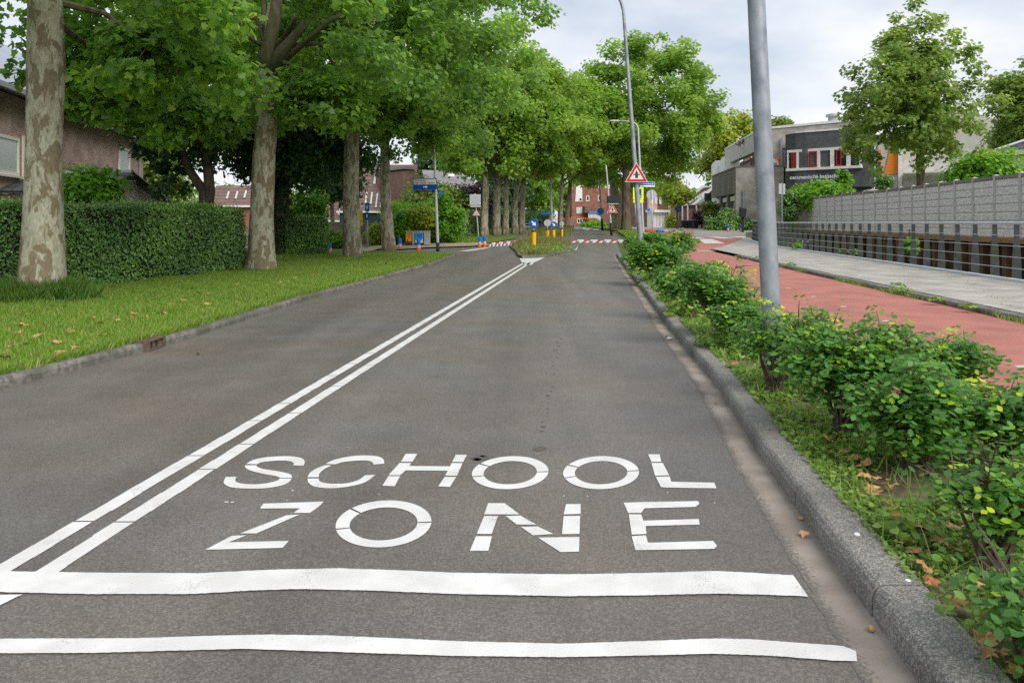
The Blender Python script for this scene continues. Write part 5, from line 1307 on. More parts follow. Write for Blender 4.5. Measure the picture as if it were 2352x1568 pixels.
m = MB(); w.box(m, .3, a1 - .25, zb - .10, zb - .05, .031, .034); m.build('name_field', mat('slate_field', (.10, .13, .17), .5), t)
# small blue sign just below, on the far side of the post
c = P(1010, 442, b4.y); t = thing('post_sign', 'small blue plate on the side of the direction sign post', 'road sign', (c.x, c.y, c.z))
m = MB(); m.box(c.x - .02, c.x + .12, c.y - .1, c.y - .07, c.z - .12, c.z + .12); m.build('plate', M['sign_lblue'], t)
# message board
c = P(1409.5, 458, b5.y - .1); t = thing('message_board', 'dark blank electronic message board on the slim median lamp post', 'display', (c.x, c.y, c.z)); w = plate_wall(c); s = b5.y / F
m = MB(); w.box(m, 1 - 15.5 * s, 1 + 15.5 * s, c.z - 8 * s, c.z + 8 * s, -.1, .1); m.build('housing', M['black'], t, bevel=.02)
m = MB(); w.box(m, 1 - 14 * s, 1 + 14 * s, c.z - 6.6 * s, c.z + 6.6 * s, .101, .106); m.build('screen', mat('dead_screen', (.03, .04, .042), .3), t)
m = MB(); w.box(m, 1 - 13 * s, 1 + 11 * s, c.z - 11 * s, c.z - 8.6 * s, -.05, .05); m.build('bracket', M['galv_d'], t)
c = P(1379.5, 485, b6.y - .12); t = thing('post_sign', 'small blue sign on the farthest slim lamp post', 'road sign', (c.x, c.y, c.z)); m = MB(); disc(m, c, .3, (0, -1, 0), .03); m.build('plate', M['sign_lblue'], t)
c = P(1254, 459 + 31, b7.y - .1); t = thing('street_name_sign', 'light blue street name plate on the distant lamp post', 'street sign', (c.x, c.y, c.z)); m = MB(); s = b7.y / F; m.box(c.x - 12 * s, c.x + 13 * s, c.y - .03, c.y, c.z - 3 * s, c.z + 2.2 * s); m.build('plate', M['sign_lblue'], t)
# pedestrian crossing sign: yellow surround
b = G(1468, 556); Y = b.y; t = thing('crossing_sign', 'fluorescent yellow framed blue pedestrian crossing sign behind the triangle lamp post', 'road sign', b)
m = MB(); m.tube([b + Vector((0, .06, -.2)), Vector((b.x - .35, Y + .06, ZP(431, Y)))], .038, 10); m.build('post', M['galv_d'], t, smooth=True)
w = Wall((XP(1453.7, Y), Y), (XP(1478.2, Y), Y)); s = Y / F; L_ = w.len
m = MB(); w.box(m, 0, L_, ZP(458.5, Y), ZP(431, Y), 0, .03); m.build('surround', M['fluo'], t, bevel=.012)
m = MB(); w.box(m, L_ * .02, L_ * .98, ZP(466, Y), ZP(459.3, Y), 0, .03); m.build('lower_plate', M['fluo'], t, bevel=.012)
m = MB(); w.box(m, L_ * .2, L_ * .8, ZP(455, Y), ZP(434, Y), .031, .036); m.build('blue_field', M['sign_blue'], t)
m = MB(); w.slab(m, [(L_ * .28, ZP(452.5, Y)), (L_ * .72, ZP(452.5, Y)), (L_ * .5, ZP(437, Y))], .037, .040); m.build('white_triangle', M['sign_white'], t)
m = MB(); zc = ZP(448, Y)
w.slab(m, [(L_ * .44, ZP(452, Y)), (L_ * .49, ZP(448, Y)), (L_ * .53, ZP(452, Y)), (L_ * .57, ZP(452, Y)), (L_ * .53, ZP(446.5, Y)), (L_ * .53, ZP(443.5, Y)), (L_ * .47, ZP(443.5, Y)), (L_ * .46, ZP(447, Y))], .041, .044); m.build('walker_symbol', M['text'], t)
# round sign seen from behind
def round_back(label, px, py0, py1, pyb, r_px, cat='road sign', extra=None):
    b = G(px[1], pyb); Y = b.y; c = P(px[0], (py0 + py1) / 2, Y); s = Y / F
    t = thing('round_sign_back', label, cat, b)
    m = MB(); m.tube([b - Vector((0, 0, .2)), Vector((c.x, Y, c.z + r_px * s * .95))], .038, 10); m.build('post', M['galv_d'], t, smooth=True)
    m = MB(); disc(m, (c.x, Y + .045, c.z), r_px * s, (0, 1, 0), .02); m.build('plate', M['sign_back'], t)
    return t
t = round_back('grey back of a round sign on a thin post right of the crossing sign', (1497, 1499), 436, 459, 547, 11.7)
bb = ORIG[t]; c = P(1490, 482, bb.y - .06)
t2 = thing('post_sign', 'tiny blue round sign low on the post of the grey round sign', 'road sign', (c.x, c.y, c.z)); m = MB(); disc(m, c, .12, (0, -1, 0), .02); m.build('plate', M['sign_lblue'], t2)
# cycle path sign
b = G(1558, 525.5); Y = b.y; s = Y / F; c = P(1557.5, 480, Y)
t = thing('cycle_sign', 'round blue cycle path sign on a pale post by the red path', 'road sign', b)
m = MB(); m.tube([b - Vector((0, 0, .2)), Vector((c.x, Y + .03, c.z))], .05, 10); m.build('post', M['galv_d'], t, smooth=True)
m = MB(); disc(m, (c.x, Y - .03, c.z), 7.6 * s, (0, -1, 0), .02); m.build('rim', M['sign_lblue'], t)
m = MB(); disc(m, (c.x, Y - .052, c.z), 6.4 * s, (0, -1, 0), .008); m.build('plate', M['sign_blue'], t)
m = MB(); 
for dx in (-2.6, 2.6): 
    for k in range(12):
        a0, a1 = k / 12 * 6.283, (k + 1) / 12 * 6.283
        m.tube([Vector((c.x + (dx + 1.9 * math.cos(a)) * s, Y - .066, c.z + (-1.2 + 1.9 * math.sin(a)) * s)) for a in (a0, a1)], .016, 4)
m.tube([Vector((c.x + x * s, Y - .066, c.z + z * s)) for x, z in ((-2.6, -1.2), (-.8, 1.6), (1.8, 1.6), (2.6, -1.2))], .016, 4); m.build('cycle_symbol', M['sign_white'], t)
# sign seen from behind at the side street, with the back of a triangle
b = G(1101, 559); Y = b.y; s = Y / F
t = thing('sign_back', 'grey backs of a square sign and a triangle on one leaning post', 'road sign', b)
m = MB(); m.tube([b - Vector((0, 0, .2)), P(1091, 445, Y)], .038, 10); m.build('post', M['galv_d'], t, smooth=True)
w = Wall((XP(1079, Y), Y - .07), (XP(1104.5, Y), Y - .07))
m = MB(); w.box(m, 0, w.len, ZP(471, Y), ZP(446.5, Y), 0, .03); m.build('square_plate', M['sign_back'], t)
m = MB(); w.box(m, .05, w.len, ZP(476, Y), ZP(472, Y), 0, .03); m.build('lower_plate', M['sign_back'], t)
m = MB(); a = w.len * .6; w.slab(m, [(a - 10.5 * s, ZP(496.5, Y)), (a + 10.5 * s, ZP(496.5, Y)), (a, ZP(479, Y))], .0, .012); m.build('triangle_rim', M['sign_red'], t)
m = MB(); w.slab(m, [(a - 8.4 * s, ZP(495, Y)), (a + 8.4 * s, ZP(495, Y)), (a, ZP(481.5, Y))], .0125, .03); m.build('triangle_plate', M['sign_back'], t)
# bus stop style post on the left and the orange plate behind the third tree
b = G(845, 570, .1); Y = b.y
t = thing('blue_post_sign', 'tall narrow blue sign plates on a thin pale post beside the third plane tree', 'road sign', b)
m = MB(); m.tube([b - Vector((0, 0, .2)), P(843, 466, Y)], .035, 10); m.build('post', M['galv_d'], t, smooth=True)
for x0, x1, y0, y1, mm in ((839.5, 849, 486, 466, 'sign_lblue'), (838.5, 848.5, 504, 488, 'sign_blue')):
    w = Wall((XP(x0, Y), Y - .06), (XP(x1, Y), Y - .09)); m = MB(); w.box(m, 0, w.len, ZP(y0, Y), ZP(y1, Y), 0, .02); m.build('plate', M[mm], t)
    m = MB(); w.box(m, w.len * .35, w.len * .7, ZP((y0 + y1) / 2 + 4, Y), ZP((y0 + y1) / 2 - 4, Y), .021, .024); m.build('symbol', M['sign_white'], t)
b = G(827, 574, .1); Y = b.y; w = Wall((XP(815, Y), Y), (XP(833.5, Y), Y - .05))
t = thing('yellow_sign', 'plain orange yellow sign plate sticking out behind the third plane tree', 'road sign', b)
m = MB(); m.tube([Vector((XP(822, Y), Y + .05, 0)), Vector((XP(822, Y), Y + .05, ZP(484, Y)))], .035, 8); m.build('post', M['galv_d'], t)
m = MB(); w.box(m, 0, w.len, ZP(518.5, Y), ZP(484, Y), 0, .03); m.build('plate', M['yellow'], t, bevel=.01)

# keep-right bollards on the islands
def keep_right(label, px, pyb, pyt, wpx, cyp, r, front=True):
    b = G(px, pyb, .1); Y = b.y; s = Y / F
    t = thing('island_bollard', label, 'traffic bollard', b, 'yellow bollards on the islands')
    zt = ZP(pyt, Y); r0 = wpx * s / 2
    m = MB(); m.lathe((b.x, Y, 0), [(r0, b.z - .1), (r0, b.z + (zt - b.z) * .97), (r0 * .9, zt), (r0 * .3, zt + .01)], 20); m.build('body', M['yellow'], t, smooth=False)
    m = MB(); m.lathe((b.x, Y, 0), [(r0 * 1.03, zt - .05), (r0 * 1.03, zt - .02), (r0 * .85, zt + .03)], 20); m.build('cap', M['black'], t)
    c = Vector((b.x + .0, Y, ZP(cyp, Y)))
    m = MB(); m.tube([Vector((b.x, Y + .03, zt)), Vector((b.x, Y + .03, c.z + r * s * .8))], .028, 8); m.build('stem', M['galv_d'], t)
    if not front:
        m = MB(); disc(m, c + Vector((0, .05, 0)), r * s, (0, 1, 0), .02); m.build('sign_plate', M['sign_back'], t); return t
    m = MB(); disc(m, c, r * s, (0, -1, 0), .02); sg = m.build('sign_plate', M['sign_lblue'], t)
    m = MB(); disc(m, c - Vector((0, .021, 0)), r * s * .90, (0, -1, 0), .006); m.build('blue_face', M['sign_blue'], sg)
    w = plate_wall(c - Vector((0, .03, 0))); R_ = r * s
    def ar(u, v): k = .7071; return (1 + R_ * (u * k + v * k), c.z + R_ * (-u * k + v * k))   # u along the arrow (down right)
    m = MB(); w.slab(m, [ar(*q) for q in ((-.62, .17), (-.62, -.17), (-.02, -.17), (-.02, -.52), (.66, 0), (-.02, .52), (-.02, .17))], 0, .006); m.build('arrow', M['sign_white'], sg)
    return t
keep_right('nearest yellow bollard with blue keep right sign standing in the long island grass', 1226, 574, 530.5, 10.5, 513.5, 10.8)
keep_right('smaller yellow bollard with blue keep right sign, right of the grey sign back', 1272, 552, 526, 6.6, 516, 7.2)
keep_right('yellow bollard with a grey round sign back left of the second blue sign', 1257.5, 550, 527, 7.6, 512, 8, False)
keep_right('farthest small yellow bollard with a grey round sign back', 1291, 540, 525, 5, 513.5, 5.2, False)

# blue, pink and orange bollards
def school_bollard(label, px, pyb, hpx, dz=.07, n=[0]):
    b = G(px, pyb, dz); Y = b.y; h = hpx * Y / F
    r = .095 if h < .7 else .13
    t = thing('striped_bollard', label, 'bollard', b, 'blue pink and orange bollards')
    for nm, z0, z1, mm, k in (('orange_foot', -.08, .16, 'bol_orange', 1.06), ('pink_band', .16, .45, 'bol_pink', 1.0), ('blue_top', .45, 1.0, 'bol_blue', 1.05)):
        m = MB(); pr = [(r * k, z0 * h if z0 > 0 else z0), (r * k, z1 * h - .02), (r * k * .97, z1 * h)]
        if z1 == 1.0: pr = pr[:1] + [(r * k, h * .93), (r * k * .85, h * .985), (r * .3, h)]
        m.lathe((b.x, Y, b.z), pr, 16); m.build(nm, M[mm], t)
    return t
school_bollard('blue and pink bollard at the end of the short clipped hedge', 757, 580.5, 24, .095)
school_bollard('blue and pink bollard between the fourth plane tree and the orange poster', 918.5, 570, 23, .095)
school_bollard('blue and pink bollard standing in front of the blue poster on the cabinet', 961.5, 574, 26)
school_bollard('left one of the two blue bollards by the leaning sign post', 1101.5, 564.5, 21)
school_bollard('right one of the two blue bollards by the leaning sign post', 1113, 563.5, 21)
school_bollard('left one of the two blue bollards before the school, next to the shrubs', 1672, 531, 15.5, .02)
school_bollard('right one of the two blue bollards before the school, under the black letter box', 1703, 532, 16, .02)
b = G(1549, 560.5); Y = b.y; h = 31.7 * Y / F
t = thing('black_bollard', 'black post with two white rings at the tip of the grass islet', 'bollard', b)
m = MB(); m.lathe(b, [(.085, -.1), (.085, h - .03), (.07, h), (.02, h + .01)], 16); m.build('body', M['black'], t)
for k in (.80, .87): m = MB(); m.lathe(b, [(.088, h * k), (.088, h * k + .025)], 16); m.build('reflective_ring', M['sign_white'], t)
# painted blocks on the pavement corners
def pebble(label, px, py, wpx, hpx, mm):
    b = G(px, py, .02); s = b.y / F; m = MB(); r = wpx * s / 2; h = hpx * s
    m.lathe(b, [(r * .8, -.05), (r, h * .35), (r * .92, h * .7), (r * .55, h * .95), (r * .1, h)], 18)
    tag(m.build('painted_block', M[mm], None, b, smooth=True), label, 'painted block', 'painted concrete blocks at the junction')
pebble('flat bright red painted block beside the triangle lamp post', 1490, 534, 32, 7.5, 'bright_red')
pebble('flat blue painted block between the red and the lilac one beside the triangle post', 1514, 533, 17, 5.5, 'bol_blue')
pebble('flat lilac painted block, rightmost beside the triangle post', 1528, 533, 14, 5, 'lilac')
pebble('small red painted block behind the yellow island bollards', 1266, 534, 18, 6, 'bright_red')
pebble('small blue painted block behind the yellow island bollards', 1283, 533, 14, 4.5, 'bol_blue')
pebble('small lilac painted block behind the yellow island bollards', 1296, 533, 14, 5.5, 'lilac')
# electricity cabinet with two posters
b = G(959, 564, .07); Y = b.y; w = Wall((XP(932, Y), Y), (XP(986.5, Y), Y)); zt = ZP(530.5, Y)
t = thing('utility_cabinet', 'grey utility cabinet with two election style posters under the bushes', 'utility cabinet', (b.x, Y, b.z))
m = MB(); w.box(m, .02, w.len - .02, b.z, b.z + .06, -.48, -.02); m.build('plinth', M['concrete_d'], t)
m = MB(); w.box(m, 0, w.len, b.z + .06, zt - .05, -.5, 0); m.build('body', M['cabinet'], t, bevel=.015)
m = MB(); w.box(m, -.03, w.len + .03, zt - .047, zt, -.53, .03); m.build('lid', M['cabinet'], t, bevel=.01)
for nm, x0, x1, mm, col in (('poster', 931, 947, 'poster_o', 0), ('poster', 952.5, 973.5, 'poster_b', 1)):
    a0, a1 = w.sa(x0), w.sa(x1); z0, z1 = ZP(562, Y), ZP(535, Y)
    m = MB(); w.box(m, a0, a1, z0, z1, .001, .02); fr = m.build('poster_frame', M['black'], t)
    m = MB(); w.box(m, a0 + .03, a1 - .04, z0 + .10, z1 - .015, .021, .024); po = m.build(nm, M[mm], fr)
    m = MB(); L_ = a1 - a0
    for k in range(3): w.box(m, a0 + .09 + .03 * k, a1 - .10, z1 - .11 - .085 * k, z1 - .06 - .085 * k, .0245, .026)
    m.build('poster_lines', M['dead_red'] if not col else M['sign_blue'], fr)
    m = MB()
    if not col:
        w.slab(m, [(a0 + .09 + .2 * L_ * .5 * (1 + math.cos(q)), z0 + .2 + .13 * math.sin(q)) for q in [math.pi * i / 10 for i in range(11)]][::1], .0245, .027)
        w.box(m, a0 + .03, a1 - .04, z0 + .11, z0 + .19, .0245, .0265); m.build('poster_picture', mat('poster_brown', (.12, .03, .02), .6), fr)
    else:
        w.slab(m, [(a0 + .05, z0 + .11), (a1 - .07, z0 + .11), (a1 - .06, z0 + .32), (a1 - .14, z0 + .22), (a0 + .25, z0 + .33), (a0 + .14, z0 + .2), (a0 + .05, z0 + .27)], .0245, .027); m.build('poster_picture', M['sign_white'], fr)
# bins, letter box, bus stop flag near the school
def bin_(label, px, pyb, wpx, hpx, mm='bin', wheel=True):
    b = G(px, pyb, .02); s = b.y / F; W_, h = wpx * s, hpx * s
    t = thing('wheelie_bin', label, 'bin', b, 'wheeled bins by the brown house')
    m = MB(); k = .42 * W_
    m.hexa([b + Vector(q) for q in ((-k, -k, 0.02), (k, -k, .02), (k, k, .02), (-k, k, .02), (-W_ / 2, -W_ / 2, h * .9), (W_ / 2, -W_ / 2, h * .9), (W_ / 2, W_ / 2, h * .9), (-W_ / 2, W_ / 2, h * .9))]); m.build('body', M[mm], t, bevel=.02)
    m = MB(); j = W_ * .54; m.hexa([b + Vector(q) for q in ((-j, -j, h * .905), (j, -j, h * .905), (j, j, h * .905), (-j, j, h * .905), (-j * .9, -j * .9, h * .96), (j * .9, -j * .9, h * .96), (j * .9, j * .9, h), (-j * .9, j * .9, h))]); m.build('lid', M[mm], t)
    if wheel:
        for sx in (-1, 1): m = MB(); m.tube([b + Vector((sx * W_ * .4, k, .12)), b + Vector((sx * W_ * .5, k, .12))], .12, 12); m.build('wheel', M['tyre'], t)
bin_('black wheelie bin, leftmost of the row by the brown house', 1571, 524.5, 13, 19)
bin_('black wheelie bin in the middle of the row behind the cycle sign', 1584, 524.5, 13, 19)
bin_('black wheelie bin, rightmost of the row by the brown house', 1597, 525, 12, 20)
bin_('dark wheelie bin standing alone between the row of bins and the school', 1626, 527, 12, 20)
bin_('big grey container against the corner of the school', 1650, 524, 22, 22, 'bin_g', False)
b = G(1706, 533, .02); Y = b.y; s = Y / F
t = thing('letter_box', 'black letter box on a black post before the grey school wall', 'letter box', b)
m = MB(); m.box(b.x - 2.6 * s, b.x + 2.6 * s, Y - .06, Y + .06, b.z - .1, ZP(495, Y)); m.build('post', M['black'], t)
m = MB(); w = plate_wall((b.x, Y)); w.slab(m, [(1 - 7 * s, ZP(497, Y)), (1 + 5 * s, ZP(500, Y)), (1 + 7.5 * s, ZP(480, Y)), (1 - 7 * s, ZP(477, Y))], -.2, .25); m.build('box', M['black'], t, bevel=.02)
b = Vector((XP(1797, 48), 48, .75)); Y = 48
t = thing('bus_stop_sign', 'white flag sign on a pale post at the far end of the canal railing', 'road sign', b)
m = MB(); m.tube([b - Vector((0, 0, .3)), Vector((XP(1795.5, Y), Y, ZP(420, Y)))], .04, 8); m.build('post', M['galv_d'], t)
for x0, x1 in ((1789, 1795), (1798, 1803)):
    m = MB(); m.box(XP(x0, Y), XP(x1, Y), Y - .05, Y + .05, ZP(446, Y), ZP(422, Y)); m.build('flag', M['sign_white'], t)
b = Vector((XP(1633, 76), 76, .7)); t = thing('bus_stop_sign', 'pale sign post with dark lamp box left of the school', 'road sign', b); Y = 76
m = MB(); m.tube([b, Vector((b.x, Y, ZP(455, Y)))], .05, 8); m.build('post', M['galv_d'], t)
m = MB(); m.box(XP(1627, Y), XP(1633, Y), Y - .2, Y + .05, ZP(490, Y), ZP(466, Y)); m.build('flag', M['sign_white'], t)
m = MB(); m.box(XP(1620, Y), XP(1634, Y), Y - .1, Y + .4, ZP(464, Y), ZP(444, Y)); m.build('lamp_box', M['text'], t)
# bus shelter and cars behind the far trunks
Y = 96; w = Wall((XP(1150, Y), Y), (XP(1228, Y), Y)); t = thing('bus_shelter', 'small shelter with blue grey glass panels behind the far trunks', 'bus shelter', w.p(w.len / 2, .7))
m = MB(); w.box(m, -.1, w.len + .3, ZP(484, Y), ZP(481, Y), -1.6, .1); m.build('roof', M['black'], t)
for x0, x1, y0, y1 in ((1162, 1175, 528, 486), (1184, 1196, 514, 488)): m = MB(); w.box(m, w.sa(x0), w.sa(x1), ZP(y0, Y), ZP(y1, Y), -.05, 0); m.build('panel', M['pane_blue'], t)
for x in (1158, 1200, 1226): m = MB(); w.box(m, w.sa(x) - .05, w.sa(x) + .05, .6, ZP(484, Y), -.8, -.7); m.build('post', M['black'], t)
def car(label, px, pyb, wpx, body):
    b = G(px, pyb, .02); s = b.y / F; W_ = wpx * s; k = W_ / 1.8
    t = thing('parked_car', label, 'car', b, 'cars parked by the far trees')
    def bx(x0, x1, y0, y1, z0, z1, tx=0, ty=0):
        m = MB(); m.hexa([b + Vector(q) * k for q in ((x0, y0, z0), (x1, y0, z0), (x1, y1, z0), (x0, y1, z0), (x0 + tx, y0 + ty, z1), (x1 - tx, y0 + ty, z1), (x1 - tx, y1 - ty, z1), (x0 + tx, y1 - ty, z1))]); return m
    bx(-.9, .9, 0, 4.2, .3, .85, .04, .05).build('body', body, t, bevel=.06)
    bx(-.82, .82, .8, 3.6, .86, 1.45, .14, .4).build('cabin', body, t, bevel=.05)
    bx(-.68, .68, .87, .9, .92, 1.38, .06, .19).build('rear_window', M['glass'], t)
    for sx in (-.84, .84):
        for y in (.8, 3.3): m = MB(); m.tube([b + Vector((sx - .1 , y, .32)) * k, b + Vector((sx + .1, y, .32)) * k], .32 * k, 14); m.build('wheel', M['tyre'], t)
        m = MB(); m.box(b.x + (sx * .86 - .1) * k, b.x + (sx * .86 + .1) * k, b.y - .03, b.y + .06, b.z + .62 * k, b.z + .76 * k); m.build('tail_light', M['sign_red'], t)
    m = bx(-.3, .3, -.03, .0, .45, .58); m.build('number_plate', M['yellow'], t)
car('dark car parked beside the nearest keep right sign', 1234, 526, 24, M['car_d'])
car('white car half hidden behind the far trunks', 1150, 526, 22, M['car_w'])
car('pale car parked just left of the nearest keep right sign', 1212, 528, 18, M['car_w'])

# drain in the left kerb
y_ = 8.2; x_ = kl(y_); 
t = thing('kerb_drain', 'rusty iron drain inlet set in the left kerb', 'drain', (x_, y_, 0))
m = MB(); m.box(x_ - .17, x_ + .02, y_ - .2, y_ - .16, .0, .115); m.box(x_ - .17, x_ + .02, y_ + .16, y_ + .2, .0, .115); m.box(x_ - .17, x_ + .019, y_ - .16, y_ + .16, .10, .113); m.box(x_ - .17, x_ + .019, y_ - .16, y_ + .16, .003, .02); m.build('frame', M['skin'], t)
m = MB(); m.box(x_ - .1, x_ - .06, y_ - .155, y_ + .155, .021, .099); m.build('opening', M['black'], t)
m = MB()
for k in (-.06, .05): m.box(x_ + .0, x_ + .012, y_ + k - .012, y_ + k + .012, .021, .099)
m.build('bar', M['skin'], t)
# ================================================================== trees and plants
def trunk_mesh(mb, axis, rads, rng, n=16, flare=1.0):
    mb.tube(axis, rads, n, True, .035, rng)
def tree(name, label, base, height, r0, crown, n_cl, per, rcl, size, tmpl, lm, bm, seed, fork=None, axis=None, zmin=None, nl=9, group=None, inner=.45, flat=.7, topw=1.0, cat='tree', branch=.6, tint=.35, gaps=()):
    rng = random.Random(seed); rs = np.random.RandomState(seed)
    t = thing(name, label, cat, base, group)
    B = Vector(base); ctr, R = Vector(crown[0]), crown[1]
    me, cc = crown_mesh('crown', rs, ctr, R, n_cl, per, rcl, size, tmpl, lm, zmin, inner, flat, tint, topw, 0, gaps)
    me.transform(Matrix.Translation(-B)); link_mesh('crown', me, t)
    mb = MB()
    if axis is None:
        f = Vector(fork) if fork else B.lerp(Vector((ctr.x, ctr.y, ctr.z - R[2] * .45)), 1.0)
        axis = [B + Vector((0, 0, -.15)), B + Vector((0, 0, .25)), B + Vector((0, 0, .8)), B.lerp(f, .45) + Vector((rng.uniform(-.06, .06), 0, 0)), B.lerp(f, .8) + Vector((rng.uniform(-.06, .06), 0, 0)), f]
        rads = [r0 * 1.45, r0 * 1.25, r0 * 1.06, r0 * .95, r0 * .88, r0 * .75]
    else:
        axis, rads = axis; axis = [Vector(a) for a in axis]; f = axis[-1]
    trunk_mesh(mb, axis, rads, rng)
    # the leader goes on into the crown
    top = Vector((ctr.x, ctr.y, ctr.z + R[2] * .55)); k = rads[-1]
    mb.tube([f - Vector((0, 0, .1)), f.lerp(top, .4) + Vector((rng.uniform(-.3, .3), rng.uniform(-.3, .3), 0)), top], [k * .85, k * .55, k * .15], 8)
    mb.build('trunk', bm, t, smooth=True)
    mb = MB(); limbs(mb, rng, f, cc, k * branch, nl); mb.build('limbs', M['bark_d'], t, smooth=True)
    return t
PL = 'plane trees along the left verge'
BZ = .08
GAP = [(P(635, 95, 12.5), .95), (P(635, 95, 14.5), 1.1), (P(635, 95, 16.5), 1.2), (P(635, 95, 18.5), 1.2)]
t1 = [Vector((XP(95, 12.3), 12.3, BZ)), None]
b1_ = Vector((XP(94, 12.3), 12.3, BZ))
a1_ = [(b1_ + Vector((0, 0, -.2)), .52), (b1_ + Vector((0, 0, .1)), .43), (b1_ + Vector((.03, 0, .45)), .35), (P(100, 500, 12.3), .295), (P(101, 330, 12.3), .268), (P(106, 150, 12.3), .278), (P(104, 0, 12.3), .258), (P(107, -120, 12.3), .245)]
t1 = tree('plane_tree', 'nearest plane tree with thick mottled cream and brown trunk at the left edge', b1_, 13, .4, ((-6.4, 12.8, 7.0), (4.9, 4.9, 3.4)), 88, 255, (.45, .95), .15, LEAF_PLANE, M['lf_plane'], M['bark'], 21, axis=([a for a, r in a1_], [r for a, r in a1_]), zmin=3.95, nl=12, group=PL, gaps=GAP + [(P(28, 185, Y_), .55) for Y_ in (9, 10, 11, 12, 13, 14, 15)] + [(P(104, y_, Y_), .62 + .03 * (Y_ - 8)) for y_ in (-80, -10, 60, 130, 190) for Y_ in (8, 8.8, 9.6, 10.4, 11.2, 12)])
b2_ = Vector((XP(600, 20.0), 20.0, BZ))
a2_ = [(b2_ + Vector((0, 0, -.2)), .52), (b2_ + Vector((0, 0, .12)), .42), (b2_ + Vector((0, 0, .5)), .355), (P(601, 500, 20), .31), (P(607, 350, 20), .295), (P(614, 285, 20), .285), (P(606, 200, 20), .245), (P(617, 165, 20), .255)]
t2 = tree('plane_tree', 'second plane tree with pale forked trunk standing at the end of the long hedge', b2_, 13, .4, ((-6.1, 20.3, 7.1), (5.8, 5.0, 3.8)), 132, 275, (.45, 1.0), .15, LEAF_PLANE, M['lf_plane'], M['bark'], 22, axis=([a for a, r in a2_], [r for a, r in a2_]), zmin=3.9, nl=7, group=PL, gaps=GAP)
mb = MB(); rg = random.Random(5)
mb.tube([P(616, 178, 20), P(612, 130, 20), P(628, 60, 20), P(640, -30, 20)], [.25, .21, .18, .14], 10, True, .03, rg); mb.tube([P(622, 168, 20), P(650, 115, 20), P(685, 70, 20), P(730, 20, 20)], [.22, .17, .14, .10], 10, True, .03, rg)
mb.build('forked_limb', M['bark_d'], t2, smooth=True)
b3_ = Vector((XP(810, 27), 27, BZ))
a3_ = [(b3_ + Vector((0, 0, -.2)), .44), (b3_ + Vector((0, 0, .15)), .36), (P(808, 540, 27), .325), (P(806, 430, 27), .29), (P(808, 320, 27), .26), (P(812, 240, 27), .23)]
t3 = tree('plane_tree', 'third plane tree, brownish trunk with the yellow sign behind it', b3_, 13, .35, ((-4.7, 27.5, 8.2), (5.4, 5.2, 4.2)), 160, 260, (.5, 1.05), .155, LEAF_PLANE, M['lf_plane'], M['bark'], 23, axis=([a for a, r in a3_], [r for a, r in a3_]), zmin=5.2, nl=12, group=PL)
b4_ = Vector((XP(893, 36.5), 36.5, BZ))
a4_ = [(b4_ + Vector((0, 0, -.2)), .44), (b4_ + Vector((0, 0, .15)), .36), (P(891, 540, 36.5), .31), (P(887, 470, 36.5), .28), (P(884, 400, 36.5), .26), (P(884, 330, 36.5), .22)]
t4 = tree('plane_tree', 'fourth plane tree beside the utility cabinet and the blue post sign', b4_, 13, .35, ((-5.0, 37, 8.8), (5.8, 5.0, 4.6)), 160, 230, (.5, 1.1), .17, LEAF_PLANE, M['lf_plane'], M['bark'], 24, axis=([a for a, r in a4_], [r for a, r in a4_]), zmin=4.7, nl=10, group=PL)
def low_branch(t, c, R, n, seed, size=.165, per=200, frm=None):
    rs = np.random.RandomState(seed); o = ORIG[t]
    me, cc = crown_mesh('low_branch', rs, c, R, n, per, (.35, .65), size, LEAF_PLANE, M['lf_plane'], None, .2, .6)
    me.transform(Matrix.Translation(-o)); b_ = link_mesh('low_branch', me, t)
    m = MB(); rg = random.Random(seed); f = Vector(frm)
    m.tube([f, f.lerp(Vector(c), .5) + Vector((0, 0, .25)), Vector(c)], [.075, .05, .025], 7); limbs(m, rg, c, cc, .022, 8, 5)
    m.build('twigs', M['bark_d'], b_)
low_branch(t1, P(262, 205, 14.6), (1.15, 1.2, .55), 13, 31, frm=P(110, 40, 12.3))
low_branch(t1, P(355, 120, 13.6), (1.3, 1.3, .7), 18, 32, frm=P(110, 0, 12.3))
low_branch(t2, P(430, 268, 18.6), (1.7, 1.2, .62), 22, 33, frm=P(606, 200, 20))
low_branch(t2, P(735, 215, 19.5), (1.3, 1.2, .7), 18, 34, frm=P(640, 140, 20))
low_branch(t4, P(952, 262, 35), (2.6, 1.6, .8), 26, 35, size=.19, frm=P(884, 300, 36.5))
low_branch(t3, P(880, 250, 26), (1.6, 1.3, .9), 24, 37, size=.17, frm=P(812, 250, 27))
# the row further on: two crown shapes, shared
FAR = [(1112, 545, 8.7, 'far plane tree right behind the two blue bollards and the leaning sign'), (1140, 541, 9.5, 'far plane tree with forking brown trunk, second of the row beyond the side street'),
       (1161, 539, 7.2, 'far plane tree with pale straight trunk, third of the row beyond the side street'), (1183, 537, 7.0, 'far plane tree, fourth of the row beyond the side street, slightly bent'), (1199, 535.5, 7.0, 'far plane tree, fifth of the row, left of the keep right sign'),
       (1288, 531, 5, 'distant plane tree with slim pale trunk right of the nearest keep right sign')]
for i, (px, py, wpx, lab) in enumerate(FAR):
    b = G(px, py, .05); r = wpx * b.y / F * .98
    tree('plane_tree', lab, b, 13, r, ((b.x + .9, b.y + .5, 8.6), (4.9 + .5 * (i % 2), 4.6, 4.6)), 95, 170, (.6, 1.3), .25, LEAF_SPRAY, M['lf_far'], M['bark'], 40 + i, fork=(b.x + .1, b.y, 4.6), zmin=5.0, nl=8, group=PL)
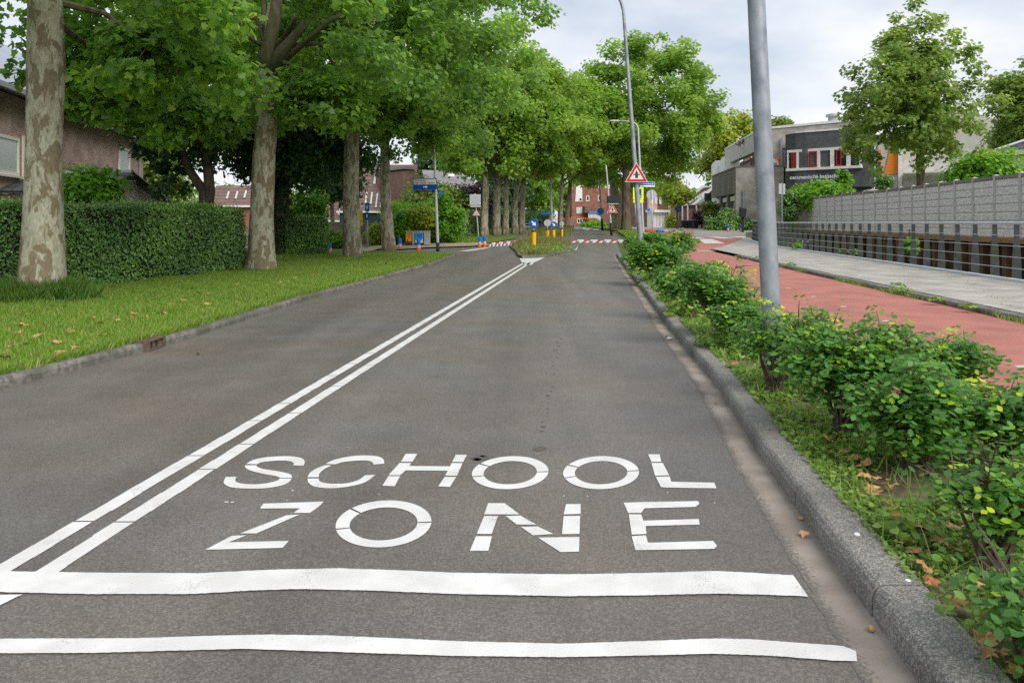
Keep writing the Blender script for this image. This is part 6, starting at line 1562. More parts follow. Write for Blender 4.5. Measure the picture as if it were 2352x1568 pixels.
# big trees in the median on the right
b = G(1438, 531, .05)
tree('median_tree', 'broad round tree behind the triangle lamp post, its top clear against the sky', b, 16, .36, ((XP(1490, 61), 61, 10.4), (6.4, 5.5, 6.6)), 215, 190, (.6, 1.35), .28, LEAF_SPRAY, M['lf_far'], M['bark_d'], 61, fork=(b.x, b.y, 5.6), zmin=4.0, nl=14, group='trees in the median on the right')
b = G(1411, 528, .05)
tree('median_tree', 'thick trunked tree in the median, left behind the broad round tree', b, 16, .42, ((XP(1385, 72), 73, 9.6), (5.6, 5, 5.4)), 150, 160, (.7, 1.4), .30, LEAF_SPRAY, M['lf_far'], M['bark'], 62, fork=(b.x, b.y, 6.0), zmin=5.0, nl=10, group='trees in the median on the right')
tree('median_tree', 'distant tree filling the gap above the far road', Vector((XP(1302, 99), 99, .7)), 16, .3, ((XP(1312, 100), 100, 10.5), (5.2, 5, 5.0)), 90, 110, (1., 1.7), .42, LEAF_SPRAY, M['lf_far'], M['bark_d'], 63, zmin=6.4, nl=8, group='trees in the median on the right')
# other trees, each of its own look
def simple(name, label, px, Y, z0, pyc, rx, rz, lm, seed, n_cl=70, per=110, size=.3, r0=.15, zmin=None, tmpl=LEAF_SPRAY, rcl=(.7, 1.3), bm=None, base_px=None, ry=None, nl=7, inner=.35, **kw):
    s = Y / F; b = Vector((XP(base_px or px, Y), Y, z0)); c = P(px, pyc, Y)
    return tree(name, label, b, 8, r0, ((c.x, c.y, c.z), (rx * s, (ry or rx) * s, rz * s)), n_cl, per, rcl, size, tmpl, lm, bm or M['bark_d'], seed, fork=(b.x, b.y, max(z0 + .5, c.z - rz * s * .55)), zmin=zmin, nl=nl, inner=inner, **kw)
simple('ivy_clad_tree', 'dark leaved tree with ivy covered trunk behind the second plane tree', 672, 30, 0, 300, 155, 150, M['lf_dark'], 71, 170, 170, .19, .34, zmin=2.5, base_px=646, tmpl=LEAF_OVAL, rcl=(.6, 1.0))
iv = leaves('ivy', *(lambda rs: (np.array([(XP(646, 30) + .40 * math.cos(a), 30 + .40 * math.sin(a), z) for a, z in zip(rs.uniform(0, 6.3, 2600), rs.uniform(0, 3.2, 2600))]) + rs.normal(size=(2600, 3)) * .05, np.array([(math.cos(a), math.sin(a), .5) for a in np.zeros(2600)]) + rs.normal(size=(2600, 3)) * .6))(np.random.RandomState(3)), .11, LEAF_OVAL, M['lf_dark'], np.random.RandomState(4))
ivt = [o for o in COL.objects if o.name.startswith('ivy_clad_tree')][0]
iv.transform(Matrix.Translation(-ORIG[ivt])); link_mesh('ivy', iv, ivt)
def two_stem():
    Y = 26; B = Vector((XP(476, Y), Y, 0)); t = thing('two_stemmed_tree', 'dark tree with two leaning grey stems rising behind the hedge', 'tree', B)
    rg = random.Random(9); mb = MB()
    mb.tube([B - Vector((0, 0, .2)), P(472, 480, Y), P(468, 440, Y), P(438, 395, Y), P(410, 330, Y), P(396, 260, Y), P(380, 190, Y)], [.3, .24, .17, .155, .14, .12, .08], 10, True, .04, rg)
    mb.tube([P(474, 486, Y), P(482, 440, Y), P(478, 390, Y), P(466, 310, Y), P(462, 240, Y), P(470, 170, Y)], [.22, .19, .18, .16, .13, .08], 10, True, .04, rg)
    rs = np.random.RandomState(72); c = P(435, 265, Y)
    me, cc = crown_mesh('crown', rs, c, (2.7, 2.6, 2.2), 80, 110, (.45, .8), .19, LEAF_SPRAY, M['lf_dark'], 3.7, .3, .65)
    limbs(mb, rg, P(440, 300, Y), cc, .09, 14, 6); mb.build('trunk', M['bark_d'], t, smooth=True)
    me.transform(Matrix.Translation(-B)); link_mesh('crown', me, t)
    # a hanging spray low on the left
    me, cc = crown_mesh('low_branch', np.random.RandomState(75), P(392, 405, Y), (.55, .4, .75), 10, 60, (.25, .4), .18, LEAF_OVAL, M['lf_dark'], None, .2, .8)
    me.transform(Matrix.Translation(-B)); link_mesh('low_branch', me, t)
two_stem()
simple('pale_green_tree', 'pale yellowish tree beyond the brick house behind the two stemmed tree', 365, 44, 0, 380, 62, 85, M['lf_light'], 73, 60, 120, .26, .12)
simple('young_tree', 'young tree with thin pale trunk behind the board fence', 766, 40, 0, 410, 50, 45, M['lf_dark'], 74, 30, 110, .24, .12, base_px=762, bm=M['bark'])
simple('copper_tree', 'dark purple leaved copper tree between the houses', 1078, 64, .3, 470, 42, 52, M['lf_copper'], 76, 60, 110, .3, .2)
simple('background_tree', 'dark round tree rising behind the grey roofed house', 1010, 120, .7, 385, 60, 45, M['lf_dark'], 77, 40, 90, .55, .3, rcl=(1.2, 2.2))
simple('pale_green_tree', 'yellow green loose tree behind the blue direction sign', 985, 50, .1, 468, 62, 46, M['lf_light'], 78, 60, 120, .24, .12)
# maple behind the concrete fence
Y = 40; b = Vector((XP(2118, Y), Y, .84))
tree('maple_tree', 'tall loose olive green tree on the right with sky showing through its crown', b, 12, .22, ((XP(2092, Y), Y, 7.8), (4.2, 3.8, 5.6)), 200, 100, (.35, .85), .235, LEAF_SPRAY, M['lf_maple'], M['bark_d'], 81, gaps=[(P(2050, 358, 35.5 + 1.1 * q_), 1.15) for q_ in range(5)], axis=([b - Vector((0, 0, .2)), b + Vector((0, 0, 1)), P(2115, 400, Y), P(2112, 330, Y), P(2105, 240, Y)], [.30, .24, .22, .19, .14]), zmin=3.9, nl=26, inner=.12, flat=.8, topw=.34, branch=.55)
simple('background_tree', 'dense tree cut by the right edge of the picture', 2360, 47, .84, 290, 72, 130, M['lf_maple'], 82, 80, 120, .3, .25)
simple('pale_green_tree', 'light green tree over the white bays left of the school', 1690, 105, .7, 350, 96, 86, M['lf_yellow'], 83, 120, 110, .48, .3, rcl=(1.1, 2.))
simple('background_tree', 'light green crown showing above the school roof right of the big lamp post', 1800, 110, .7, 292, 34, 20, M['lf_light'], 84, 24, 90, .45, .3, rcl=(.9, 1.6))
simple('pale_green_tree', 'low spreading bright tree before the pink house and the brown house', 1556, 82, .7, 444, 34, 22, M['lf_yellow'], 85, 38, 130, .28, .12, rcl=(.8, 1.4))
simple('background_tree', 'dark tree closing the view behind the far trunks', 1225, 130, .7, 440, 80, 66, M['lf_far'], 86, 70, 90, .6, .3, rcl=(1.4, 2.4))
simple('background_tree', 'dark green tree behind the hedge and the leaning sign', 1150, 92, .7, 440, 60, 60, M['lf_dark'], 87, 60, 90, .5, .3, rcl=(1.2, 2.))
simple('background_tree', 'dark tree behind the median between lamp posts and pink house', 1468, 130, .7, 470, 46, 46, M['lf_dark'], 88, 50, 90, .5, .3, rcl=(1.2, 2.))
# far wood closing the horizon
rs = np.random.RandomState(91); C_ = []
for k in range(420):
    x = rs.uniform(-190, 190); C_.append((x, 210 + rs.uniform(0, 30), .7 + rs.uniform(0, 1) ** .8 * (9 + 3 * math.sin(x * .05))))
C_ = np.repeat(np.array(C_), 26, 0) + rs.normal(size=(420 * 26, 3)) * (1.6, 1.6, 1.2)
me = leaves('far_wood', C_, rs.normal(size=C_.shape) + (0, -.4, .7), rs.uniform(1.0, 1.7, len(C_)), LEAF_SPRAY, M['lf_far'], rs)
tag(link_mesh('far_wood', me), kind='stuff')

# ------------------------------------------------------------------ hedges
def hedge(name, label, poly_fn, Y0, Y1, zt, depth, n, size, lm, seed, inside, front='x'):
    pass
def hedge_box(name, label, A, B, depth, zt, n, size, lm, seed, z0=.05, jit=.05, cat='hedge'):
    """clipped hedge: a twiggy dark core and a skin of small leaves; A -> B is the front seen from the road"""
    w = Wall(A, B); rs = np.random.RandomState(seed)
    t = thing(name, label, cat, w.p(w.len / 2, z0, -depth / 2))
    m = MB(); w.slab(m, [(.06, z0), (w.len - .06, z0), (w.len - .06, zt - .06), (.06, zt - .06)], -depth + .06, -.06); m.build('twigs', M['core'], t)
    ar = np.array([w.len * zt, w.len * depth, depth * zt * 2]); pr = ar / ar.sum()
    k = rs.choice(3, n, p=pr); a = rs.uniform(0, w.len, n); z = z0 + (zt - z0) * rs.random(n); d = -depth * rs.random(n)
    d = np.where(k == 0, 0, d); z = np.where(k == 1, zt, z); e = rs.random(n) < .5; a = np.where(k == 2, np.where(e, 0, w.len), a)
    u, nn = np.array(w.u), np.array(w.n)
    q = np.array(w.A) + a[:, None] * u + d[:, None] * nn + z[:, None] * np.array((0, 0, 1.))
    bulge = .06 * np.sin(a * 1.9 + seed) * np.cos(z * 2.3 + a * .7) + .05 * np.sin(a * .53 + 1)
    N_ = np.where((k == 0)[:, None], nn, np.where((k == 1)[:, None], (0, 0, 1.), np.where(e, -1, 1)[:, None] * u))
    q = q + N_ * (bulge[:, None] + rs.normal(size=(n, 1)) * jit)
    lf_ = .5 + .25 * np.sin(a * 2.3 + 1.3 * np.sin(z * 3 + seed)) + .25 * np.sin(a * .9 - z * 2.1 + 2)
    hr = np.clip(.55 * rs.random(n) + .45 * lf_, 0, 1); hr = np.where((k == 1) & (rs.random(n) < .4), np.clip(hr + .3, 0, 1), hr)
    up_ = (k == 1) & (rs.random(n) < .12); q[:, 2] += np.where(up_, rs.random(n) ** 2 * .16, 0)
    me = leaves('foliage', q, N_ + .75 * rs.normal(size=(n, 3)) + (0, 0, .45), size * rs.uniform(.7, 1.3, n), LEAF_QUAD, lm, rs, hr)
    me.transform(Matrix.Translation(-ORIG[t])); link_mesh('foliage', me, t)
    return t
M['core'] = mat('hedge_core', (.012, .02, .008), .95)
hedge_box('clipped_hedge', 'long clipped dark green hedge along the left verge', (HEDGE(8.0), 8.0), (HEDGE(20.3), 20.3), 1.3, 1.74, 78000, .055, M['lf_hedge'], 101)
hedge_box('clipped_hedge', 'short square end of hedge between the ivy tree and the blue bollard', (XP(655, 29.6), 29.6), (XP(748, 30.4), 30.4), 1.4, 1.53, 14000, .07, M['lf_hedge'], 102)
hedge_box('tall_hedge', 'tall bright hornbeam hedge behind the utility cabinet', (XP(896, 44.5), 44.5), (XP(1052, 46), 46), 1.8, ZP(478, 45), 14000, .13, M['lf_bright'], 103, jit=.16)
hedge_box('tall_hedge', 'dark tall hedge running back from the leaning sign post', (XP(1046, 46), 46.2), (XP(1122, 64), 64), 1.6, 2.1, 12000, .13, M['lf_hedge'], 104, jit=.12)
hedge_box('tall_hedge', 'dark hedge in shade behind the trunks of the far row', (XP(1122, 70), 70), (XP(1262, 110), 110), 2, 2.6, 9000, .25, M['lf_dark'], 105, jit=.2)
# ------------------------------------------------------------------ bushes
def bush(name, label, px, Y, z0, pyc, rx, rz, lm, seed, n_cl=26, per=120, size=.14, rcl=(.3, .55), tmpl=LEAF_OVAL, zmin=None, group=None, flat=.8):
    s = Y / F; c = P(px, pyc, Y); b = Vector((c.x, Y, z0)); rng = random.Random(seed); rs = np.random.RandomState(seed)
    t = thing(name, label, 'bush', b, group)
    me, cc = crown_mesh('foliage', rs, c, (rx * s, max(.5, rx * s * .7), rz * s), n_cl, per, rcl, size, tmpl, lm, zmin, .2, flat)
    me.transform(Matrix.Translation(-b)); link_mesh('foliage', me, t)
    m = MB(); limbs(m, rng, b + Vector((0, 0, .1)), cc, .05, 8, 5); m.build('stem', M['bark_d'], t)
bush('garden_bush', 'bright green bush between the nearest plane tree and the shed', 200, 18.5, 0, 436, 62, 42, M['lf_bright'], 111, 34, 130, .13)
bush('garden_bush', 'bright rounded bush above the short hedge end', 706, 35, 0, 480, 44, 36, M['lf_bright'], 112, 34, 120, .15)
bush('garden_bush', 'light green bush in front of the board fence left of the third plane tree', 778, 40, .05, 556, 36, 24, M['lf_bright'], 113, 26, 120, .15)
bush('garden_bush', 'yellowish climber on the board fence between the third and fourth plane trees', 864, 43.5, .05, 535, 22, 34, M['lf_yellow'], 114, 22, 110, .15)
bush('garden_bush', 'bright leafy bush over the left end of the utility cabinet', 915, 43, .05, 520, 30, 36, M['lf_bright'], 115, 32, 120, .16)
bush('garden_bush', 'yellow green bush hanging over the middle of the utility cabinet', 962, 43.6, .05, 500, 40, 24, M['lf_yellow'], 116, 30, 120, .16)
bush('garden_bush', 'tall green bush right of the utility cabinet and the direction sign post', 1022, 45, .05, 505, 36, 56, M['lf_bright'], 117, 44, 120, .17)
bush('garden_bush', 'green shrubs in front of the lettering on the school wing', 1892, 51, .84, 448, 74, 19, M['lf_bright'], 118, 60, 120, .26, (.5, .95))
bush('garden_bush', 'single taller spray of leaves over the school lettering', 1940, 51, .84, 420, 14, 26, M['lf_bright'], 119, 10, 70, .24, (.3, .6))
bush('garden_bush', 'bright green bush looking over the fence by the pavilion house', 2268, 33, .84, 392, 74, 32, M['lf_bright'], 120, 60, 130, .18, (.35, .7))
bush('conifer', 'small blue green conifer behind the concrete fence', 2031, 46, .84, 424, 16, 24, M['lf_hedge'], 121, 20, 110, .12)
bush('wall_shrub', 'dark shrubs at the foot of the school side wall', 1668, 64.5, .7, 516, 42, 20, M['lf_hedge'], 122, 40, 120, .2, (.4, .8))
bush('wall_shrub', 'taller dark shrub at the corner of the school', 1676, 65.3, .7, 498, 16, 26, M['lf_hedge'], 123, 16, 110, .2, (.4, .7))
bush('wall_shrub', 'low dark shrub right of the letter box by the grey wall', 1722, 65, .7, 516, 22, 14, M['lf_hedge'], 124, 16, 110, .2, (.4, .7))
bush('climber', 'dark climber on the wall behind the canal railing', 1816, 50.2, .6, 478, 18, 44, M['lf_hedge'], 125, 30, 110, .18)
bush('garden_bush', 'pale bush beside the grey container at the school', 1636, 75, .7, 488, 18, 22, M['lf_light'], 126, 20, 100, .24, (.4, .8))
bush('garden_bush', 'red brown bush beside the wheelie bins', 1612, 86, .7, 500, 12, 16, M['lf_copper'], 127, 14, 90, .26, (.4, .8))
bush('garden_bush', 'yellow green bush behind the wheelie bins', 1546, 92, .7, 510, 14, 10, M['lf_yellow'], 128, 12, 90, .28, (.4, .8))
bush('garden_bush', 'rough green bank below the corner house steps', 1366, 112, .7, 520, 34, 4, M['lf_bright'], 129, 30, 90, .4, (.6, 1.0))
bush('garden_bush', 'leafy weed in the canal wall behind the railing', 2090, 24.5, .2, 562, 8, 18, M['lf_bright'], 130, 8, 70, .10, (.12, .25))

# ------------------------------------------------------------------ rose bushes in the planting strip
def rose(label, px, pyb, x0, x1, ytop, ybot, seed, leaf=.05, nst=12, per=150, flowers=(), sparse=1.0, yoff=0.0):
    leaf *= .78; per = int(per * 2.3)
    b = G(px, pyb, .085); Y = b.y; s = Y / F; rng = random.Random(seed); rs = np.random.RandomState(seed)
    t = thing('rose_bush', label, 'rose bush', b, 'rose bushes in the planting strip')
    cx = XP((x0 + x1) / 2, Y); rx = (x1 - x0) / 2 * s * 1.04; zt, zb = ZP(ytop, Y), max(.16, ZP(ybot, Y)); cz = (zt + zb) / 2; rz = (zt - zb) / 2
    ry = min(.6, max(.13, rx * .52))
    tips = []
    m = MB(); m.tube([b - Vector((0, 0, .08)), b + Vector((0, 0, .07))], [.05, .035], 7)
    for k in range(nst):
        a = rng.uniform(0, 6.283); q = math.sqrt(rng.random())
        e = Vector((cx + rx * q * math.cos(a), Y + ry * q * math.sin(a), cz + rz * rng.uniform(-.1, 1.0) * math.sqrt(max(0, 1 - q * q * .55))))
        st_ = b + Vector((rng.uniform(-.06, .06), rng.uniform(-.05, .05), .0)); mid = st_.lerp(e, .5) + Vector((0, 0, .12 * (e - st_).length)) + Vector((rng.uniform(-.03, .03), rng.uniform(-.03, .03), 0))
        m.tube([st_, st_.lerp(mid, .5), mid, mid.lerp(e, .5) + Vector((0, 0, .02)), e], [.010, .0085, .007, .0055, .003], 5)
        tips.append((mid, e))
        for j in range(3):
            u = rng.uniform(.15, .9); p0 = mid.lerp(e, u); e2 = p0 + Vector((rng.uniform(-1, 1), rng.uniform(-1, 1), rng.uniform(.0, .9))).normalized() * rng.uniform(.10, .24)
            m.tube([p0, p0.lerp(e2, .5) + Vector((0, 0, .015)), e2], [.005, .004, .002], 4); tips.append((p0, e2))
    m.build('stem', M['twig'], t)
    zs = sorted(t_[1].z for t_ in tips); zq = zs[int(len(zs) * .62)]; young = set(i_ for i_, t_ in enumerate(tips) if t_[1].z > zq and rng.random() < (.10 if Y < 12 else .09))
    C_, N_, R_ = [], [], []
    up = np.array((0, 0, 1.0))
    n_c = int(per * sparse)
    for k in range(n_c):                      # compound leaves: pairs of leaflets on a drooping stalk
        k_tip = rng.randrange(len(tips)); a_, e_ = tips[k_tip]
        u = rng.random() ** .45; p = np.array(a_.lerp(e_, u)) + rs.normal(size=3) * (.035, .035, .03)
        d = rs.normal(size=3) * (1, 1, .35); d = d / np.linalg.norm(d); sd = np.cross(d, up); sd /= max(np.linalg.norm(sd), 1e-6)
        n_l = 5 if rng.random() < .6 else 7
        col = rng.random() * .84
        hi = p[2] > cz + rz * .45
        if (k_tip in young and u > .72): col = .84 + .13 * rng.random()
        for j in range(n_l):
            r_ = (j + 1) // 2; sg = -1 if j % 2 else 1
            off = d * leaf * (.5 + .85 * r_) + (sd * sg * leaf * .62 if j < n_l - 1 else d * leaf * .5) - up * leaf * .22 * r_ * r_
            C_.append(p + off); N_.append(up + d * .25 + sd * sg * .35 + rs.normal(size=3) * .28); R_.append(min(1, max(0, col + rs.normal() * .05)))
    C_, N_, R_ = np.array(C_), np.array(N_), np.array(R_)
    k = C_[:, 2] > .14; C_, N_, R_ = C_[k], N_[k], R_[k]
    me = leaves('foliage', C_, N_, leaf * rs.uniform(.8, 1.3, len(C_)), LEAF_OVAL, M['lf_rose'], rs, R_, .35)
    me.transform(Matrix.Translation(-b)); link_mesh('foliage', me, t)
    for fx, fy in flowers:
        c = P(fx, fy, Y - ry * .55); f = MB()
        for j in range(6):
            a = j * 1.047 + .3; d = Vector((math.cos(a), math.sin(a) * .8, .35)); sdv = Vector((-math.sin(a), math.cos(a), .1)); L_ = .026
            f.face([c, c + d * L_ * .6 - sdv * L_ * .5, c + d * L_ + Vector((0, 0, .006)), c + d * L_ * .6 + sdv * L_ * .5])
            f.face([c + Vector((0, 0, .012)), c + d * L_ * .3 - sdv * L_ * .3 + Vector((0, 0, .022)), c + d * L_ * .5 + Vector((0, 0, .03)), c + d * L_ * .3 + sdv * L_ * .3 + Vector((0, 0, .022))])
        f.build('flower', M['flower'], t)
    return t
rose('rose bush wrapped round the foot of the big lamp post', 1775, 908, 1690, 1925, 716, 860, 201, .044, 18, 300)
rose('large spreading rose bush right behind the big lamp post bush, with a pink flower', 1940, 1002, 1812, 2120, 742, 960, 202, .05, 26, 460, [(2058, 900)])
rose('rose bush with a single pink bloom at its right tip by the red path', 2110, 940, 2010, 2252, 770, 930, 203, .05, 22, 380, [(2228, 795)])
rose('mid strip rose bush between the pink flowered one and the open thin stemmed one', 2105, 1090, 1990, 2290, 878, 1060, 204, .048, 24, 420, [(2058, 905)])
rose('rose bush at the right edge beside the red path, dark glossy leaves', 2340, 1085, 2225, 2470, 905, 1070, 205, .05, 22, 380)
rose('open thin stemmed rose bush with bare twigs in front of the mulch', 2272, 1318, 2185, 2420, 1050, 1240, 206, .042, 20, 120, sparse=1.0)
rose('rose bush cut by the lower right corner of the picture', 2400, 1575, 2335, 2530, 1340, 1520, 207, .042, 14, 110)
rose('tall sparse rose bush with a purple flower left of the big lamp post', 1660, 778, 1545, 1765, 598, 760, 208, .055, 26, 330, [(1718, 655)])
rose('rose bush just left of the big lamp post with reddish stems', 1716, 806, 1655, 1762, 688, 800, 213, .052, 16, 190)
rose('rose bush filling the strip behind the sparse one, nearer the red path', 1640, 700, 1575, 1715, 600, 695, 214, .062, 20, 260)
rose('low leafy rose bush between the sparse one and the dense clump', 1590, 722, 1505, 1668, 600, 715, 209, .065, 24, 330)
rose('dense rounded rose bush at the near side of the triangle lamp post', 1500, 648, 1440, 1585, 545, 640, 210, .085, 32, 620, [(1468, 571)])
rose('dense rose bush behind the triangle lamp post with orange tips', 1522, 612, 1444, 1592, 530, 612, 211, .095, 32, 620)
rose('rose bush at the far tip of the planting strip', 1476, 600, 1440, 1530, 536, 596, 212, .09, 24, 360)

# ------------------------------------------------------------------ grass, weeds, leaves on the ground
def blades(name, X, Yv, Zv, h, w, rs, m, lean=.5):
    n = len(X); a = rs.uniform(0, 6.283, n); l = h * lean * rs.random(n)
    base = np.stack([X, Yv, Zv], 1); dx = np.stack([np.cos(a), np.sin(a), np.zeros(n)], 1)
    b = rs.uniform(0, 6.283, n); tip = base + np.stack([np.cos(b) * l, np.sin(b) * l, h], 1); mid = base * .45 + tip * .55 + np.stack([np.zeros(n), np.zeros(n), h * .10], 1)
    V = np.stack([base - dx * w[:, None] / 2, base + dx * w[:, None] / 2, mid + dx * w[:, None] * .35, tip, mid - dx * w[:, None] * .35], 1)
    me = poly_mesh(name, V, 5, rs.random(n), m)
    return tag(link_mesh(name, me), kind='stuff')
rs = np.random.RandomState(301)
n = 260000
yv = 3.4 + (31.0 - 3.4) * rs.random(n) ** 1.35
klv = np.array([kl(y) for y in yv]); hv = np.array([HEDGE(y) if y < 20.5 else -13 for y in yv])
xv = hv + .0 + (klv - .13 - hv) * rs.random(n)
k = (xv / yv > -1.25); xv, yv = xv[k], yv[k]
hh = .035 + .035 * rs.random(len(xv)); hh *= 1 + .5 * (np.sin(xv * 3.1 + yv) * np.cos(yv * 1.7) > .4)
for tx, ty, r_ in ((b1_.x, b1_.y, 1.0), (b2_.x, b2_.y, .7), (b3_.x, b3_.y, .7), (b4_.x, b4_.y, .6)):
    d = np.hypot(xv - tx, (yv - ty)); hh *= 1 + 2.2 * np.clip(1.15 - d / r_, 0, .8) * rs.random(len(xv))
blades('grass', xv, yv, np.full(len(xv), .088), hh, .006 + .0006 * yv, rs, M['grass'], .9)
# thick collar of uncut grass round the first trunk
n = 12000; a = rs.uniform(0, 6.283, n); r_ = .38 + .5 * rs.random(n) ** 1.2
blades('uncut_grass', b1_.x + r_ * np.cos(a), b1_.y + r_ * np.sin(a) * .8, np.full(n, .085), rs.uniform(.12, .42, n) * (1.5 - r_ * .85), np.full(n, .013), rs, M['grass_long'], .8)
# ragged fringe over the left kerb
n = 16000; yv = 5 + 26 * rs.random(n) ** 1.3; xv = np.array([kl(y) for y in yv]) - .15 + rs.normal(size=n) * .03
blades('kerb_grass', xv, yv, np.full(n, .085), rs.uniform(.03, .10, n), .008 + .0006 * yv, rs, M['grass'], 1.2)
# lawns further on
n = 26000; yv = 45 + 60 * rs.random(n) ** 1.4; xv = -12 + rs.random(n) * (10.4 + .03 * (yv - 45)); blades('lawn_grass', xv, yv, np.array([zg(y) + .05 for y in yv]), rs.uniform(.06, .14, n), .02 + .0008 * yv, rs, M['grass'])
n = 16000; yv = 47.6 + 50 * rs.random(n) ** 1.4; xv = np.array([7.6 + .062 * (y - 46.5) for y in yv]) + rs.random(n) * 1.8; blades('lawn_grass', xv, yv, np.array([zg(y) + .06 for y in yv]), rs.uniform(.06, .14, n), .02 + .0008 * yv, rs, M['grass'])
o = G(1550, 553, .05); n = 4000; a = rs.uniform(0, 6.283, n); q = np.sqrt(rs.random(n)); blades('islet_grass', o.x + 1.15 * q * np.cos(a), o.y + 3.0 * q * np.sin(a), np.array([zg(y) + .05 for y in o.y + 3.0 * q * np.sin(a)]), rs.uniform(.08, .16, n), np.full(n, .035), rs, M['grass'])
# long grass on the traffic island
n = 15000; yv = 29.9 + 15 * rs.random(n); u = rs.random(n)
xl = np.interp(yv, [29, 32, 36, 42, 45], [.45, .2, .05, -.1, .35]); xr = np.interp(yv, [29, 30.5, 34, 38, 42, 45], [1.1, 1.6, 2.3, 2.9, 3.4, 3.6]); xv = xl + .1 + (xr - xl - .2) * u
blades('long_grass', xv, yv, np.full(n, .09), rs.uniform(.2, .62, n) * np.clip(.45 + 1.1 * np.minimum(u, 1 - u) * 2, .4, 1) * np.clip((yv - 33.0) / 6.5, .42, 1), np.full(n, .018), rs, M['tall_grass'], .7)
n = 4000; yv = 52 + 20 * rs.random(n); xv = .6 + .09 * (yv - 48) + 3.2 * rs.random(n); blades('long_grass', xv, yv, np.array([zg(y) for y in yv]), rs.uniform(.2, .5, n), np.full(n, .03), rs, M['tall_grass'], .7)
n = 1500; yv = 29.9 + 14 * rs.random(n); xv = .4 + 2.2 * rs.random(n); C_ = np.stack([xv, yv, .12 + rs.random(n) * .28], 1)
tag(link_mesh('island_weeds', leaves('island_weeds', C_, rs.normal(size=C_.shape) * .5 + (0, 0, 1), .09, LEAF_OVAL, M['lf_weed'], rs)), kind='stuff')

# ground cover in the planting strip: small creeping leaves in drifts, taller rosettes
rs = np.random.RandomState(302)
n = 130000; yv = .9 + 27 * rs.random(n) ** 2.1; krv = np.array([kr(y) for y in yv]); xv = krv + .16 + 1.6 * rs.random(n) ** 1.15
f_ = np.sin(xv * 4.3 + 1.1 * np.sin(yv * 2.1)) + np.sin(yv * 3.7 + xv * 1.9) + .8 * np.sin(yv * 8.1 - xv * 6.3) + rs.normal(size=n) * .55
edge_ = np.exp(-(xv - krv - .16) / .25) * 1.4
k = f_ + edge_ > .4; xv, yv = xv[k], yv[k]
zz = .09 + .045 * rs.random(len(xv)) ** 1.5
C_ = np.stack([xv, yv, zz], 1)
tag(link_mesh('ground_cover', leaves('ground_cover', C_, rs.normal(size=C_.shape) * .45 + (0, 0, 1), np.minimum(.009 + .0042 * yv, .06) * rs.uniform(.6, 1.5, len(C_)), LEAF_OVAL, M['lf_weed'], rs)), kind='stuff')
n = 7000; yv = 1.0 + 26 * rs.random(n) ** 1.6; xv = np.array([kr(y) for y in yv]) + .16 + 1.55 * rs.random(n); blades('strip_grass', xv, yv, np.full(n, .085), rs.uniform(.04, .14, n), .004 + .0008 * yv, rs, M['grass'], 1.0)
def rosettes(name, spots, leafn, size, lm, rs, hh):
    C_, N_ = [], []
    for x, y, z, r_ in spots:
        for j in range(leafn):
            a = rs.uniform(0, 6.283); q = r_ * rs.random() ** .6; C_.append((x + q * math.cos(a), y + q * math.sin(a), z + hh * r_ * (1 - .6 * q / r_) * rs.uniform(.3, 1.1))); N_.append((math.cos(a) * .5 + rs.normal() * .3, math.sin(a) * .5 + rs.normal() * .3, .9))
    C_, N_ = np.array(C_), np.array(N_); return leaves(name, C_, N_, size * rs.uniform(.7, 1.4, len(C_)), LEAF_OVAL, lm, rs)
# weeds one can tell apart: each a plant of its own
def weed(label, px, py, dz, r_, nleaf, size, lm, seed, group, hh=1.2, cat='weed'):
    b = G(px, py, dz); rs = np.random.RandomState(seed)
    me = rosettes('weed', [(b.x, b.y, b.z, r_)], nleaf, size, lm, rs, hh); me.transform(Matrix.Translation(-b))
    tag(link_mesh('weed', me, None, b), label, cat, group)
WG = 'leafy weeds in the planting strip'
weed('tall light green weed at the foot of the sparse rose bush', 1570, 730, .085, .28, 130, .075, M['lf_weed'], 1, WG, 1.4)
weed('bushy pale weed left of the sparse rose bush, next to the kerb', 1552, 690, .085, .30, 130, .08, M['lf_weed'], 2, WG, 1.5)
weed('broad leaved weed near the kerb left of the big lamp post', 1640, 800, .085, .22, 110, .06, M['lf_weed'], 3, WG, .9)
weed('weed with feathery leaves just left of the big lamp post bush', 1705, 822, .085, .18, 90, .055, M['lf_weed'], 4, WG, .9)
weed('low weed at the kerb below the dense rose clump', 1462, 632, .085, .3, 110, .08, M['lf_weed'], 5, WG, 1.0)
weed('upright nettle like weed in front of the open rose bush', 2080, 1240, .085, .13, 80, .045, M['lf_weed'], 6, WG, 1.3)
weed('broad pale leaved weed on the mulch of the open rose bush', 2180, 1190, .085, .10, 40, .06, M['lf_weed'], 7, WG, 1.4)
weed('creeping weed on the open soil by the near kerb', 2235, 1420, .085, .15, 90, .03, M['lf_weed'], 8, WG, .5)
weed('tiny green weed growing from a kerb joint below the big lamp post', 1835, 945, .1, .05, 26, .022, M['lf_weed'], 9, 'weeds in the kerb joints', .6)
weed('tiny green weed growing from a kerb joint near the lower edge', 2245, 1525, .1, .035, 26, .016, M['lf_weed'], 10, 'weeds in the kerb joints', .6)
RG = 'weeds at the foot of the railing'
weed('bright weed tuft at the railing foot right of the big lamp post', 1835, 574, .09, .34, 110, .12, M['lf_bright'], 11, RG, 1.4)
weed('small weed tuft at the middle of the railing foot', 1965, 588, .09, .2, 70, .09, M['lf_bright'], 12, RG, 1.5)
weed('flat spread of green weeds left on the railing foot', 1930, 582, .09, .4, 80, .08, M['lf_bright'], 13, RG, .5)
weed('low weeds on the pavement edge by the big lamp post', 1800, 566, .09, .6, 120, .1, M['lf_bright'], 14, RG, .6)
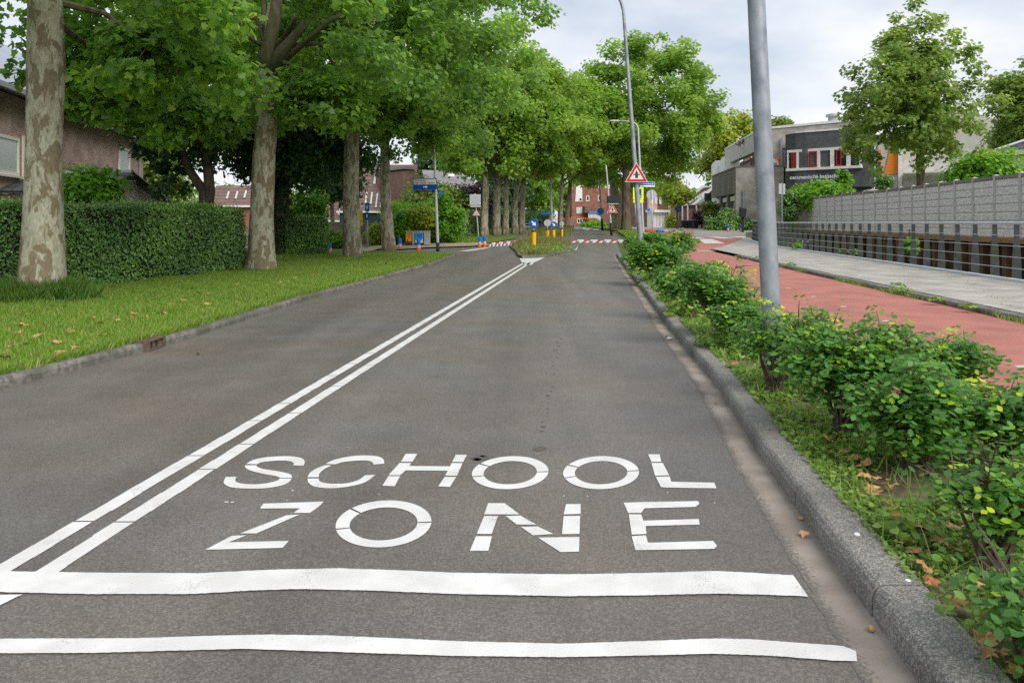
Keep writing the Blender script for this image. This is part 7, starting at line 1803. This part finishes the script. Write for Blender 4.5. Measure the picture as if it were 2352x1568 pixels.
for i, (px, py) in enumerate(((1748, 592), (1760, 597), (1815, 610), (2070, 668), (2150, 690), (2225, 706), (2060, 655))):
    weed('grassy weed patch along the kerb between red path and pavement', px, py, .08, .22 if i < 4 else .14, 60, .06, M['lf_weed'], 20 + i, 'weeds along the path kerb', .5)
rs = np.random.RandomState(303); n = 9000; yv = 8 + 22 * rs.random(n); xv = np.array([path_r(y) for y in yv]) + .0 + rs.normal(size=n) * .035
k = np.sin(yv * 1.9) + np.sin(yv * .83 + 1) + rs.normal(size=n) * .3 > .35; blades('kerb_foot_grass', xv[k], yv[k], np.full(k.sum(), .0), rs.uniform(.03, .09, k.sum()), np.full(k.sum(), .014), rs, M['grass'], 1.2)
n = 5000; yv = 8 + 26 * rs.random(n); u = rs.random(n); xv = np.array([path_r(y) + .3 + (pave_r(y) - path_r(y) - .5) * q for y, q in zip(yv, u)])
k = np.sin(xv * 5) * np.sin(yv * 2.3) + rs.normal(size=n) * .25 > .72; blades('pavement_grass', np.round(xv[k] / .3) * .3 + rs.normal(size=k.sum()) * .012, yv[k], np.full(k.sum(), .09), rs.uniform(.01, .035, k.sum()), np.full(k.sum(), .012), rs, M['grass'], 1.4)

# fallen leaves, one by one
def dry_leaf(seed, m):
    rs = np.random.RandomState(seed); o = np.vstack([LEAF_PLANE]); k = len(o)
    z = .25 * (o[:, 0] ** 2) * rs.uniform(.6, 2.2) + .16 * np.sin(o[:, 1] * 3 + seed) + rs.normal(size=k) * .05
    v = [(0, .1, .05 + rs.uniform(0, .1))] + [(o[i, 0], o[i, 1], z[i] + .06) for i in range(k)]
    v += [(o[0, 0] + .02, o[0, 1] - .35, .08), (o[0, 0] - .02, o[0, 1] - .35, .08)]
    me = bpy.data.meshes.new('fallen_leaf'); me.from_pydata(v, [], [(0, 1 + i, 1 + (i + 1) % k) for i in range(k)] + [(1, k + 2, k + 1)]); me.materials.append(m); me.update(); return me
DL = [dry_leaf(s, M['dead_leaf']) for s in (1, 2, 3)] + [dry_leaf(s, M['dead_red']) for s in (4, 5)]
def fallen(x, y, z, size, label, group, rng, kinds=(0, 1, 2, 3)):
    o = link_mesh('fallen_leaf', DL[rng.choice(kinds)], None, (x, y, z)); o.scale = (size, size, size); o.rotation_euler = (rng.uniform(-.25, .25), rng.uniform(-.25, .25), rng.uniform(0, 6.28))
    tag(o, label, 'leaf', group)
rng = random.Random(77)
V_ = 'dry tan plane leaf lying in the grass of the left verge'
for px, py in ((130, 787), (90, 772), (60, 790), (40, 765), (210, 733), (270, 735), (305, 722), (330, 727), (345, 708), (395, 700), (160, 764), (175, 800), (25, 795), (350, 685), (440, 660), (455, 673), (520, 662), (530, 670), (545, 655), (560, 673), (610, 655), (640, 650), (665, 648), (680, 640), (720, 630), (760, 622), (800, 628), (830, 618), (860, 612), (885, 606), (905, 600), (140, 812), (240, 770), (420, 690), (480, 700), (590, 640), (480, 676), (10, 822), (100, 745), (50, 748), (230, 745), (375, 720)):
    p = G(px + rng.uniform(-3, 3), py + rng.uniform(-2, 2), .125); fallen(p.x, p.y, .125, rng.uniform(.075, .125), V_, 'fallen leaves in the left verge', rng, (0, 1, 2))
S_ = 'dry orange brown leaf lying among the ground cover of the planting strip'
for px, py in ((2080, 1252), (2100, 1262), (2115, 1305), (2212, 1250), (2200, 1262), (1935, 1040), (2045, 1118), (2260, 1205), (2290, 1215), (2030, 1105), (1990, 1092), (2135, 1330), (2060, 1180), (2268, 1500), (2262, 1468), (2300, 1270), (2305, 1500), (1880, 975), (1855, 960), (1690, 832), (1715, 870), (1748, 845), (2040, 1160), (2120, 1212), (2160, 1245), (2245, 1180), (2235, 1345), (2195, 1385), (2330, 1460), (2345, 1525), (1650, 815), (1905, 1010), (1965, 1052), (2010, 1128), (1760, 905), (1800, 920), (2340, 1540), (2205, 1215), (2225, 1208), (1990, 1070), (1925, 1008)):
    p = G(px + rng.uniform(-4, 4), py + rng.uniform(-4, 4), .12); fallen(p.x, p.y, .118, rng.uniform(.05, .09), S_, 'fallen leaves in the planting strip', rng)
for px, py, lab, sz in ((1847, 1229, 'curled tan leaf lying in the gutter against the right kerb', .045), (1840, 1190, 'small red brown leaf scrap in the gutter above the curled leaf', .025), (1645, 925, 'brown leaf lying in the gutter below the big lamp post', .03), (455, 813, 'small leaf lying on the left lane near the drain', .05), (1532, 772, 'leaf scrap in the gutter near the far kerb joint', .05), (870, 760, 'small pale leaf on the road beside the white lines', .03)):
    p = G(px, py, .01); fallen(p.x, p.y, .012, sz, lab, 'fallen leaves on the road', rng, (0, 1, 3))
for px, py in ((2210, 697), (2195, 692), (2055, 667), (2065, 664), (2250, 712), (2275, 716), (2290, 718), (2235, 703), (2140, 690)):
    p = G(px, py, .02); fallen(p.x, p.y, .03, rng.uniform(.08, .13), 'dry orange leaf at the kerb between red path and pavement', 'fallen leaves along the path kerb', rng)
# white pebbles and a conker
def stone(label, px, py, dz, r_, m, cat='stone', flat_=.6):
    b = G(px, py, dz); q = MB(); q.lathe(b, [(r_ * .4, 0), (r_ * .95, r_ * .3 * flat_), (r_, r_ * .7 * flat_), (r_ * .6, r_ * 1.2 * flat_), (r_ * .05, r_ * 1.35 * flat_)], 12)
    tag(q.build('pebble' if cat == 'stone' else 'seed_ball', m, None, b, smooth=True), label, cat)
stone('white pebble lying on the near right kerb', 1968, 1229, .112, .014, M['sign_white'])
stone('white stone in the gutter by the kerb joint', 1537, 779, .006, .035, M['sign_white'])
stone('white pebble in the ground cover beside the near kerb', 2085, 1335, .11, .011, M['sign_white'])
stone('white lump of litter at the kerb of the pavement, far right', 2276, 718, .03, .06, M['sign_white'], 'litter')
stone('small brown seed ball lying in the gutter near the lower edge', 2001, 1448, .006, .012, M['dead_leaf'], 'seed ball', 1.2)
